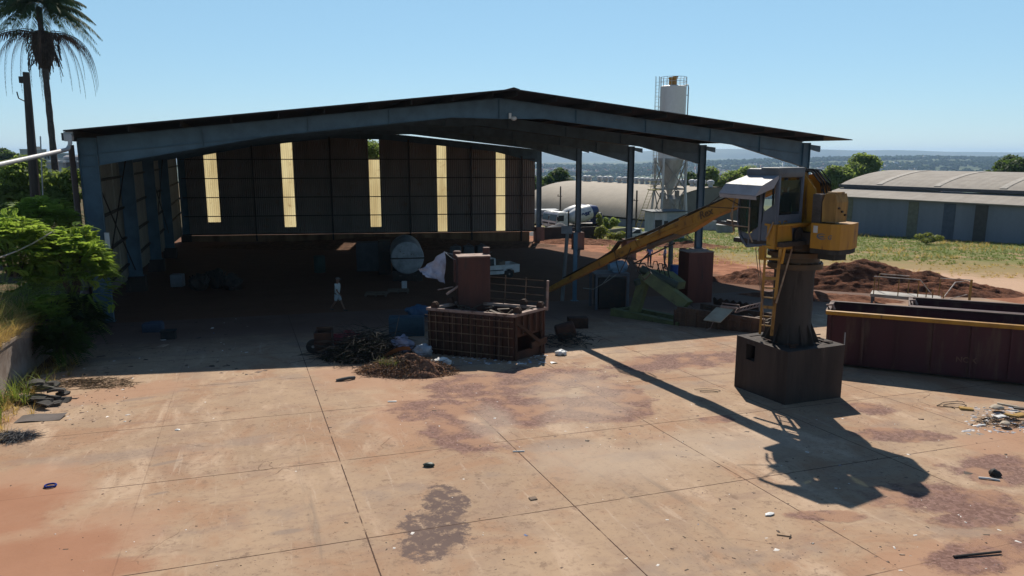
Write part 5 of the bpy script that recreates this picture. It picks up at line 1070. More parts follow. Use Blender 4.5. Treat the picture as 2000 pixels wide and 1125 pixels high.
tree_px('broad_tree', 'broad olive tree directly behind the crane cab roof', 1428, 1500, 325, 155, 5, LEAF_A, zbase=-8, per=130, leaf=.34, ncl=20, group='trees behind the warehouses')
tree_px('broad_tree', 'leafy bright edged tree right of the crane cab above the grey warehouse', 1608, 1672, 326, 138, 6, LEAF_A, zbase=-7, per=150, leaf=.32, ncl=18, group='trees behind the warehouses')
tree_px('broad_tree', 'tall crowned tree above the middle of the grey warehouse roof', 1650, 1738, 309, 146, 7, LEAF_A, zbase=-7, per=150, leaf=.34, ncl=24, group='trees behind the warehouses')
tree_px('broad_tree', 'dark tree above the right end of the grey warehouse roof', 1928, 2030, 304, 150, 8, LEAF_B, zbase=-7, per=140, leaf=.34, ncl=22, group='trees behind the warehouses')
tree_px('broad_tree', 'tall leafy tree seen through the missing panel of the back wall', 680, 760, 262, 98, 9, LEAF_A, per=260, leaf=.22, ncl=18)
for k, (p0, p1, yt, lab) in enumerate(((1163, 1180, 412, 'spindly light green tree right of the mixer truck'), (1178, 1206, 420, 'small dark leaved tree beside the mixer truck rear'))):
    tree_px('small_tree', lab, p0, p1, yt, 108, 20 + k, LEAF_Y if k == 0 else LEAF_A, per=300, leaf=.2, ncl=8, trunk=.07)
for k, (p0, p1, yt, Y, lab) in enumerate(((1160, 1186, 440, 93, 'yellow green shrub in the dirt beside column and gravel'), (1186, 1228, 450, 90, 'low spreading yellow shrub left of the rear shed column'), (1640, 1664, 478, 96, 'round weed bush at the foot of the grey warehouse wall, left'), (1790, 1836, 452, 88, 'tall pale weed bush in front of the brown wall panel'))):
    tree_px('shrub', lab, p0, p1, yt, Y, 30 + k, LEAF_Y, per=420, leaf=.14, ncl=9, trunk=.04, cat='shrub')

# near left: shrubs with fern like leaves, each frond a row of leaflets
def frond_shrub(name, label, loc, rad, nfr, seed, mat, flen=.62, leaflet=.042, npair=15, droop=.45):
    nfr = int(nfr * 1.9)
    t = thing(name, label, 'shrub', loc, 0, 'bushes on the left bank'); r = np.random.default_rng(seed); V, tints = [], []
    stems = MB()
    for i in range(nfr):
        d = r.normal(0, 1, 3); d[2] = abs(d[2]) * .9 + .05 if r.random() < .8 else d[2] * .5; d /= np.linalg.norm(d)
        k = r.uniform(.5, 1.0) ** .5; base = np.array([d[0] * rad[0], d[1] * rad[1], d[2] * rad[2]]) * k * (1 + .25 * mnoise.noise(Vector(d * 2.2) + Vector((seed, 0, 0)))); base[2] += rad[2] * .25
        out = np.array([d[0], d[1], .25 + .5 * d[2]]) + r.normal(0, .45, 3); out /= np.linalg.norm(out); side = np.cross(out, [0, 0, 1.0]); side /= np.linalg.norm(side) + 1e-6; L = flen * r.uniform(.6, 1.3); ti = np.clip(r.normal(.45, .22), 0, 1)
        for j in range(npair):
            f = (j + .5) / npair; c = base + out * L * (f - .4) - np.array([0, 0, 1]) * droop * L * f * f; w = leaflet * L / flen * (1.15 - abs(f - .4)) * 1.6
            for s_ in (-1, 1):
                tip = c + side * s_ * w * 2.2 + out * w * .6 - np.array([0, 0, .3 * w]); mid = (c + tip) / 2; h_ = out * w * .45; V += [c, mid + h_, tip, mid - h_]; tints.append(np.clip(ti + r.normal(0, .12), 0, 1))
    V = np.array(V); raw_mesh('foliage', V, np.arange(len(V)).reshape(-1, 4), mat, t, tints)
    for i in range(7):
        a = r.uniform(0, 6.28); stems.path([(math.cos(a) * .15, math.sin(a) * .15, -.3), (math.cos(a) * rad[0] * .4, math.sin(a) * rad[1] * .4, rad[2] * .6), (math.cos(a) * rad[0] * .7, math.sin(a) * rad[1] * .7, rad[2] * 1.0)], [.05, .035, .015], 6)
    stems.build('stems', BARK, t); return t
def bank_at(px, py, Y): q = at(px, py, Y); return q
def place_shrub(fn, name, label, px, py, Y, rxpx, rzpx, *a, **kw):
    q = at(px, py, Y); s_ = Y / FPX * 1.0; rx, rz_ = rxpx * s_, rzpx * s_
    return fn(name, label, (q.x, q.y, q.z - rz_ * .5), (rx, rx * .8, rz_ * .85), *a, **kw)
place_shrub(frond_shrub, 'fern_bush', 'large green fern leaved bush overhanging the yard by the shed column', 138, 505, 26.5, 80, 120, 620, 1, LEAF_C)
place_shrub(frond_shrub, 'fern_bush', 'light green fern leaved bush at the left picture edge', 20, 475, 25.5, 85, 100, 520, 2, LEAF_C)
place_shrub(frond_shrub, 'fern_bush', 'feathery bush rising in front of the left utility pole', 80, 412, 29, 60, 48, 300, 3, LEAF_C)
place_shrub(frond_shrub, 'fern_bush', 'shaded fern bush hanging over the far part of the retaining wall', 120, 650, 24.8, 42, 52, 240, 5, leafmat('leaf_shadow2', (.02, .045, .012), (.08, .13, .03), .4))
place_shrub(frond_shrub, 'fern_bush', 'pale green fern bush between the straw grass and the big bush', 98, 600, 25.4, 34, 42, 160, 6, LEAF_C)
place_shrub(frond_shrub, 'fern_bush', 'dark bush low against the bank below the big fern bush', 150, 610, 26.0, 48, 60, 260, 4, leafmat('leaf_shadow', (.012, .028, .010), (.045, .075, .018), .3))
def bush(name, label, px, py, Y, rxpx, rzpx, per, leaf, mat, seed, ncl=14, group='bushes on the left bank'):
    q = at(px, py, Y); s_ = Y / FPX; rx, rz_ = rxpx * s_, rzpx * s_; zb_ = q.z - rz_ * 1.3
    return tree(name, label, (q.x, q.y, zb_), 0, (0, 0, rz_ * 1.3), (rx, rx * .7, rz_), ncl, per, leaf, mat, seed, k=.42, trunk=.05, group=group, cat='shrub')
bush('broad_bush', 'broad leaved dark bush behind the left utility pole', 28, 362, 43, 78, 72, 460, .16, LEAF_A, 41, 18)
bush('broad_bush', 'glossy leaved bush between the utility pole and the shed corner', 116, 370, 41, 48, 50, 520, .15, LEAF_A, 42)
bush('broad_bush', 'shaded dark bush low at the left edge under the drain pipe', 18, 425, 38, 62, 36, 420, .15, LEAF_B, 43)
bush('broad_bush', 'yellow flecked bush at the foot of the shed corner', 112, 424, 36, 44, 24, 520, .11, LEAF_Y, 44)
bush('broad_bush', 'sunlit leafy bush top at far left above the drain pipe', 14, 326, 55, 56, 32, 340, .2, LEAF_Y, 45)
tree_px('broad_tree', 'distant dark tree at far left beside the pale tower block', -20, 46, 291, 210, 46, LEAF_B, zbase=-2, per=70, leaf=.5)

# tall grasses and weeds on the bank and along its foot
def tuft(P, n, L, w, seed, bend=.6):
    r = np.random.default_rng(seed); V = []; tint = []
    for p in P:
        for _ in range(n):
            a = r.uniform(0, 6.283); out = np.array([math.cos(a), math.sin(a), 0]); l = L * r.uniform(.5, 1.25); b = bend * r.uniform(.4, 1.4); base = np.array(p) + out * r.uniform(0, .1); sd = np.array([-out[1], out[0], 0]) * w; prev = None; ti = np.clip(r.normal(.5, .22), 0, 1)
            for k in range(4):
                f = k / 3; c = base + np.array([0, 0, 1]) * l * (f - .45 * b * f * f) + out * l * b * f * f; ww = sd * (1 - f * .9)
                if prev is not None: V += [prev[0], prev[1], c + ww, c - ww]; tint.append(ti)
                prev = (c - ww, c + ww)
    return np.array(V), tint
def grass_patch(name, label, pts, n, L, w, seed, mat, bend=.6, kind=None, group=None):
    V, ti = tuft(pts, n, L, w, seed, bend); o = raw_mesh(name, V, np.arange(len(V)).reshape(-1, 4), mat, None, ti); tag(o, label, 'grass', group, kind); return o
def bank_pts(n, lx0, lx1, ly0, ly1, seed):
    r = random.Random(seed); out = []
    for _ in range(n):
        lx, ly = r.uniform(lx0, lx1), r.uniform(ly0, ly1); x, y = from_shed(lx, ly); out.append((x, y, emb_z(lx, ly)))
    return out
def foot_pts(n, lx0, lx1, ly0, ly1, seed):
    r = random.Random(seed); out = []
    for _ in range(n):
        lx, ly = r.uniform(lx0, lx1), r.uniform(ly0, ly1); x, y = from_shed(lx, ly); out.append((x, y, plane(x, y)))
    return out
grass_patch('dry_grass', 'straw coloured grass hanging over the retaining wall', bank_pts(300, -3.2, -1.1, -15.5, -6, 5), 30, .85, .009, 6, DRY, .9, 'stuff')
grass_patch('straw_clump', 'thick straw coloured grass clump above the near end of the retaining wall', bank_pts(150, -2.4, -1.2, -16.5, -11.5, 55), 34, .8, .008, 56, DRY, .85, 'stuff')
grass_patch('tall_weeds', 'tall pale seeding weeds rising above the straw on the left bank', bank_pts(70, -3.4, -1.5, -17, -10.5, 57), 16, 1.7, .010, 58, leafmat('weed_pale', (.16, .15, .06), (.42, .36, .17), .45), .55, 'stuff')
grass_patch('bank_grass', 'green and straw grass covering the left bank', bank_pts(420, -7, -1.2, -24, 2, 7), 12, .7, .010, 8, GRASSB, .7, 'stuff')
grass_patch('reed_clump', 'long bladed green reeds arching over the retaining wall', bank_pts(22, -2.2, -1.2, -14, -5, 9), 14, 1.8, .016, 10, GRASSB, .8)
grass_patch('reed_clump', 'green reed clump at the wall foot beside the old tyres', foot_pts(14, -1.0, -.2, -16, -12, 11), 18, .9, .014, 12, GRASSB, .8)
grass_patch('foot_grass', 'dry and green weeds along the foot of the retaining wall', foot_pts(90, -1.05, .2, -21, -6, 13), 16, .42, .008, 14, DRY, .8, 'stuff')

# palm
pb, pc = at(107, 330, 57), at(84, 88, 57); pz = emb_z(*shed_xy(pb.x, pb.y)) - .5
palm = thing('palm_tree', 'tall palm with hanging dead brown fronds left of the shed', 'palm', (pb.x, pb.y, pz))
ctr = Vector((pc.x - pb.x, pc.y - pb.y, pc.z - pz + .6)); m = MB(); nseg = 26
m.path([(ctr.x * (k / nseg) ** 1.3, ctr.y * k / nseg, (ctr.z + 2.1) * k / nseg) for k in range(nseg + 1)], [.24 + .025 * (k % 2) - .06 * k / nseg for k in range(nseg + 1)], 12); m.build('trunk', M('palm_bark', (.11, .085, .07), .9, 0, (.06, .045, .038), 5, bump=.5, bscale=12), palm)
m = MB(); m.lathe([(.3, -2.6), (.62, -1.9), (.75, -1.2), (.7, -.5), (.4, .1)], ctr + Vector((0, 0, .3)), 14); 
rr_ = random.Random(3)
for k in range(110):
    a = rr_.uniform(0, 6.28); z = rr_.uniform(-2.2, .2); p = ctr + Vector((math.cos(a) * .6, math.sin(a) * .6, z + .3)); m.path([p, p + Vector((math.cos(a) * .35, math.sin(a) * .35, rr_.uniform(-.5, .2))), p + Vector((math.cos(a) * .5, math.sin(a) * .5, rr_.uniform(-1.3, -.4)))], .03, 4)
m.build('dead_skirt', M('palm_skirt', (.075, .05, .035), .95, 0, (.04, .028, .02), 4, bump=.5, bscale=8), palm)
def frond(ctr, az, el, L, droop, npair, ll, seed, hang):
    r = np.random.default_rng(seed); V = []; ti = []; out = np.array([math.cos(az), math.sin(az), 0]); side = np.array([-out[1], out[0], 0]); rach = []; last = None
    base_t = np.clip(r.normal(.45, .2), 0, 1)
    for j in range(npair + 1):
        f = j / npair; c = np.array(ctr) + (out * L * .9 * (1 - (1 - f) ** 2) + np.array([0, 0, 1]) * L * (1.15 * math.sin(el) * f - 1.55 * f ** 2) if hang > .6 else out * L * (math.cos(el) * f - .12 * droop * f ** 2.2) + np.array([0, 0, 1]) * L * (math.sin(el) * f - droop * f * f)); rach.append(c)
        if last is not None and f > .12:
            dd = c - last; dd /= np.linalg.norm(dd); w = ll * math.sin(math.pi * min(1, .15 + f * .85)) ** .6
            for s_ in (-1, 1):
                for q in range(2):
                    tip = c + (side * s_ * (.75 - hang * .6) + dd * .45 - np.array([0, 0, hang + r.uniform(0, .3)])) * w * r.uniform(.75, 1.15); mid = (c + tip) / 2; hh = dd * (.034 if hang < .6 else .024) * L / 3.5; b0 = c + dd * q * L / npair * .5
                    V += [b0, mid + hh, tip, mid - hh]; ti.append(np.clip(base_t + r.normal(0, .15), 0, 1))
        last = c
    return V, ti, rach
PALMG = leafmat('palm_leaf', (.018, .042, .016), (.06, .10, .03), .22, .7); PALMD = leafmat('palm_dead', (.05, .028, .025), (.11, .065, .05), .12, .9)
for k in range(60):
    az = k * 2.399; el = R(78) - k / 60 * R(78); V, ti, rach = frond(ctr + Vector((0, 0, 2.1)), az, el, 4.5 * (1 if k > 8 else .8), 1.0 - .56 + .3 * k / 60, 36, .95, 100 + k, .4)
    o = raw_mesh('frond', np.array(V), np.arange(len(V)).reshape(-1, 4), PALMG, palm, ti)
for k in range(19):
    az = k * 2.399 + .4; V, ti, rach = frond(ctr + Vector((0, 0, .1)), az, R(22) + R(18) * (k % 3) / 3, 4.5 * (.8 + .3 * ((k * 7) % 5) / 5), 1.05, 30, .55, 200 + k, .85)
    o = raw_mesh('dead_frond', np.array(V), np.arange(len(V)).reshape(-1, 4), PALMD, palm, ti)
    m = MB(); m.path(rach, .03, 4, .01); q = m.build('rachis', M('palm_rachis', (.07, .045, .03), .9), o)
# left utility pole, far buildings
q0, q1 = at(72, 420, 36), at(51, 141, 36); m = MB(); m.path([(0, 0, 0), (q1.x - q0.x, 0, q1.z - q0.z)], .24, 10, .15); up_ = m.build('utility_pole', POLEWOOD, None, q0 - Vector((0, 0, .0))); tag(up_, 'dark wooden utility pole among the bushes beside the palm', 'pole')
tpv = q1 - q0; m = MB(); m.box(tpv + Vector((-.22, 0, -.35)), (.22, .2, .3)); m.path([tpv + Vector((-.1, 0, -1.4)), tpv + Vector((-.5, 0, -1.2)), tpv + Vector((-.55, 0, -.9))], .03, 5); m.build('bracket', DARKSTEEL, up_)
m = MB(); m.path([(.3, .05, 0), (tpv.x + .3 - .0, .05, tpv.z * .56)], .03, 6); m.build('conduit', PALE, up_)
m = MB(); p, q = at(-40, 515, 23), at(105, 451, 26); m.path([p.lerp(q, k / 10) - Vector((0, 0, .12 * math.sin(math.pi * k / 10))) for k in range(11)], .025, 6); tag(m.build('rope', M('pale_rope', (.42, .39, .33), .8), None), 'pale rope strung across the fern bushes at the left edge', 'rope')
def block(name, label, px0, px1, pyt, pyb, Y, mat, depth=14, cat='building', roofmat=None, grp=None):
    a, b, c = at(px0, pyt, Y), at(px1, pyt, Y), at(px0, pyb, Y); w_, h_ = b.x - a.x, a.z - c.z
    t = thing(name, label, cat, (a.x + w_ / 2, Y, c.z), 0, grp); m = MB(); m.box((0, depth / 2, h_ / 2 - 2), (w_, depth, h_ + 4)); m.build('wall', mat, t, angle=0)
    m = MB(); m.box((0, depth / 2, h_ + .15), (w_ + .4, depth + .4, .3)); m.build('roof', roofmat or PALE, t, angle=0); return t
BW = M('building_white', (.46, .45, .46), .8, 0, (.36, .35, .36), .3)
block('low_building', 'long low white building beyond the bushes on the left', 74, 122, 318, 342, 120, BW)
bd = block('low_building', 'low grey building part with roof domes beside the shed corner', 122, 150, 317, 342, 121, M('building_grey', (.20, .20, .22), .8), grp=None)
for k, x in enumerate((-1.0, .9)): m = MB(); m.lathe([(.5, 2.0), (.55, 2.5), (.9, 2.6), (.85, 2.95), (.3, 3.2)], (x * .9, 1.5, 0), 12); m.build('roof_dome', BW, bd)
bt_ = block('tower_block', 'distant pale tower block on the far left skyline', 38, 56, 292, 312, 420, M('tower_beige', (.40, .36, .32), .8), 16)
m = MB(); m.box((-.6, 8, 8.0), (2.2, 5, 3.6)); m.box((1.8, 8, 6.6), (1.4, 5, 1.6)); m.build('penthouse', M('tower_beige', (.40, .36, .32), .8), bt_, angle=0)
bt2 = block('tower_block', 'distant grey flats showing beside the palm trunk', 84, 104, 300, 318, 300, M('tower_grey', (.36, .38, .42), .8), 12)
for k in range(3): m = MB(); m.box((-1.2 + k * 1.2, -.05, 2.2), (.7, .1, 1.2)); m.build('window', DARKGLASS, bt2, angle=0)

# far town and woods: masses nobody could count
def town():
    r = np.random.default_rng(5); V, F, T = [], [], []
    cube = np.array([(-1, -1, 0), (1, -1, 0), (1, 1, 0), (-1, 1, 0), (-1, -1, 1), (1, -1, 1), (1, 1, 1), (-1, 1, 1)], float); fc = np.array([(0, 1, 5, 4), (1, 2, 6, 5), (2, 3, 7, 6), (3, 0, 4, 7), (4, 5, 6, 7)])
    n = 0
    for i in range(2600):
        y = r.uniform(1500, 3500); x = r.uniform(-.05, .75) * y
        if mnoise.noise(Vector((x * .0016, y * .0012, 8))) < -.05 + (y > 3000) * .25: continue
        s_ = r.uniform(3.5, 7, 3); s_[2] = r.uniform(4, 7.5) if r.random() < .96 else r.uniform(10, 20); a = r.uniform(0, 3.14); c, s2 = math.cos(a), math.sin(a)
        v = cube * s_; v = np.stack([v[:, 0] * c - v[:, 1] * s2 + x, v[:, 0] * s2 + v[:, 1] * c + y, v[:, 2] + gz(x, y) - 1], 1); V.append(v); F.append(fc + 8 * n); t_ = r.random(); T += [t_] * 4 + [r.random() * .5 + (.5 if r.random() < .3 else 0)]; n += 1
    return np.concatenate(V), np.concatenate(F), T
def town_mat():
    t = NT('town'); a = t.n('ShaderNodeAttribute'); a.attribute_name = 'tint'; c = t.mix(t.ramp(a.outputs['Fac'], .45, .55), (.32, .15, .105, 1), (.55, .51, .48, 1)); return t.done(t.bsdf(c, 1.0, spec=0.0))
V, F, T = town(); tag(raw_mesh('far_town', V, F, town_mat(), None, T), 'hazy town of small houses on the far hillside', 'town', None, 'stuff')
def woods():
    r = np.random.default_rng(8); b = bmesh.new(); bmesh.ops.create_icosphere(b, subdivisions=1, radius=1); bv = np.array([v.co[:] for v in b.verts]); bf = np.array([[v.index for v in f.verts] for f in b.faces]); b.free(); V, F, T = [], [], []; n = 0
    for i in range(16000):
        y = r.uniform(260, 3900) if i % 4 else r.uniform(230, 900); x = r.uniform(-.06, .78) * y
        if mnoise.noise(Vector((x * .003, y * .003, 2))) < -.08 and y < 3300: continue
        s_ = r.uniform(3.5, 7) * (1 + (y > 2500) * .7); v = bv * (1 + r.uniform(-.3, .3, (len(bv), 1))) * np.array([s_, s_, s_ * .8]) + np.array([x, y, gz(x, y) + s_ * .4]); V.append(v); F.append(bf + len(bv) * n); T += list(np.clip(r.normal(.4, .25, len(bf)), 0, 1)); n += 1
    return np.concatenate(V), np.concatenate(F), T
V, F, T = woods(); tag(raw_mesh('far_woods', V, F, leafmat('far_leaf', (.018, .034, .016), (.055, .08, .032), 0, 1.0, 0.0), None, T), 'dark woods and scattered trees covering the far valley', 'woods', None, 'stuff')

# grass field beyond the yard
def field():
    r = random.Random(4); P = []
    while len(P) < 11000:
        x, y = r.uniform(10, 75), r.uniform(42, 118); d = y * .93 + x * .36
        if d < 61 + 6 * mnoise.noise(Vector((x * .08, y * .08, 0))) + 3: continue
        if mnoise.noise(Vector((x * .25, y * .25, 5))) < -.18 and d < 82: continue
        P.append((x, y, gz(x, y) - .03))
    return P
FP = field(); FD = lambda p: p[1] * .93 + p[0] * .36 + 14 * mnoise.noise(Vector((p[0] * .11, p[1] * .11, 3)))
FDRY = [p for p in FP if FD(p) < 77 and random.random() < .6]; FP = [p for p in FP if FD(p) >= 72]
V, ti = tuft(FDRY, 8, .28, .02, 19, 1.0); tag(raw_mesh('dry_field_grass', V, np.arange(len(V)).reshape(-1, 4), DRY, None, ti), 'sparse dry grass on the near strip of the field', 'grass', None, 'stuff')
V, ti = tuft(FP, 9, .34, .022, 15, 1.0); tag(raw_mesh('field_grass', V, np.arange(len(V)).reshape(-1, 4), GRASSB, None, ti), 'rough green grass growing on the field beyond the yard', 'grass', None, 'stuff')
V, ti = tuft([p for p in FP if mnoise.noise(Vector((p[0] * .12, p[1] * .12, 9))) > .2][:900], 8, .6, .014, 16, .6); tag(raw_mesh('field_weeds', V, np.arange(len(V)).reshape(-1, 4), DRY, None, ti), 'tall straw weeds scattered through the field grass', 'grass', None, 'stuff')

# ---------------------------------------------------------------- heaps of earth
def dirt_mat(name, a, b):
    t = NT(name); n = t.noise(2.2, 8, .7); f = t.noise(11, 4, .7); c = t.mix(t.ramp(n, .38, .62), (*a, 1), (*b, 1)); c = t.mix(t.ramp(f, .62, .7), c, (.30, .19, .13, 1)); return t.done(t.bsdf(c, .95, 0, t.math('ADD', n, f), .9, .12, .1))
DIRT = dirt_mat('dug_earth', (.075, .028, .016), (.19, .078, .043)); DIRTR = dirt_mat('red_earth', (.14, .055, .03), (.26, .12, .07))
def heap(name, label, loc, rz, rx, ry, h, mat, seed, rough=.45, n=54, fr=3.0, cat='earth heap', group=None):
    m = MB()
    def f(u, v):
        x, y = (u - .5) * 2, (v - .5) * 2; d = math.hypot(x, y); p = Vector((x * fr, y * fr, seed)); k = max(0, 1 - d) ** .8 * (1 + rough * 1.6 * mnoise.noise(p * .6)) + rough * .5 * mnoise.noise(p * 2.0) * max(0, 1 - d) ** .5 + .22 * rough * mnoise.noise(p * 6) * min(1, max(0, 1.05 - d) * 4)
        gx_, gy_ = loc[0] + (x * rx * math.cos(rz) - y * ry * math.sin(rz)), loc[1] + (x * rx * math.sin(rz) + y * ry * math.cos(rz))
        return (x * rx, y * ry, gz(gx_, gy_) - loc[2] + h * k - .06)
    m.grid(n, n, f); o = m.build(name, mat, None, loc, rz, 80); tag(o, label, cat, group); return o
def hp(px, py): q = spot(px, py); return (q.x, q.y, plane(q.x, q.y))
heap('earth_heap', 'long dark brown dug earth heap behind crane and platform', hp(1720, 562), R(-22), 8.2, 3.6, 1.75, DIRT, 1.3, .5, 70)
heap('earth_heap', 'lower dark earth heap between red tower and crane column', hp(1475, 548), R(-10), 3.6, 2.8, .8, DIRT, 2.1, .55)
heap('earth_heap', 'reddish spread of soil below the dark heap beside the crane', hp(1600, 583), R(-20), 5.0, 1.7, .45, DIRTR, 3.7, .5)
heap('earth_heap', 'red soil ridge along the shed columns under the gravel wall', hp(1150, 476), R(-14), 7.0, 2.2, .55, DIRTR, 4.2, .7)
heap('earth_heap', 'red soil mound beside the rear column behind the two men', hp(1340, 482), R(-15), 6.0, 2.6, .6, DIRTR, 5.5, .6)
heap('earth_heap', 'low soil bank inside the shed against the back wall', (lambda q: (q[0], q[1], gz(*q)))(from_shed(20, 42)), YAW - R(13), 20, 5.5, .9, dirt_mat('shed_soil', (.09, .045, .026), (.16, .085, .05)), 6.1, .5)

# ---------------------------------------------------------------- people
SKIN = M('skin', (.20, .10, .065), .6, 0, (.17, .085, .055), 8, bump=0); HAIR = M('hair_dark', (.02, .016, .014), .8); SHOE = M('shoe', (.05, .045, .045), .7)
def skinmesh(name, pts, edges, rad, mat, parent, root=0, sub=2):
    me = bpy.data.meshes.new(name); me.from_pydata([Vector(p) for p in pts], edges, []); me.update(); o = bpy.data.objects.new(name, me); link(o)
    mod = o.modifiers.new('s', 'SKIN'); mod.use_smooth_shade = True
    lay = me.skin_vertices[0].data if me.skin_vertices else None
    if lay is None:
        bpy.context.view_layer.objects.active = o; bpy.ops.mesh.customdata_skin_add(); lay = me.skin_vertices[0].data
    for i, r in enumerate(rad): lay[i].radius = (r, r) if not isinstance(r, tuple) else r; lay[i].use_root = (i == root)
    sb = o.modifiers.new('u', 'SUBSURF'); sb.levels = sb.render_levels = sub
    dg = bpy.context.evaluated_depsgraph_get(); dg.update(); m2 = bpy.data.meshes.new_from_object(o.evaluated_get(dg)); bpy.data.objects.remove(o); bpy.data.meshes.remove(me)
    m2.name = name; m2.materials.clear(); m2.materials.append(mat); m2.polygons.foreach_set('use_smooth', [True] * len(m2.polygons)); q = bpy.data.objects.new(name, m2); link(q); q.parent = parent; return q
def person(label, loc, rz, shirt, legs, pose, h=1.74, shorts=False, sleeve=.55, hat=None, group=None):
    """faces +x; pose gives hip, knee, foot and elbow, hand offsets for each side (fractions of the height)"""
    t = thing('person', label, 'person', loc, rz, group); lean = pose.get('lean', 0.0); zs = lambda v: v * h
    pel = Vector((0, 0, zs(.52))); wai = Vector((lean * .25, 0, zs(.60))); che = Vector((lean * .7, 0, zs(.72))); nck = Vector((lean, 0, zs(.83))); hb = nck + Vector((.01 + pose.get('head', 0) * .5, 0, zs(.045))); ht_ = hb + Vector((.015 + pose.get('head', 0), 0, zs(.075)))
    pts = [pel, wai, che, nck, hb, ht_, ht_ + Vector((-.01, 0, .06))]; rad = [(.135, .115), (.125, .10), (.15, .115), .058, (.07, .075), (.088, .075), .055]; ed = [(0, 1), (1, 2), (2, 3), (3, 4), (4, 5), (5, 6)]
    pts.append(ht_ + Vector((.10, 0, -.02))); rad.append(.018); ed.append((5, 7))
    for s_ in (-1, 1): pts.append(ht_ + Vector((-.005, s_ * .085, -.015))); rad.append(.018); ed.append((5, len(pts) - 1))
    legp, armp = {}, {}
    for s_, key in ((1, 'l'), (-1, 'r')):
        kx, kz, fx, fz = pose['leg_' + key]; i = len(pts); hip = Vector((0, s_ * .095, zs(.485))); kn = Vector((kx, s_ * .10, zs(kz))); an = Vector((fx, s_ * .105, zs(fz) + .08)); toe = an + Vector((.17, s_ * .015, -.055))
        pts += [hip, kn, kn.lerp(an, .35) + Vector((-.02, 0, 0)), an, toe]; rad += [.088, .056, .056, .038, .035]; ed += [(0, i), (i, i + 1), (i + 1, i + 2), (i + 2, i + 3), (i + 3, i + 4)]; legp[key] = (hip, kn, an, toe)
        ex, ey, ez, hx, hy, hz_ = pose['arm_' + key]; i = len(pts); sh = che + Vector((lean * .2, s_ * .175, zs(.085))); el = Vector((ex, s_ * ey, zs(ez))); wr = Vector((hx, s_ * hy, zs(hz_))); d = (wr - el).normalized(); pm = wr + d * .07
        pts += [sh, el, wr, pm]; rad += [.055, .040, .027, (.040, .022)]; ed += [(2, i), (i, i + 1), (i + 1, i + 2), (i + 2, i + 3)]; armp[key] = (sh, el, wr)
        for k in range(4):
            b = pm + Vector((.012 * (k - 1.5), 0, 0)) + d * .02; c1 = b + d * (.035 + .006 * (1.5 - abs(k - 1.5))); c2 = c1 + d * .025 + Vector((.012, -s_ * .012, 0)); j = len(pts); pts += [b, c1, c2]; rad += [.010, .009, .007]; ed += [(i + 3, j), (j, j + 1), (j + 1, j + 2)]
        j = len(pts); pts += [wr + d * .03 + Vector((.03, -s_ * .01, 0)), wr + d * .06 + Vector((.045, -s_ * .015, 0))]; rad += [.011, .009]; ed += [(i + 2, j), (j, j + 1)]
    skinmesh('body', pts, ed, rad, SKIN, t)
    P = [pel - Vector((0, 0, .05)), wai, che, nck - Vector((0, 0, .035))]; Rr = [(.165, .14), (.15, .125), (.178, .14), .085]; E_ = [(0, 1), (1, 2), (2, 3)]
    for s_, key in ((1, 'l'), (-1, 'r')):
        sh, el, wr = armp[key]; i = len(P); e2 = sh.lerp(el, min(1, sleeve * 1.5)); P += [sh, e2]; Rr += [.076, .068]; E_ += [(2, i), (i, i + 1)]
        if sleeve > .8: P.append(el.lerp(wr, .85)); Rr.append(.048); E_.append((i + 1, i + 2))
    skinmesh('shirt', P, E_, Rr, shirt, t, 1)
    P = [pel + Vector((0, 0, .04)), pel - Vector((0, 0, .02))]; Rr = [(.155, .13), (.16, .135)]; E_ = [(0, 1)]
    for key in ('l', 'r'):
        hip, kn, an, toe = legp[key]; i = len(P); P += [hip - Vector((0, 0, .05)), kn if not shorts else hip.lerp(kn, .9)]; Rr += [.108, .088 if shorts else .075]; E_ += [(1, i), (i, i + 1)]
        if not shorts: P.append(an + Vector((0, 0, .02))); Rr.append(.06); E_.append((i + 1, i + 2))
    skinmesh('shorts' if shorts else 'trousers', P, E_, Rr, legs, t, 1)
    for key in ('l', 'r'):
        an, toe = legp[key][2:]; skinmesh('shoe', [an + Vector((-.04, 0, -.04)), an + Vector((.03, 0, -.035)), toe + Vector((.02, 0, 0))], [(0, 1), (1, 2)], [.046, .05, .038], SHOE, t, 1, 1)
    m = MB()
    if hat: m.lathe([(.112, -.005), (.113, .02), (.108, .07), (.07, .105), (.02, .115)], ht_ + Vector((-.01, 0, .01)), 16); m.prism([ht_ + Vector(v) for v in ((.06, -.08, .02), (.19, -.06, .0), (.19, .06, .0), (.06, .08, .02))], (0, 0, .012)); m.build('cap', hat, t)
    else: m.blob(ht_ + Vector((-.025, 0, .03)), (.105, .095, .09), .08, 2, 2); m.build('hair', HAIR, t)
    return t
PALESH = M('shirt_pale', (.50, .52, .50), .85, 0, (.42, .44, .43), 5); BLUESH = M('shirt_blue', (.28, .36, .72), .85, 0, (.22, .30, .60), 5); LBLUE = M('shirt_lightblue', (.38, .50, .78), .85, 0, (.30, .40, .65), 5); NAVY = M('trousers_navy', (.03, .04, .075), .85); GREYSH = M('shorts_grey', (.36, .40, .42), .85, 0, (.3, .33, .35), 4); JEANS = M('jeans', (.06, .085, .13), .85)
walk = {'lean': .04, 'leg_l': (.16, .275, .32, 0.0), 'leg_r': (-.06, .28, -.34, .035), 'arm_l': (-.12, .22, .62, -.08, .22, .47), 'arm_r': (.10, .23, .63, .24, .2, .52)}
stand = {'lean': .0, 'leg_l': (.02, .28, .0, 0), 'leg_r': (.03, .28, .05, 0), 'arm_l': (-.02, .24, .62, .14, .17, .56), 'arm_r': (-.03, .24, .62, .16, .12, .57), 'head': .03}
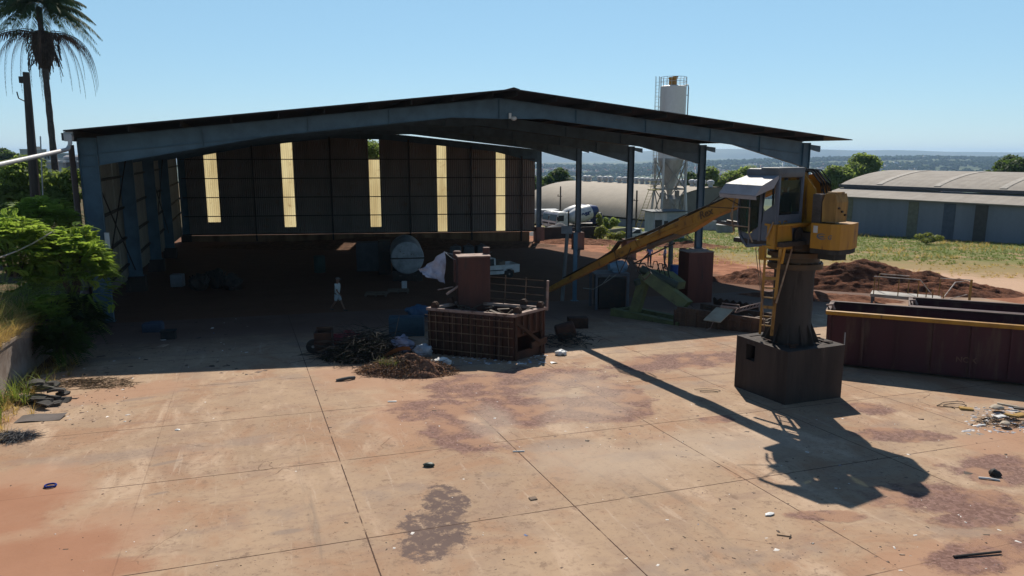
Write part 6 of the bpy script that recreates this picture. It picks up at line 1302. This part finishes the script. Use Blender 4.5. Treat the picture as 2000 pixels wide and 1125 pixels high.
stand2 = {'lean': -.02, 'leg_l': (.02, .28, .0, 0), 'leg_r': (-.01, .28, -.12, 0), 'arm_l': (-.05, .24, .63, .02, .26, .47), 'arm_r': (0, .26, .63, .13, .18, .6), 'head': .0}
q = spot(660, 607); person('person walking through the shed in pale shirt, grey shorts and cap', q, R(-12), PALESH, GREYSH, walk, 1.74, True, .55, M('cap_grey', (.16, .13, .12), .85))
q = spot(1268, 518); person('person in blue shirt and dark trousers looking down at the hands', q, R(255), BLUESH, NAVY, stand, 1.76, group=None)
q = spot(1297.5, 522); person('person in light blue shirt and jeans standing next to the concrete post', q, R(175), LBLUE, JEANS, stand2, 1.78)

# ---------------------------------------------------------------- things lying about inside the shed
def gp_(px, py): q = spot(px, py); return Vector((q.x, q.y, gz(q.x, q.y)))
q = gp_(797, 550); t = thing('storage_tank', 'white round ended storage tank lying on a dark saddle', 'tank', q, R(10))
m = MB(); m.lathe([(.3, -.16), (.8, -.08), (1.08, .05), (1.13, .2), (1.13, 4.2), (.8, 4.4)], (0, 0, 1.62), 36, Matrix.Rotation(R(-90), 3, 'X')); m.build('shell', M('tank_white', (.34, .36, .38), .6, 0, (.20, .215, .23), 1.4, rust=(.12, .08, .06), rlo=.6, rhi=.72), t)
m = MB(); m.box((0, -.12, 1.62), (2.3, .12, .08)); m.build('band', DARKSTEEL, t, angle=0)
m = MB(); m.box((0, .5, .3), (2.0, .3, .7)); m.box((0, 3.6, .3), (2.0, .3, .7)); m.box((-.5, .1, .15), (.2, .3, .5)); m.box((.5, .1, .15), (.2, .3, .5)); m.build('saddle', DARKSTEEL, t, angle=0)
def pallet(label, px, py, rz, grp):
    q = gp_(px, py); t = thing('wooden_pallet', label, 'pallet', q, rz, grp)
    m = MB(); 
    for k in range(6): m.box((0, -.5 + k * .2, .13), (1.3, .12, .025))
    m.build('top_boards', WOOD, t, angle=0); m = MB()
    for k in (-.58, 0, .58): m.box((k, 0, .06), (.1, 1.1, .1))
    m.build('bearers', WOOD, t, angle=0)
pallet('grey wooden pallet on the dirt floor left of the white tank', 735, 577, R(5), 'pallets on the shed floor')
pallet('wooden pallet on the dirt floor in front of the white tank', 778, 571, R(8), 'pallets on the shed floor')
q = gp_(790, 567); m = MB(); m.box((0, 0, .35), (.3, .25, .45), bev=.02); tag(m.build('paint_can', PALE, None, q), 'small pale box standing on the pallet before the tank', 'box')
q = gp_(722, 528); m = MB(); m.box((0, 0, 1.1), (1.9, 1.4, 2.2), bev=.12); m.box((0, -.72, 1.3), (1.5, .04, 1.4)); tag(m.build('metal_cabinet', M('cabinet_grey', (.085, .09, .10), .7), None, q, R(10)), 'grey metal cabinet left of the white tank', 'cabinet')
q = gp_(752, 535); m = MB(); m.box((0, 0, 1.25), (.9, .9, 2.5), bev=.05); m.box((0, -.47, 1.5), (.7, .03, .5)); tag(m.build('machine_housing', DARKSTEEL, None, q, R(10)), 'tall dark machine housing beside the white tank', 'machine')
q = gp_(625, 532); m = MB(); m.lathe([(.40, 0), (.42, .05), (.42, .55), (.44, .58), (.42, .6), (.42, 1.2), (.4, 1.25), (.1, 1.27)], (0, 0, 0), 20); tag(m.build('drum', M('drum_green', (.045, .07, .06), .7), None, q), 'dark green drum alone on the shed floor behind the walker', 'drum')
q = gp_(348, 560); m = MB(); m.box((0, 0, .42), (.72, .6, .8), bev=.04); m.box((0, -.31, .5), (.6, .03, .5)); tag(m.build('chest', M('chest_pale', (.22, .24, .27), .6), None, q, R(5)), 'pale grey chest standing at the left shed wall', 'chest')
for k, (px, py, s_) in enumerate(((392, 566, 1.0), (424, 562, 1.15), (455, 566, .9))):
    q = gp_(px, py); m = MB(); m.blob((0, 0, .45 * s_), (.6 * s_, .5, .55 * s_), .5, 3, 1.8, k * 3.1, -.48 * s_)
    for j in range(5): a = random.uniform(0, 6.28); m.bar((math.cos(a) * .3, math.sin(a) * .3, .3), (math.cos(a) * .6, math.sin(a) * .5, .9 * s_), .06)
    tag(m.build('scrap_bundle', DARKSTEEL, None, q), ('dark scrap bundle nearest the pale chest', 'largest dark scrap bundle in the middle of three', 'dark scrap bundle farthest from the pale chest')[k], 'scrap', 'dark scrap bundles in the shed')
for k, (px, py) in enumerate(((890, 505), (915, 503), (940, 502))):
    q = gp_(px, py); m = MB(); m.box((0, 0, .55), (1.0, 1.0, 1.1), bev=.16); m.path([(-.4, -.4, 1.05), (0, 0, 1.3), (.4, .4, 1.05)], .03, 5); tag(m.build('bulk_bag', M('bag_grey', (.15, .15, .155), .9, 0, (.1, .1, .105), 3), None, q, R(10 * k)), ('grey bulk bag by the back wall, nearest the tank', 'middle grey bulk bag of three by the back wall', 'grey bulk bag by the back wall, nearest the pickup')[k], 'bag', 'grey bulk bags by the back wall')
q = gp_(330, 662); m = MB(); m.box((0, 0, .17), (.55, .4, .34), bev=.02); m.box((0, 0, .36), (.6, .45, .04)); tag(m.build('dark_box', BLACKRUB, None, q, R(15)), 'black box lying on the shaded floor near the left', 'box')
q = gp_(300, 648); m = MB(); m.box((0, 0, .2), (.8, .5, .4), bev=.05); m.box((.1, 0, .42), (.5, .4, .06)); tag(m.build('blue_box', M('dusty_blue', (.06, .08, .12), .8), None, q, R(8)), 'dusty blue box on the shaded floor by the left column', 'box')

# cart, branch pile, rubbish pile in front of the press
q = gp_(634, 690); t = thing('scrap_cart', 'rusty open cart with one dark tyre at the shade edge', 'cart', q, R(6))
m = MB(); m.box((0, .3, .55), (.62, .05, .85)); m.box((0, -.3, .5), (.62, .05, .75)); m.box((-.3, 0, .5), (.05, .6, .75)); m.box((.3, 0, .5), (.05, .6, .75)); m.box((0, 0, .16), (.62, .6, .05)); m.build('bin', RUST, t, angle=0); wheel(t, (-.40, 0, .28), .28, .14)
m = MB(); m.tube((-.5, 0, .28), (.4, 0, .28), .03); m.build('axle', DARKSTEEL, t)
q = gp_(677, 672); m = MB(); m.blob((0, 0, .18), (.62, .45, .34), .55, 3, 1.6, 9, -.2); tag(m.build('red_sheet', M('red_plastic', (.20, .02, .02), .6, 0, (.12, .015, .018), 3), None, q), 'crumpled red plastic sheet behind the rusty cart', 'sheet')
def twigs(name, label, c, rx, ry, h, n, seed, mat, l=(.4, 1.3), rad=.012, cat='branch pile', kind=None):
    r = random.Random(seed); m = MB()
    for _ in range(n):
        a = r.uniform(0, 6.28); d = r.random() ** .6; x, y = math.cos(a) * d * rx, math.sin(a) * d * ry; z = h * max(0, 1 - d) ** .7 * r.uniform(.4, 1.1) + .02; b = r.uniform(0, 6.28); L = r.uniform(*l); e = r.uniform(-.15, .4) * (1 - d); p = Vector((x, y, z)); v = Vector((math.cos(b), math.sin(b), e)) * L; w = Vector((r.uniform(-.15, .15), r.uniform(-.15, .15), r.uniform(-.05, .12))) * L
        z1 = p + v; z1.z = max(.01, z1.z); m.path([p, p + v * .5 + w, z1], rad * r.uniform(.6, 1.6), 4, rad * .4, cap=False)
    o = m.build(name, mat, None, c, 0, 0); tag(o, label, cat, None, kind); return o
TWIG = M('twig_brown', (.085, .06, .045), .9, 0, (.05, .036, .028), 6, bump=0); TWIGD = M('twig_dark', (.04, .036, .03), .9, 0, (.025, .022, .018), 6, bump=0); TWIGR = M('dead_leaf_red', (.15, .075, .05), .9, 0, (.08, .04, .03), 8, bump=0)
q = gp_(715, 700); twigs('branch_pile', 'dark pile of cut branches between the cart and press', q, 1.75, 1.1, 1.15, 620, 3, TWIGD)
r_ = np.random.default_rng(17); n = 2600; a = r_.uniform(0, 6.28, n); d = r_.random(n) ** .5; P = np.stack([q.x + np.cos(a) * d * 1.7, q.y + np.sin(a) * d * 1.05, q.z + 1.0 * (1 - d) ** .7 * r_.uniform(.3, 1.1, n)], 1); V, F = leaves_from(P, np.tile([0, 0, 1.0], (n, 1)), .06, 1.2, 3)
tag(raw_mesh('withered_leaves', V, F, leafmat('withered', (.02, .022, .012), (.06, .06, .03), .15), None, r_.random(n)), 'withered dark leaves caught in the branch pile', 'leaves', None, 'stuff')
q = gp_(795, 727); heap('rubbish_heap', 'sunlit low heap of leaf litter, soil and rubbish before the press', (q.x, q.y, plane(q.x, q.y)), R(-10), 1.75, .95, .55, dirt_mat('litter_soil', (.10, .05, .032), (.24, .13, .085)), 7.3, .7, 40, 4, 'rubbish heap')
twigs('heap_twigs', 'brown twigs tangled over the sunlit rubbish heap', q, 1.7, .95, .62, 620, 5, TWIG, (.15, .6), .007, 'twigs', 'stuff')
n = 2600; a = r_.uniform(0, 6.28, n); d = r_.random(n) ** .5; P = np.stack([q.x + np.cos(a) * d * 1.8, q.y + np.sin(a) * d * .95, q.z + .05 + .58 * (1 - d) ** .7 * r_.uniform(.2, 1.1, n)], 1); V, F = leaves_from(P, np.tile([0, 0, 1.0], (n, 1)), .035, 1.0, 4)
tag(raw_mesh('dead_leaves', V, F, leafmat('dead_leaf', (.09, .04, .025), (.30, .17, .11), .2), None, r_.random(n)), 'dead red brown leaves covering the rubbish heap', 'leaves', None, 'stuff')
grass_patch('pulled_weeds', 'wilted green weeds thrown on the left of the rubbish heap', [(q.x - .9 + .05 * k, q.y + .1 * math.sin(k), q.z + .28) for k in range(14)], 14, .3, .008, 44, LEAF_Y, 1.2)
def crumple(name, label, px, py, rad, mat, seed, z=.0, rz=0.0, cat='bag', group=None, amp=.5):
    q = gp_(px, py); m = MB(); m.blob((0, 0, rad[2] * .8), rad, amp, 3, 2.2, seed, -rad[2] * .85); o = m.build(name, mat, None, q + Vector((0, 0, z)), rz, 60); tag(o, label, cat, group); return o
LILAC = M('bag_lilac', (.30, .30, .38), .7, 0, (.2, .2, .27), 4); CLEARB = M('bag_pale', (.34, .38, .42), .5, 0, (.2, .23, .26), 5)
crumple('plastic_bag', 'white torn plastic bag at the right end of the rubbish heap', 864, 716, (.30, .2, .17), WHITE, 1, .02)
crumple('plastic_bag', 'bright white plastic scrap sack on the sunlit heap edge', 848, 718, (.16, .14, .12), WHITE, 2, .08)
crumple('plastic_bag', 'blue grey plastic sacks behind the rubbish heap', 785, 697, (.42, .35, .36), LILAC, 3, .15)
crumple('plastic_bag', 'pale translucent plastic roll by the press corner', 827, 702, (.36, .25, .25), CLEARB, 4, .12)
crumple('plastic_bag', 'blue plastic sack in the shade under the press left end', 818, 650, (.5, .35, .3), M('sack_blue', (.05, .10, .17), .6, 0, (.03, .06, .11), 4), 5, .7)
crumple('plastic_bag', 'white crumpled plastic at the right foot of the press', 1096, 694, (.22, .16, .12), WHITE, 6, .0)
q = gp_(775, 712); m = MB(); p0_, p1_ = Vector((0, 0, .35)), Vector((.85, .3, .75)); m.grid(8, 5, lambda u, v: (-.45 + .95 * u, .45 * v - .2 * u, .35 + .35 * u + .12 * math.sin(u * 3) - .25 * v)); cb_ = m.build('cardboard_sheet', M('cardboard', (.26, .15, .075), .85, 0, (.20, .11, .055), 3), None, q, 0, 60); tag(cb_, 'bent brown cardboard sheet on top of the rubbish', 'cardboard')
q = gp_(764, 690); m = MB(); m.path([(0, 0, 0), (.18, .1, .8), (.35, .1, 1.5)], .018, 5, .008); tag(m.build('stick', M('stick_pale', (.22, .17, .12), .8), None, q), 'tall thin stick poking up from the branch pile', 'stick')
for k, (px, py, w_, h_, lab) in enumerate(((795, 655, 1.5, .85, 'blue grey metal cabinet lying behind the branch pile'), (1128, 640, .9, .5, 'dark scrap block lying beside the right end of the press'), (1086, 668, .8, .7, 'dark barrel shaped scrap right of the press'))):
    q = gp_(px, py); m = MB()
    if k < 2: m.box((0, 0, h_ / 2), (w_, .6, h_), bev=.04); m.box((0, -.31, h_ * .5), (w_ * .9, .02, .04))
    else: m.lathe([(.3, 0), (.36, .05), (.36, .75), (.3, .8)], (0, 0, .36), 16, Matrix.Rotation(R(75), 3, 'Y'))
    tag(m.build('scrap_item', M('teal_scrap', (.05, .085, .11), .7, 0, (.035, .06, .08), 2) if k == 0 else RUST, None, q, R(5)), lab, 'scrap')
twigs('scrap_tangle', 'tangle of dark scrap rods right of the press foot', gp_(1108, 672), 1.3, .8, .5, 120, 8, TWIGD, (.3, .9), .016, 'scrap')

# litter under the press: many small pale scraps
def scraps(name, label, px0, px1, py0, py1, n, size, seed, tintmat, kind='stuff', cat='litter'):
    r = np.random.default_rng(seed); V, F, T = [], [], []; cube = np.array([(-1, -1, 0), (1, -1, 0), (1, 1, 0), (-1, 1, 0), (-.8, -.8, 1), (.8, -.8, 1), (.8, .8, 1), (-.8, .8, 1)], float); fc = np.array([(0, 1, 5, 4), (1, 2, 6, 5), (2, 3, 7, 6), (3, 0, 4, 7), (4, 5, 6, 7)])
    for i in range(n):
        px, py = r.uniform(px0, px1), r.uniform(py0, py1); q = spot(px, py); g_ = .45 + r.exponential(.55); s_ = np.array([size * g_ * r.uniform(.5, 1.5), size * g_ * r.uniform(.25, 1), size * r.uniform(.1, .5)]); a = r.uniform(0, 6.28); c, s2 = math.cos(a), math.sin(a)
        v = (cube + r.uniform(-.35, .35, (8, 3))) * s_; v = np.stack([v[:, 0] * c - v[:, 1] * s2 + q.x, v[:, 0] * s2 + v[:, 1] * c + q.y, v[:, 2] + q.z + .012], 1); V.append(v); F.append(fc + 8 * i); t_ = r.random(); T += [t_] * 5
    o = raw_mesh(name, np.concatenate(V), np.concatenate(F), tintmat, None, T); tag(o, label, cat, None, kind); return o
def litter_mat(name, stops):
    t = NT(name); a = t.n('ShaderNodeAttribute'); a.attribute_name = 'tint'; rp = t.n('ShaderNodeValToRGB'); t.l(a.outputs['Fac'], rp.inputs[0]); rp.color_ramp.interpolation = 'CONSTANT'; cr = rp.color_ramp.elements
    cr[0].position = 0; cr[0].color = (*stops[0][1], 1); cr[1].position = stops[1][0]; cr[1].color = (*stops[1][1], 1)
    for p, c in stops[2:]: e = cr.new(p); e.color = (*c, 1)
    return t.done(t.bsdf(rp.outputs[0], .8))
LIT = litter_mat('litter', [(0, (.06, .04, .03)), (.45, (.14, .09, .065)), (.7, (.30, .20, .14)), (.84, (.62, .58, .54)), (.97, (.1, .14, .25))])
LITW = litter_mat('litter_pale', [(0, (.35, .33, .34)), (.3, (.55, .53, .52)), (.75, (.2, .17, .15)), (.9, (.25, .28, .36))])
scraps('press_litter', 'pale scraps strewn under the front of the press', 880, 1065, 690, 712, 130, .055, 1, LITW)
scraps('yard_litter', 'small dark and pale scraps scattered over the sunlit yard', 20, 1990, 705, 1120, 420, .017, 2, LIT)
scraps('yard_litter', 'dense small scraps over the gravelly right side of the yard', 1300, 1990, 790, 1120, 420, .018, 3, LIT)
scraps('gravel_litter', 'stones and chips on the reddish gravel patches', 780, 1300, 715, 880, 800, .016, 4, LIT)
scraps('shade_litter', 'scraps on the shaded floor near the left wall', 130, 520, 620, 735, 120, .045, 5, LIT)
scraps('bank_litter', 'twigs and scraps along the left edge of the yard', 60, 260, 735, 830, 160, .03, 6, LIT)

# single pieces lying on the yard
def piece(name, label, px, py, build, mat, rz=0.0, cat=None, group=None, angle=35):
    q = spot(px, py); m = MB(); build(m); o = m.build(name, mat, None, (q.x, q.y, q.z + .015), rz, angle); tag(o, label, cat or name.replace('_', ' '), group); return o
piece('blue_ring', 'blue plastic ring lying on the yard at lower left', 99, 952, lambda m: m.path([(.11 * math.cos(k * .42), .09 * math.sin(k * .42), .03) for k in range(16)], .02, 6), M('ring_blue', (.01, .03, .22), .4), 0, 'ring')
piece('rounded_piece', 'dark green rounded piece lying below the gravel patch', 838, 912, lambda m: m.blob((0, 0, .04), (.13, .075, .05), .25, 3, 1.5, 5, -.04), M('dull_greenish', (.05, .065, .05), .5))
piece('tyre_piece', 'curved grey tyre piece in front of the branch pile', 675, 744, lambda m: m.path([(-.28, -.12, .03), (-.1, -.06, .06), (.1, .05, .07), (.26, .2, .04)], .055, 7), M('tyre_grey', (.10, .095, .09), .85), 0, 'tyre piece')
piece('tile', 'square brown tile lying flat near the yard centre', 1041, 976, lambda m: m.box((0, 0, .012), (.15, .13, .025), bev=.004), M('tile_brown', (.20, .14, .10), .85), R(20))
piece('dark_bar', 'long dark bar lying at the lower right corner', 1910, 1088, lambda m: m.tube((-.46, -.06, .03), (.46, .10, .03), .022, n=8), DARKSTEEL, 0, 'bar')
piece('white_strip', 'white curved strip beside the dark lump at right', 1930, 938, lambda m: m.path([(-.18, .06, .02), (0, 0, .03), (.2, -.08, .02)], .022, 6), WHITE, 0, 'strip')
piece('dark_lump', 'dark crumpled lump beside the white strip at right', 1942, 930, lambda m: m.blob((0, 0, .06), (.13, .11, .09), .6, 2, 2, 3, -.06), BLACKRUB, 0, 'lump')
piece('white_plate', 'white broken plate piece near the bottom right of the yard', 1503, 1007, lambda m: m.blob((0, 0, .02), (.11, .06, .025), .4, 2, 2, 6), WHITE, .4, 'plate piece')
piece('wire_hook', 'thin dark wire hook on the yard below the boom shadow', 1533, 1050, lambda m: m.path([(-.13, .06, .01), (.1, -.01, .012), (.13, .06, .012), (.11, .0, .03), (.05, -.08, .012)], .009, 5), DARKSTEEL, 0, 'wire')
piece('wire_coil', 'dark loose wire coil at the edge of the maroon container shade', 1855, 792, lambda m: m.path([(.5 * math.cos(k * .5) * (1 - .025 * k) + .08 * math.sin(k * 1.7), .2 * math.sin(k * .5) - .01 * k, .03 + .01 * math.sin(k)) for k in range(22)], .010, 5), BLACKRUB, .2, 'wire coil')
piece('hose_coil', 'thin wire loops beside the pedestal left of the crane', 1385, 768, lambda m: m.path([(.26 * math.cos(k * .55) * (1 + .03 * k) + .06 * math.sin(k * 1.3), .12 * math.sin(k * .55) + .015 * k, .02) for k in range(18)], .007, 5), BLACKRUB, 0, 'wire coil')
piece('paper', 'white paper scrap between press and boom shadow', 1082, 710, lambda m: m.grid(3, 3, lambda u, v: (.26 * u - .13, .16 * v - .08, .015 + .03 * math.sin(u * 3 + v))), WHITE, .3)
piece('white_rod', 'white rod lying across a slab joint left of the stain', 1013, 884, lambda m: m.tube((-.14, 0, .015), (.14, .02, .015), .016, n=8), WHITE, 0, 'rod')
piece('white_chip', 'white flat chip on the left of the yard', 347, 841, lambda m: m.blob((0, 0, .01), (.075, .05, .02), .3, 2, 2, 8), WHITE, 0, 'chip')
piece('white_sliver', 'white sliver on the gravel near the branch pile', 766, 786, lambda m: m.box((0, 0, .015), (.26, .05, .03), bev=.008), WHITE, .1, 'sliver')
# debris at the right edge
FO = M('foam_yellow', (.42, .26, .08), .9, 0, (.34, .2, .06), 4); BONE = M('bone_white', (.44, .38, .30), .8, 0, (.30, .24, .18), 4)
for k, (px, py, s_, mt, rz, lab) in enumerate(((1887, 801, (.36, .2, .06), FO, -.3, 'ochre foam slab lying left of the debris pile'), (1952, 822, (.30, .16, .05), WHITE, .2, 'bright white board in the debris pile'), (1975, 820, (.34, .16, .06), FO, .0, 'ochre foam piece under the white board'), (1946, 804, (.22, .15, .07), BONE, .5, 'rounded bone white piece on top of the debris'), (1968, 800, (.55, .08, .06), BONE, -.45, 'long bone white piece leaning on the debris'), (1962, 836, (.15, .11, .06), BONE, .4, 'pale rounded piece at the front of the debris'), (1994, 806, (.4, .14, .05), DARKSTEEL, -.3, 'dark plate at the right end of the debris'), (1912, 833, (.34, .05, .03), WHITE, -.05, 'thin white lath in front of the debris'), (1992, 814, (.3, .2, .07), FO, .3, 'brown yellow foam lump at the picture edge'))):
    piece('debris_piece', lab, px, py, (lambda m, s_=s_, k=k: (m.box((0, 0, s_[2] / 2 + (.08 if k in (1, 2, 3, 4, 6) else 0)), s_, Matrix.Rotation(random.uniform(-.2, .2), 3, 'Y'), min(s_) * .25) if k not in (3, 5) else m.blob((0, 0, s_[2] * .6 + .08), s_, .35, 2, 2, k))), mt, rz, 'debris', 'debris at the right edge of the yard')
twigs('debris_twigs', 'brown twigs and straw under the debris at right', spot(1965, 828), .75, .45, .14, 160, 12, TWIG, (.1, .35), .008, 'twigs', 'stuff')
scraps('debris_chips', 'small pale and dark chips around the right debris pile', 1880, 2010, 795, 850, 160, .04, 13, LITW)
# tyres, rubber sheet and cable heap at the left wall
TY = M('old_rubber', (.05, .048, .046), .85, 0, (.10, .088, .078), 3)
rb_ = random.Random(31)
for k in range(26):
    px, py = rb_.uniform(42, 128), rb_.uniform(752, 800); q = spot(px, py); L_, w_, hh = rb_.uniform(.32, .62), rb_.uniform(.18, .34), rb_.uniform(.04, .12); cv = rb_.uniform(-.5, .6); m = MB(); zz = max(0, .30 - abs(px - 78) * .006 - abs(py - 775) * .006) * rb_.uniform(.3, 1.2)
    f_ = lambda u, v, o: ((u - .5) * L_, (v - .5) * w_ * (1 - .6 * abs(u - .5)), hh + o + cv * .35 * (.25 - (u - .5) ** 2))
    n = 8; V1 = [[m.bm.verts.new(f_(i / n, j / 3, o)) for j in range(4)] for i in range(n + 1) for o in (0,)]; V2 = [[m.bm.verts.new(f_(i / n, j / 3, -hh * .8)) for j in range(4)] for i in range(n + 1)]
    for i in range(n):
        for j in range(3): m.bm.faces.new((V1[i][j], V1[i + 1][j], V1[i + 1][j + 1], V1[i][j + 1])); m.bm.faces.new((V2[i][j], V2[i][j + 1], V2[i + 1][j + 1], V2[i + 1][j]))
        for j in (0, 3): m.bm.faces.new((V1[i][j], V2[i][j], V2[i + 1][j], V1[i + 1][j]))
    for i in (0, n):
        for j in range(3): m.bm.faces.new((V1[i][j], V1[i][j + 1], V2[i][j + 1], V2[i][j]))
    o = m.build('rubber_piece', TY, None, (q.x, q.y, q.z + zz), rb_.uniform(-.5, .6), 50); o.rotation_euler[0] = rb_.uniform(-.35, .35); tag(o, 'dark curved rubber piece in the heap at the foot of the retaining wall', 'rubber piece', 'dark rubber pieces heaped at the retaining wall')
piece('rubber_sheet', 'flat grey rubber sheet lying in front of the tyre heap', 80, 820, lambda m: m.grid(8, 5, lambda u, v: (-.55 + 1.1 * u, -.28 + .5 * v + .12 * u, .03 + .02 * math.sin(u * 6) + .03 * v)), M('sheet_grey', (.15, .125, .115), .8, 0, (.12, .1, .09), 3), .15, 'sheet')
twigs('cable_heap', 'grey heap of tangled thin cable at the left picture edge', spot(22, 858), .62, .34, .16, 620, 21, M('cable_grey', (.13, .13, .135), .7, 0, (.08, .08, .085), 6, bump=0), (.12, .4), .006, 'cable heap')
twigs('straw_litter', 'straw and twigs swept along the foot of the left bank', spot(175, 752), 1.5, .6, .06, 420, 22, M('straw', (.24, .16, .09), .9, 0, (.14, .09, .05), 6, bump=0), (.15, .6), .008, 'straw', 'stuff')

# ---------------------------------------------------------------- air between the camera and the far hills
hz_m = bpy.data.materials.new('haze_air'); hz_m.use_nodes = True; hn = hz_m.node_tree; hn.nodes.clear(); ho = hn.nodes.new('ShaderNodeOutputMaterial'); hv = hn.nodes.new('ShaderNodeVolumePrincipled')
hv.inputs['Color'].default_value = (.50, .72, 1, 1); hv.inputs['Density'].default_value = 9.5e-05; hv.inputs['Anisotropy'].default_value = .2; hn.links.new(hv.outputs[0], ho.inputs['Volume'])
m = MB(); m.box((0, 5400, -24), (19000, 11400, 196)); tag(m.build('haze', hz_m, None, angle=0), 'pale blue haze over the far valley', 'haze', None, 'stuff')
